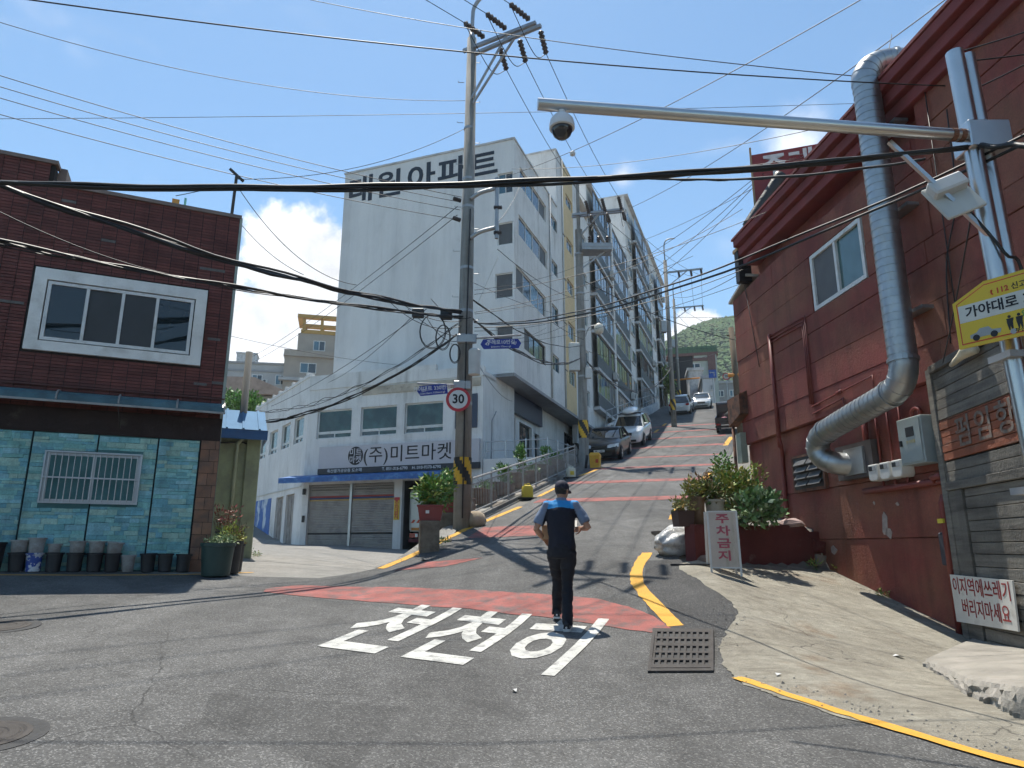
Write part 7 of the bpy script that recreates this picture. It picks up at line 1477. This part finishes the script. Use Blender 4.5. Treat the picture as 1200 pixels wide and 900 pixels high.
# ------------------------------------------------------------------ vehicles
M_TYRE = mat('tyre_rubber', (.018,.018,.018), .85, .2, 8); M_RIM = mat('alloy_rim', (.45,.46,.47), .3, .1, 5, metal=.9); M_CGLASS = mat('car_glass', (.015,.02,.023), .05, .1, 2, spec=1.); M_LAMP = mat('headlamp_lens', (.55,.57,.6), .12, .1, 5, spec=.9); M_TAIL = mat('tail_lamp', (.35,.012,.012), .2, .1, 5); M_CHR = mat('chrome_trim', (.55,.55,.55), .2, .05, 5, metal=1.)
def paint(name, col): return mat(name, col, .25, .03, 1, spec=.5, coat=.8)
def car(label, pos, dirv, spec, body, group=None, roofbox=False):
    """x forward. spec: L, W, H, belt, hood length, trunk length, etc."""
    t = thing('parked_car', label, 'car', (0, 0, 0), 0, group)
    f = Vector(dirv).normalized(); up0 = Vector((0, 0, 1)); lft = up0.cross(f).normalized(); up = f.cross(lft).normalized()
    t.matrix_world = Matrix(((f.x, lft.x, up.x, pos[0]), (f.y, lft.y, up.y, pos[1]), (f.z, lft.z, up.z, pos[2]), (0, 0, 0, 1)))
    L, Wd, H = spec['L'], spec['W']/2, spec['H']; zb = spec.get('clear', .2); hood = spec['hood']; belt = spec['belt']; trunk = spec.get('trunk', belt); xf, xr = L/2, -L/2
    # lower body stations: x, top height, half width
    ws = spec['ws']; rs = spec['rs']; rw = spec['rw']; wr = spec['wr']     # windshield base, roof start, roof end, rear base (x)
    st = [(xr, .62*trunk, .80), (xr+.08, .90*trunk, .92), (xr+.35, trunk, .985), (wr, trunk+.0, 1.), (rw, belt, 1.), (rs, belt, 1.), (ws, belt-.02, 1.), (ws+.12, hood+.06, .995), (xf-.55, hood-.06, .97), (xf-.22, hood-.16, .92), (xf-.06, hood-.32, .84), (xf, hood-.42, .78)]
    rings = []
    for x, zt, k in st:
        w = Wd*k; lo = zb+(.12 if x in (xr, xf) else 0); mid = lo+(zt-lo)*.5
        rings.append([(x, -w*.80, lo), (x, -w*.97, lo+.07), (x, -w, mid), (x, -w*.985, zt-.12*(zt-lo)), (x, -w*.90, zt), (x, 0, zt+.03), (x, w*.90, zt), (x, w*.985, zt-.12*(zt-lo)), (x, w, mid), (x, w*.97, lo+.07), (x, w*.80, lo), (x, 0, lo)])
    b = MB(); b.loft(rings); bd = tfbuild(b, None, 'body', body, t, smooth=True, sub=1)
    # greenhouse
    wb, wt = Wd*.90, Wd*.72; g = MB(); zr = H
    def gr(x, zt, w): k = (zt-belt)/(zr-belt+1e-6); w2 = wb+(w-wb)*k; return [(x, -wb, belt-.03), (x, -w2, zt-.02), (x, -w2*.9, zt+.015*k), (x, w2*.9, zt+.015*k), (x, w2, zt-.02), (x, wb, belt-.03)]
    gl = MB(); ring = [gr(ws, belt+.0, wt), gr(rs, zr-.03, wt), gr((rs+rw)/2, zr, wt), gr(rw, zr-.05, wt*.98), gr(wr, max(belt, trunk)+.0, wt*.95)]
    gl.loft(ring); tfbuild(gl, None, 'window_glass', M_CGLASS, t, smooth=True, angle=35)
    # roof skin and pillars
    r = MB(); r.loft([[(x, -w2, zt-.045), (x, -w2*.93, zt+.028), (x, 0, zt+.045), (x, w2*.93, zt+.028), (x, w2, zt-.045), (x, 0, zt-.03)] for x, zt, w2 in ((rs+.05, zr-.045, wt*.99), (rs-.25, zr-.01, wt), ((rs+rw)/2, zr, wt), (rw+.1, zr-.03, wt*.99), (rw-.06, zr-.075, wt*.97))]); tfbuild(r, None, 'roof', body, t, smooth=True)
    for s in (-1, 1):
        for x0, x1, wdt in ((ws, rs, .09), (wr, rw, .14)):
            p = MB(); p.bar((x0, s*wb*.995, belt-.04), (x1, s*wt*.995, zr-.045), wdt, .05, up=(1, 0, 0)); tfbuild(p, None, 'pillar', body, t)
        xm = spec.get('bp', 0.); p = MB(); p.bar((xm, s*wb*1.0, belt-.04), (xm-.05, s*wt*1.0, zr-.04), .09, .04, up=(1, 0, 0)); tfbuild(p, None, 'pillar', M_BLACK, t)
        p = MB(); p.loft([[(ws-.28+dx, s*(Wd*.93+dy), belt+.04+dz) for dx, dy, dz in ((.05, 0, 0), (.07, .0, .1), (.0, .0, .13), (-.05, 0, .1), (-.05, 0, 0))], [(ws-.28+dx, s*(Wd*.93+.2), belt+.05+dz) for dx, dz in ((.03, 0), (.05, .1), (.0, .12), (-.05, .1), (-.05, 0))]]); tfbuild(p, None, 'mirror', body, t, bevel=.01)
        # lamps
        p = MB(); p.loft([[(xf-.09, s*Wd*.80, hood-.36), (xf-.12, s*Wd*.80, hood-.20), (xf-.06, s*Wd*.42, hood-.27), (xf-.01, s*Wd*.42, hood-.36)], [(xf-.30, s*Wd*.955, hood-.33), (xf-.34, s*Wd*.945, hood-.17), (xf-.20, s*Wd*.42, hood-.22), (xf-.10, s*Wd*.42, hood-.38)]]); tfbuild(p, None, 'headlight', M_LAMP, t)
        p = MB(); p.box(xr-.012, xr+.25, s*Wd*.62 if s > 0 else s*Wd*.93, s*Wd*.93 if s > 0 else s*Wd*.62, trunk*.74, trunk*.90); tfbuild(p, None, 'tail_light', M_TAIL, t, bevel=.02)
        for hx in (spec.get('bp', 0.)+.18, spec.get('bp', 0.)-.85): part_box(t, None, 'door_handle', body, (hx, hx+.18, s*Wd*.985-.02, s*Wd*.985+.025, belt-.18, belt-.15))
    # wheels
    wx = [xf-spec.get('fo', .88), xr+spec.get('ro', .95)]; R = spec.get('R', .33)
    for x in wx:
        for s in (-1, 1):
            a = MB(); n = 20; a.lathe([(R+.055, 0), (R+.055, .03)], n); a.v = [(x+vx, s*(Wd*.985+.002-vz) if s > 0 else s*(Wd*.985+.002-vz), R+vy) for vx, vy, vz in a.v]; tfbuild(a, None, 'wheel_arch', M_STRIPEB, t)
            w = MB(); w.lathe([(R*.62, 0), (R*.90, -.01), (R, .02), (R, .18), (R*.9, .2), (R*.5, .2)], 22); w.v = [(x+vx, s*(Wd*1.0+.012-vz), R+vy) for vx, vy, vz in w.v]; wo = tfbuild(w, None, 'wheel', M_TYRE, t, smooth=True, angle=40)
            rm = MB(); rm.lathe([(.05, .0), (R*.60, .0), (R*.63, .03)], 20, cap=False); rm.lathe([(.045, -.005), (.0, -.005)], 10)
            for k in range(5): th = 2*math.pi*k/5; rm.bar((0, 0, -.012), (math.cos(th)*R*.6, math.sin(th)*R*.6, -.006), .075, .02)
            rm.v = [(x+vx, s*(Wd*1.0+.008-vz), R+vy) for vx, vy, vz in rm.v]; tfbuild(rm, None, 'rim', M_RIM, wo)
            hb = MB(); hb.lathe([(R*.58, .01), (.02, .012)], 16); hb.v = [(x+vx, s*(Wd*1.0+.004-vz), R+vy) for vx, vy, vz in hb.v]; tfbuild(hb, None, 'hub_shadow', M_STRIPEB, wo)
    # grille, bumper intake, plates
    part_box(t, None, 'grille', M_STRIPEB, (xf-.1, xf+.005, -Wd*.38, Wd*.38, hood-.42, hood-.27)); part_box(t, None, 'grille_bar', M_CHR, (xf-.1, xf+.015, -Wd*.40, Wd*.40, hood-.275, hood-.255), (xf-.1, xf+.012, -Wd*.36, Wd*.36, hood-.35, hood-.335))
    part_box(t, None, 'lower_intake', M_STRIPEB, (xf-.12, xf-.01+.02, -Wd*.62, Wd*.62, zb+.10, zb+.22)); part_box(t, None, 'number_plate', M_PVC, (xf-.05, xf+.03, -.25, .25, zb+.26, zb+.37)); part_box(t, None, 'number_plate', M_PVC, (xr-.025, xr+.05, -.25, .25, trunk*.60, trunk*.70)); part_box(t, None, 'rear_bumper', M_STRIPEB, (xr-.02, xr+.2, -Wd*.7, Wd*.7, zb+.02, zb+.14))
    for dx in (-.12, .12): part_box(t, None, 'plate_digit', M_TXT, *[(xf+.03, xf+.033, dx+k*.05-.05, dx+k*.05-.02, zb+.29, zb+.345) for k in range(2)])
    if roofbox:
        q = MB(); q.loft([[(x, -.36*k, H+.12), (x, -.40*k, H+.22), (x, -.3*k, H+.12+.34*k), (x, .3*k, H+.12+.34*k), (x, .40*k, H+.22), (x, .36*k, H+.12)] for x, k in ((.95, .45), (.8, .95), (.2, 1.15), (-.7, 1.15), (-1.05, 1.0), (-1.15, .6))]); tfbuild(q, None, 'roof_box', paint('silver_white_box', (.60,.61,.62)), t, smooth=True, sub=1)
        for x in (.3, -.6): q = MB(); q.bar((x, -Wd*.74, H+.09), (x, Wd*.74, H+.09), .05, .04); tfbuild(q, None, 'roof_bar', M_BLACK, t)
        for s in (-1, 1): q = MB(); q.tube([(rs-.1, s*Wd*.70, H-.0), (rs-.3, s*Wd*.70, H+.07), (rw+.2, s*Wd*.70, H+.07), (rw, s*Wd*.70, H-.03)], .018, 6); tfbuild(q, None, 'roof_rail', M_CHR, t)
    return t
SEDAN = dict(L=4.75, W=1.84, H=1.46, hood=.98, belt=.98, trunk=1.02, ws=.95, rs=.20, rw=-.95, wr=-1.72, clear=.17, R=.325, bp=-.25)
SUV = dict(L=4.6, W=1.88, H=1.69, hood=1.10, belt=1.08, trunk=1.12, ws=.98, rs=.32, rw=-1.65, wr=-2.12, clear=.23, R=.36, bp=-.2)
UPH = Vector((.342, .94, .0))
def hill_dir(p, d):
    d = Vector((d[0], d[1], 0)).normalized(); e = .8; return Vector((d.x, d.y, (gz(p[0]+d.x*e, p[1]+d.y*e)-gz(p[0]-d.x*e, p[1]-d.y*e))/(2*e)))
def vehicles():
    def put(x, y, d): p = (x, y); return (x, y, gz(x, y)+.005), hill_dir(p, d)
    pos, dv = put(4.75, 33.6, (-.30, -.94)); car('black sedan parked nose-down behind the second utility pole', pos, dv, SEDAN, mat('black_car_paint', (.004,.004,.005), .3, .03, 1, spec=.4, coat=.35), 'cars parked on the hill road')
    pos, dv = put(7.15, 40.2, (-.33, -.94)); car('white car with a roof box parked uphill of the black sedan', pos, dv, SUV, paint('white_car_paint', (.58,.59,.60)), 'cars parked on the hill road', True)
    pos, dv = put(15.6, 61.5, (.34, .94)); car('white car seen from behind, left of the two at the hilltop', pos, dv, SUV, paint('pearl_white_paint', (.50,.52,.54)), 'cars parked on the hill road')
    pos, dv = put(18.9, 66.5, (-.30, -.95)); car('silver saloon facing down, right of the two at the hilltop', pos, dv, SEDAN, paint('silver_car_paint', (.42,.43,.43)), 'cars parked on the hill road')
    pos, dv = put(8.2, 46.0, (.34, .94))
    # white van nose seen over the garage wall
    # dark little truck with a loaded bed on the right
    p = ground(853, 507); pos, dv = put(p.x+.55, p.y+1.2, (.34, .94)); t = thing('cargo_truck', 'dark small truck loaded with pink bundles, right side of the hill road', 'truck', (0, 0, 0)); f = dv.normalized(); lft = Vector((0, 0, 1)).cross(f).normalized(); up = f.cross(lft)
    t.matrix_world = Matrix(((f.x, lft.x, up.x, pos[0]), (f.y, lft.y, up.y, pos[1]), (f.z, lft.z, up.z, pos[2]), (0, 0, 0, 1)))
    M_TD = paint('dark_truck_paint', (.02,.022,.026)); part_box(t, None, 'bed', M_TD, (-1.9, .6, -.78, .78, .55, .62), (-1.9, -1.85, -.78, .78, .62, .98), (-1.85, .6, -.78, -.73, .62, .98), (-1.85, .6, .73, .78, .62, .98))
    b = MB(); b.prism([(.62, .45), (1.9, .45), (1.95, 1.0), (1.6, 1.75), (.75, 1.8), (.62, 1.7)], -.78, .78); tfbuild(b, None, 'cab', M_TD, t, bevel=.05); part_box(t, None, 'rear_window', M_CGLASS, (.60, .625, -.55, .55, 1.15, 1.62)); part_box(t, None, 'bumper', M_STRIPEB, (-2.0, -1.88, -.78, .78, .36, .5))
    for s in (-1, 1): part_box(t, None, 'tail_light', M_TAIL, (-1.93, -1.9, s*.6-.12, s*.6+.12, .52, .62)); part_box(t, None, 'headlight', M_LAMP, (1.9, 1.96, s*.55-.12, s*.55+.12, .75, .92))
    for x in (-1.2, 1.3):
        for s in (-1, 1): w = MB(); w.lathe([(.16, -.0), (.27, 0), (.29, .03), (.29, .16), (.2, .17)], 18); w.v = [(x+a, s*(.76-c), .29+bb) for a, bb, c in w.v]; wo = tfbuild(w, None, 'wheel', M_TYRE, t, smooth=True, angle=40); r = MB(); r.lathe([(.15, 0), (.02, -.02)], 14); r.v = [(x+a, s*(.765-c), .29+bb) for a, bb, c in r.v]; tfbuild(r, None, 'rim', M_RIM, wo)
    t2 = None
    for k, (x, y, z, sx, m, lab) in enumerate([(-1.2, .25, .62, .26, mat('pink_bundle', (.40,.16,.20), .8, .25, 5, .4, 15), 'pink bundle on the bed of the dark small truck'), (-.3, -.2, .62, .48, mat('black_tarpaulin', (.02,.02,.02)), 'black tarpaulin heap on the bed of the dark small truck'), (-1.35, -.35, .62, .3, mat('white_sack', (.5,.5,.48), .8, .2, 5, .4, 15), 'white sack on the bed of the dark small truck')]):
        b = MB(); rn = random.Random(k); b.lathe([(.05, 0), (.9, .02), (1.05, .4), (.95, .9), (.6, 1.25), (.1, 1.35)], 12); b.v = [(vx*sx*rn.uniform(.85, 1.1), vy*sx*rn.uniform(.85, 1.1), vz*sx) for vx, vy, vz in b.v]; o = tfbuild(b, None, 'sack', m, None, smooth=True); o.matrix_world = t.matrix_world @ Matrix.Translation((x, y, z)); tag(o, lab, 'sack', 'load of the dark truck')
    # white box truck backed into the market's loading bay
    q = AF.w(-3.55, 0); t = thing('delivery_truck', 'white box truck parked in the market loading bay behind the planters', 'truck', (q.x, q.y, 1.6-.1), R_(-20)); M_TW = paint('white_truck_paint', (.52,.52,.50))
    part_box(t, None, 'cargo_box', M_TW, (-.95, .95, .45, 3.6, .75, 2.55), bevel=.02); part_box(t, None, 'chassis', M_STRIPEB, (-.85, .85, .6, 3.8, .42, .74)); part_box(t, None, 'rear_bumper', mat('maroon_bumper', (.12,.02,.03), .6), (-.95, .95, .38, .5, .30, .45))
    for s in (-1, 1):
        part_box(t, None, 'door_panel', M_TW, ((.02 if s > 0 else -.90), (.90 if s > 0 else -.02), .42, .449, .82, 2.48)); lp = part_box(t, None, 'tail_light', M_TAIL, ((.5 if s > 0 else -.9), (.9 if s > 0 else -.5), .36, .42, .5, .68)); part_box(lp, None, 'lamp_lens', M_LAMP, ((.5 if s > 0 else -.62), (.62 if s > 0 else -.5), .352, .359, .52, .66)); b = MB(); b.bar((s*.93, .41, .82), (s*.93, .41, 2.48), .03); tfbuild(b, None, 'door_bar', M_ALU, t)
        w = MB(); w.lathe([(.18, 0), (.33, 0), (.36, .03), (.36, .2), (.25, .21)], 18); w.v = [(s*(.9-c), 1.1+a, .36+bb) for a, bb, c in w.v]; wo = tfbuild(w, None, 'wheel', M_TYRE, t, smooth=True, angle=40); r = MB(); r.lathe([(.17, 0), (.02, -.02)], 14); r.v = [(s*(.905-c), 1.1+a, .36+bb) for a, bb, c in r.v]; tfbuild(r, None, 'rim', M_RIM, wo)
    m = MB()
    for k in range(7):
        x = -.88+k*.26; m.add([(x, .415, 1.12), (x+.13, .415, 1.12), (x+.23, .415, 1.26), (x+.10, .415, 1.26)], [(0, 1, 2, 3)])
    tfbuild(m, None, 'hazard_stripe', mat('orange_red_print', (.5,.06,.02)), t); part_box(t, None, 'plate', mat('orange_paint', (.55,.22,.04)), (-.85, -.35, .40, .415, .80, .92))
    b = MB(); b.prism([(-.9, .5), (.9, .5), (.88, 1.9), (-.88, 1.9)], 3.65, 4.0); tfbuild(b, None, 'cab', M_TW, t, bevel=.04)
vehicles()
# ------------------------------------------------------------------ the walking man
def fuse(mb, name, mats, parent, voxel, smooth=6, pick=None, decim=None):
    """melt overlapping closed shapes into one continuous surface"""
    me = bpy.data.meshes.new('raw'); me.from_pydata(mb.v, [], mb.f); bm = bmesh.new(); bm.from_mesh(me); bmesh.ops.recalc_face_normals(bm, faces=bm.faces[:]); bm.to_mesh(me); bm.free()
    o = bpy.data.objects.new('raw', me); COL.objects.link(o)
    md = o.modifiers.new('r', 'REMESH'); md.mode = 'VOXEL'; md.voxel_size = voxel; ms = o.modifiers.new('s', 'SMOOTH'); ms.factor = .5; ms.iterations = smooth
    dg = bpy.context.evaluated_depsgraph_get(); m2 = bpy.data.meshes.new_from_object(o.evaluated_get(dg)); bpy.data.objects.remove(o)
    m2.name = name; m2.materials.clear()
    for m in mats: m2.materials.append(m)
    if pick:
        idx = [pick(p.center) for p in m2.polygons]; m2.polygons.foreach_set('material_index', idx)
    m2.polygons.foreach_set('use_smooth', [True]*len(m2.polygons))
    r = bpy.data.objects.new(name, m2); COL.objects.link(r); r.parent = parent; return r
def etube(b, pts, n=16):
    """pts: (x,y,z, rx, ry) stacked ellipses along a path, roughly vertical"""
    b.loft([[(x+rx*math.cos(2*math.pi*j/n), y+ry*math.sin(2*math.pi*j/n), z) for j in range(n)] for x, y, z, rx, ry in pts])
from mathutils import noise as mnoise
def folds(o, amp, sc, stretch=(1, 1, 1)):
    me = o.data; k = len(me.vertices); co = np.empty(k*3); me.vertices.foreach_get('co', co); co = co.reshape(-1, 3); nr = np.empty(k*3); me.vertex_normals.foreach_get('vector', nr); nr = nr.reshape(-1, 3)
    d = np.array([mnoise.fractal(Vector((c[0]*sc*stretch[0], c[1]*sc*stretch[1], c[2]*sc*stretch[2])), 1., 2., 3) for c in co]); d = np.sign(d)*np.abs(d)**.7*amp
    me.vertices.foreach_set('co', (co+nr*d[:, None]).ravel()); me.update()
def man():
    rf = ground(667, 738); lf = ground(653, 723); yaw = R_(-8)
    c, s = math.cos(yaw), math.sin(yaw)
    root = Vector((rf.x-.06, rf.y+.16, 0)); root.z = gz(root.x, root.y)
    t = thing('person', 'man in navy cap and navy shirt with blue shoulders walking uphill, seen from behind', 'person', root, yaw); t.scale = (.97, .97, .97)
    sl = (gz(root.x, root.y+.4)-gz(root.x, root.y-.4))/.8
    M_SKIN = mat('skin', (.36,.19,.12), .55, .08, 6, .1, 80); M_NAVY2 = mat('navy_cloth', (.006,.008,.018), .9, .2, 5, .35, 22); M_CYAN = mat('bright_blue_cloth', (.015,.22,.50), .8, .1, 6, .25, 25); M_SLV = mat('grey_blue_cloth', (.14,.18,.26), .85, .15, 6, .3, 25); M_PANT = mat('dark_trouser_cloth', (.007,.008,.013), .9, .2, 4, .4, 14); M_HAIR = mat('black_hair', (.012,.010,.009), .6, .3, 30, .5, 90)
    zl = .30*sl; zr = -.16*sl
    J = dict(hl=Vector((-.085, .0, .90)), hr=Vector((.085, 0, .90)), kl=Vector((-.070, .22, .51+zl*.6)), kr=Vector((.060, .03, .49)), al=Vector((-.095, .32, .11+zl)), ar=Vector((.065, -.19, .10+zr)), sl=Vector((-.185, .0, 1.435)), sr=Vector((.185, .0, 1.435)), el=Vector((-.315, -.03, 1.15)), er=Vector((.335, -.03, 1.17)), wl=Vector((-.225, .12, 1.03)), wr=Vector((.245, .16, 1.16)))
    # ---- body: one continuous surface
    b = MB()
    etube(b, [(0, 0, .86, .13, .09), (0, 0, .95, .145, .10), (0, .0, 1.08, .13, .09), (0, .0, 1.25, .15, .10), (0, -.005, 1.38, .155, .10), (0, 0, 1.46, .11, .075), (.0, .01, 1.50, .06, .06), (0, .02, 1.56, .055, .058)])
    etube(b, [(.0, .035, 1.535, .045, .06), (.0, .035, 1.56, .062, .082), (.0, .03, 1.61, .072, .092), (.0, .025, 1.66, .075, .096), (.0, .02, 1.70, .07, .09), (.0, .02, 1.735, .045, .06), (.0, .02, 1.745, .02, .03)])
    b.tube([(0, .115, 1.64), (0, .138, 1.608), (0, .118, 1.60)], [.010, .014, .010], 8)                                     # nose
    for q in (-1, 1): b.tube([(q*.073, .02, 1.60), (q*.083, .012, 1.625), (q*.078, .014, 1.648)], [.010, .016, .012], 8)      # ears
    for a, k, e in (('hl', 'kl', 'al'), ('hr', 'kr', 'ar')): b.tube([J[a], J[a].lerp(J[k], .5), J[k], J[k].lerp(J[e], .35), J[e]+Vector((0, 0, .03)), J[e]-Vector((0, 0, .03))], [.080, .068, .05, .052, .035, .035], 12)
    for a, k, e in (('sl', 'el', 'wl'), ('sr', 'er', 'wr')): b.tube([J[a], J[a].lerp(J[k], .5), J[k], J[k].lerp(J[e], .3), J[e]], [.052, .046, .038, .041, .027], 12)
    HC = Vector((0, .01, 1.50)); HR = Matrix.Rotation(R_(-24), 3, 'Z') @ Matrix.Rotation(R_(-9), 3, 'X')
    def hd(*p):
        p = Vector(p if len(p) == 3 else p[0]); k = min(1, max(0, (p.z-1.49)/.06)); return tuple(p.lerp(HC+HR @ (p-HC), k)) if p.z > 1.49 else tuple(p)
    b.v = [hd(p) for p in b.v]
    def hand(w, fwd, side, nrm):
        fwd, side, nrm = fwd.normalized(), side.normalized(), nrm.normalized(); p = w+fwd*.05
        b.loft([[w+fwd*f+side*(sx*k)+nrm*(sz*h) for sx, sz in ((-1,-.6),(0,-1),(1,-.6),(1,.6),(0,1),(-1,.6))] for f, k, h in ((-.01, .024, .018), (.03, .034, .016), (.07, .040, .014), (.09, .038, .012))])
        for i, (off, ln) in enumerate(((-.030, .062), (-.010, .074), (.011, .070), (.030, .056))):
            a0 = w+fwd*.075+side*off; b.tube([a0, a0+fwd*ln*.45+nrm*.006, a0+fwd*ln*.75+nrm*.024, a0+fwd*ln*.85+nrm*.046], [.0092, .0088, .008, .007], 7)
        a0 = w+fwd*.02-side*.032; b.tube([a0, a0+fwd*.025-side*.022+nrm*.008, a0+fwd*.05-side*.03+nrm*.02, a0+fwd*.07-side*.024+nrm*.03], [.012, .0105, .0095, .008], 7)
    hand(J['wl'], (J['wl']-J['el']), Vector((-.2, .1, -1)), Vector((1, .4, 0))); hand(J['wr'], (J['wr']-J['er']), Vector((.3, 0, 1)), Vector((-1, .3, -.2)))
    body = fuse(b, 'body', [M_SKIN], t, .0072, 3)
    for q in (-1, 1):
        e = MB(); e.lathe([(.002, -.009), (.009, -.004), (.010, 0), (.009, .004), (.002, .009)], 10); e.v = [(q*.031+x, .112+z, 1.638+y) for x, y, z in e.v]; tfbuild(e, hd, 'eye', mat('eye_dark', (.03,.02,.018), .3), body, smooth=True)
    part_box(body, hd, 'mouth', mat('lip', (.25,.09,.07), .6), (-.022, .022, .108, .116, 1.572, 1.578))
    # ---- hair under the cap
    h = MB(); etube(h, [(0, .012, 1.575, .060, .070), (0, .008, 1.61, .078, .094), (0, .008, 1.65, .081, .100), (0, .01, 1.70, .074, .09)]); h.v = [(x, y if y < .04 else .04+(y-.04)*.25, z) for x, y, z in h.v]; tfbuild(h, hd, 'hair', M_HAIR, t, smooth=True)
    # ---- cap
    cp = MB(); etube(cp, [(0, .018, 1.642, .087, .108), (0, .018, 1.672, .088, .109), (0, .017, 1.705, .083, .101), (0, .015, 1.735, .066, .081), (0, .015, 1.756, .038, .048), (0, .015, 1.764, .010, .012)], 24); co = tfbuild(cp, hd, 'cap', mat('navy_cap', (.012,.014,.035), .8, .15, 8, .2, 60), t, smooth=True)
    br = MB(); n = 14; outer = [(.085*math.cos(a), .10+.085*math.sin(a)) for a in np.linspace(-.15, math.pi+.15, n)]; up = [(x, y, 1.655-.012*abs(x)/.08-.02*((y-.1)/.09)) for x, y in outer]; br.v = up+[(x, y, z-.006) for x, y, z in up]; br.f = [list(range(n)), list(range(n, 2*n))[::-1]]+[[i, (i+1) % n, (i+1) % n+n, i+n] for i in range(n)]; br.m = [0]*len(br.f); br.c = [None]*len(br.f); tfbuild(br, hd, 'brim', MATS['navy_cap'], co); bt = MB(); bt.lathe([(.012, 0), (.010, .006), (.002, .008)], 10, (0, .015, 1.763)); tfbuild(bt, hd, 'button', MATS['navy_cap'], co)
    for e in (co,): pass
    head_objs = [co]
    # ---- shirt with short sleeves
    b = MB()
    etube(b, [(.0, .0, .895, .172, .125), (.0, .0, .95, .176, .130), (0, .0, 1.05, .166, .122), (0, .0, 1.15, .170, .120), (0, -.005, 1.28, .182, .122), (0, -.01, 1.38, .188, .118), (0, -.005, 1.45, .168, .098), (0, .0, 1.49, .105, .078), (0, .005, 1.515, .072, .070)], 28)
    for a, k in (('sl', 'el'), ('sr', 'er')):
        p, q = J[a], J[k]; inn = Vector((p.x*.55, 0, p.z-.02)); b.tube([inn, p, p.lerp(q, .35), p.lerp(q, .72), p.lerp(q, .80)], [.085, .076, .068, .070, .064], 14)
    def pick(cn):
        if cn.z > 1.505: return 2
        if abs(cn.x) > .150+max(0, (1.46-cn.z))*.30 and cn.z > 1.18: return 2 if cn.z < 1.475 else 1
        if cn.z > 1.418-.02*abs(cn.x)/.15: return 1
        return 0
    folds(fuse(b, 'shirt', [M_NAVY2, M_CYAN, M_SLV], t, .010, 5, pick), .011, 7, (1, 1, .7))
    co2 = MB(); co2.lathe([(.068, 0), (.072, .012), (.069, .038), (.062, .04), (.063, .005)], 20, (0, .008, 1.497), cap=False); tfbuild(co2, None, 'collar', M_SLV, t, smooth=True)
    # ---- trousers
    b = MB(); etube(b, [(0, 0, .80, .155, .115), (0, -.005, .87, .172, .130), (0, .0, .95, .168, .124), (0, 0, .99, .160, .118)], 24)
    for a, k, e in (('hl', 'kl', 'al'), ('hr', 'kr', 'ar')):
        A, K, E = J[a], J[k], J[e]; sx = .1 if a == 'hr' else -.1
        b.tube([A+Vector((0, 0, -.02)), A.lerp(K, .3), A.lerp(K, .7), K, K.lerp(E, .3), K.lerp(E, .65), E+Vector((0, 0, .02)), E+Vector((0, -.012, -.045))], [.110, .100, .082, .072, .070, .066, .064, .063], 16)
    folds(fuse(b, 'trousers', [M_PANT], t, .010, 5), .010, 8, (1, 1, 1.5))
    # ---- shoes
    M_SHOE = mat('black_trainer', (.015,.016,.02), .6, .2, 8); M_SOLE = mat('white_sole', (.55,.55,.54), .6, .1, 6)
    for q, (e, pit) in enumerate((('al', -14), ('ar', 0))):
        sh = MB(); st = [(-.085, .030, .040, .085), (-.06, .040, .0, .095), (0, .042, .0, .098), (.06, .044, .0, .075), (.12, .047, .0, .058), (.165, .040, .0, .048), (.19, .020, .010, .035)]
        sh.loft([[(math.cos(a)*w, y, z0+.02+(h-.02)*max(0, math.sin(a)) if math.sin(a) > 0 else z0+.018) for a in [2*math.pi*k/14 for k in range(14)]] for y, w, z0, h in st]); so = tfbuild(sh, None, 'shoe', M_SHOE, t, smooth=True)
        ss_ = MB(); out = [(-.035, -.09), (.035, -.09), (.046, -.04), (.043, .03), (.052, .10), (.047, .16), (.02, .20), (-.02, .20), (-.047, .16), (-.052, .10), (-.043, .03), (-.046, -.04)]; ss_.slab(out, -.006, .022); tfbuild(ss_, None, 'sole', M_SOLE, so, bevel=.006); hl = MB(); hl.box(-.012, .012, -.094, -.07, .028, .055); tfbuild(hl, None, 'heel_patch', M_SOLE, so, bevel=.008)
        so.location = (J[e].x, J[e].y-.01, J[e].z-.094); so.rotation_euler = (math.atan(sl) if q else math.atan(sl)+R_(pit), 0, R_(4 if q == 0 else -4))
    # ---- what he carries
    M_CB = mat('cardboard', (.42,.25,.14), .9, .15, 4)
    W4 = Matrix.Translation(root) @ Matrix.Rotation(yaw, 4, 'Z')
    cb = MB(); cb.box(-.09, .09, -.14, .14, -.085, .085); o = tfbuild(cb, None, 'carton', M_CB, None, bevel=.003); o.matrix_world = W4 @ Matrix.Translation((-.165, .20, 1.08)) @ Matrix.Rotation(R_(6), 4, 'Z'); tag(o, 'small brown carton held under the walking man\'s left arm', 'carton'); part_box(o, None, 'white_label', M_PVC, (-.07, .05, -.10, .10, .0855, .088))
    ph = MB(); ph.box(-.035, .035, -.075, .075, -.005, .005); o = tfbuild(ph, None, 'phone', M_BLACK, None, bevel=.003); o.matrix_world = W4 @ Matrix.Translation((.150, .235, 1.185)) @ Matrix.Rotation(R_(35), 4, 'X'); tag(o, 'dark phone held in the walking man\'s right hand', 'phone')
man()
# ------------------------------------------------------------------ summer haze
def haze():
    m = bpy.data.materials.new('haze_air'); m.use_nodes = True; nt = m.node_tree; nt.nodes.clear()
    out = nt.nodes.new('ShaderNodeOutputMaterial'); pv = nt.nodes.new('ShaderNodeVolumePrincipled'); pv.inputs['Color'].default_value = (.82, .90, 1, 1); pv.inputs['Density'].default_value = .00035; nt.links.new(pv.outputs[0], out.inputs['Volume'])
    b = MB(); b.box(-950, 950, -350, 1350, -30, 200); o = tfbuild(b, None, 'haze', m, None); tag(o, 'thin summer haze over the street and the hill', kind='stuff')
haze()
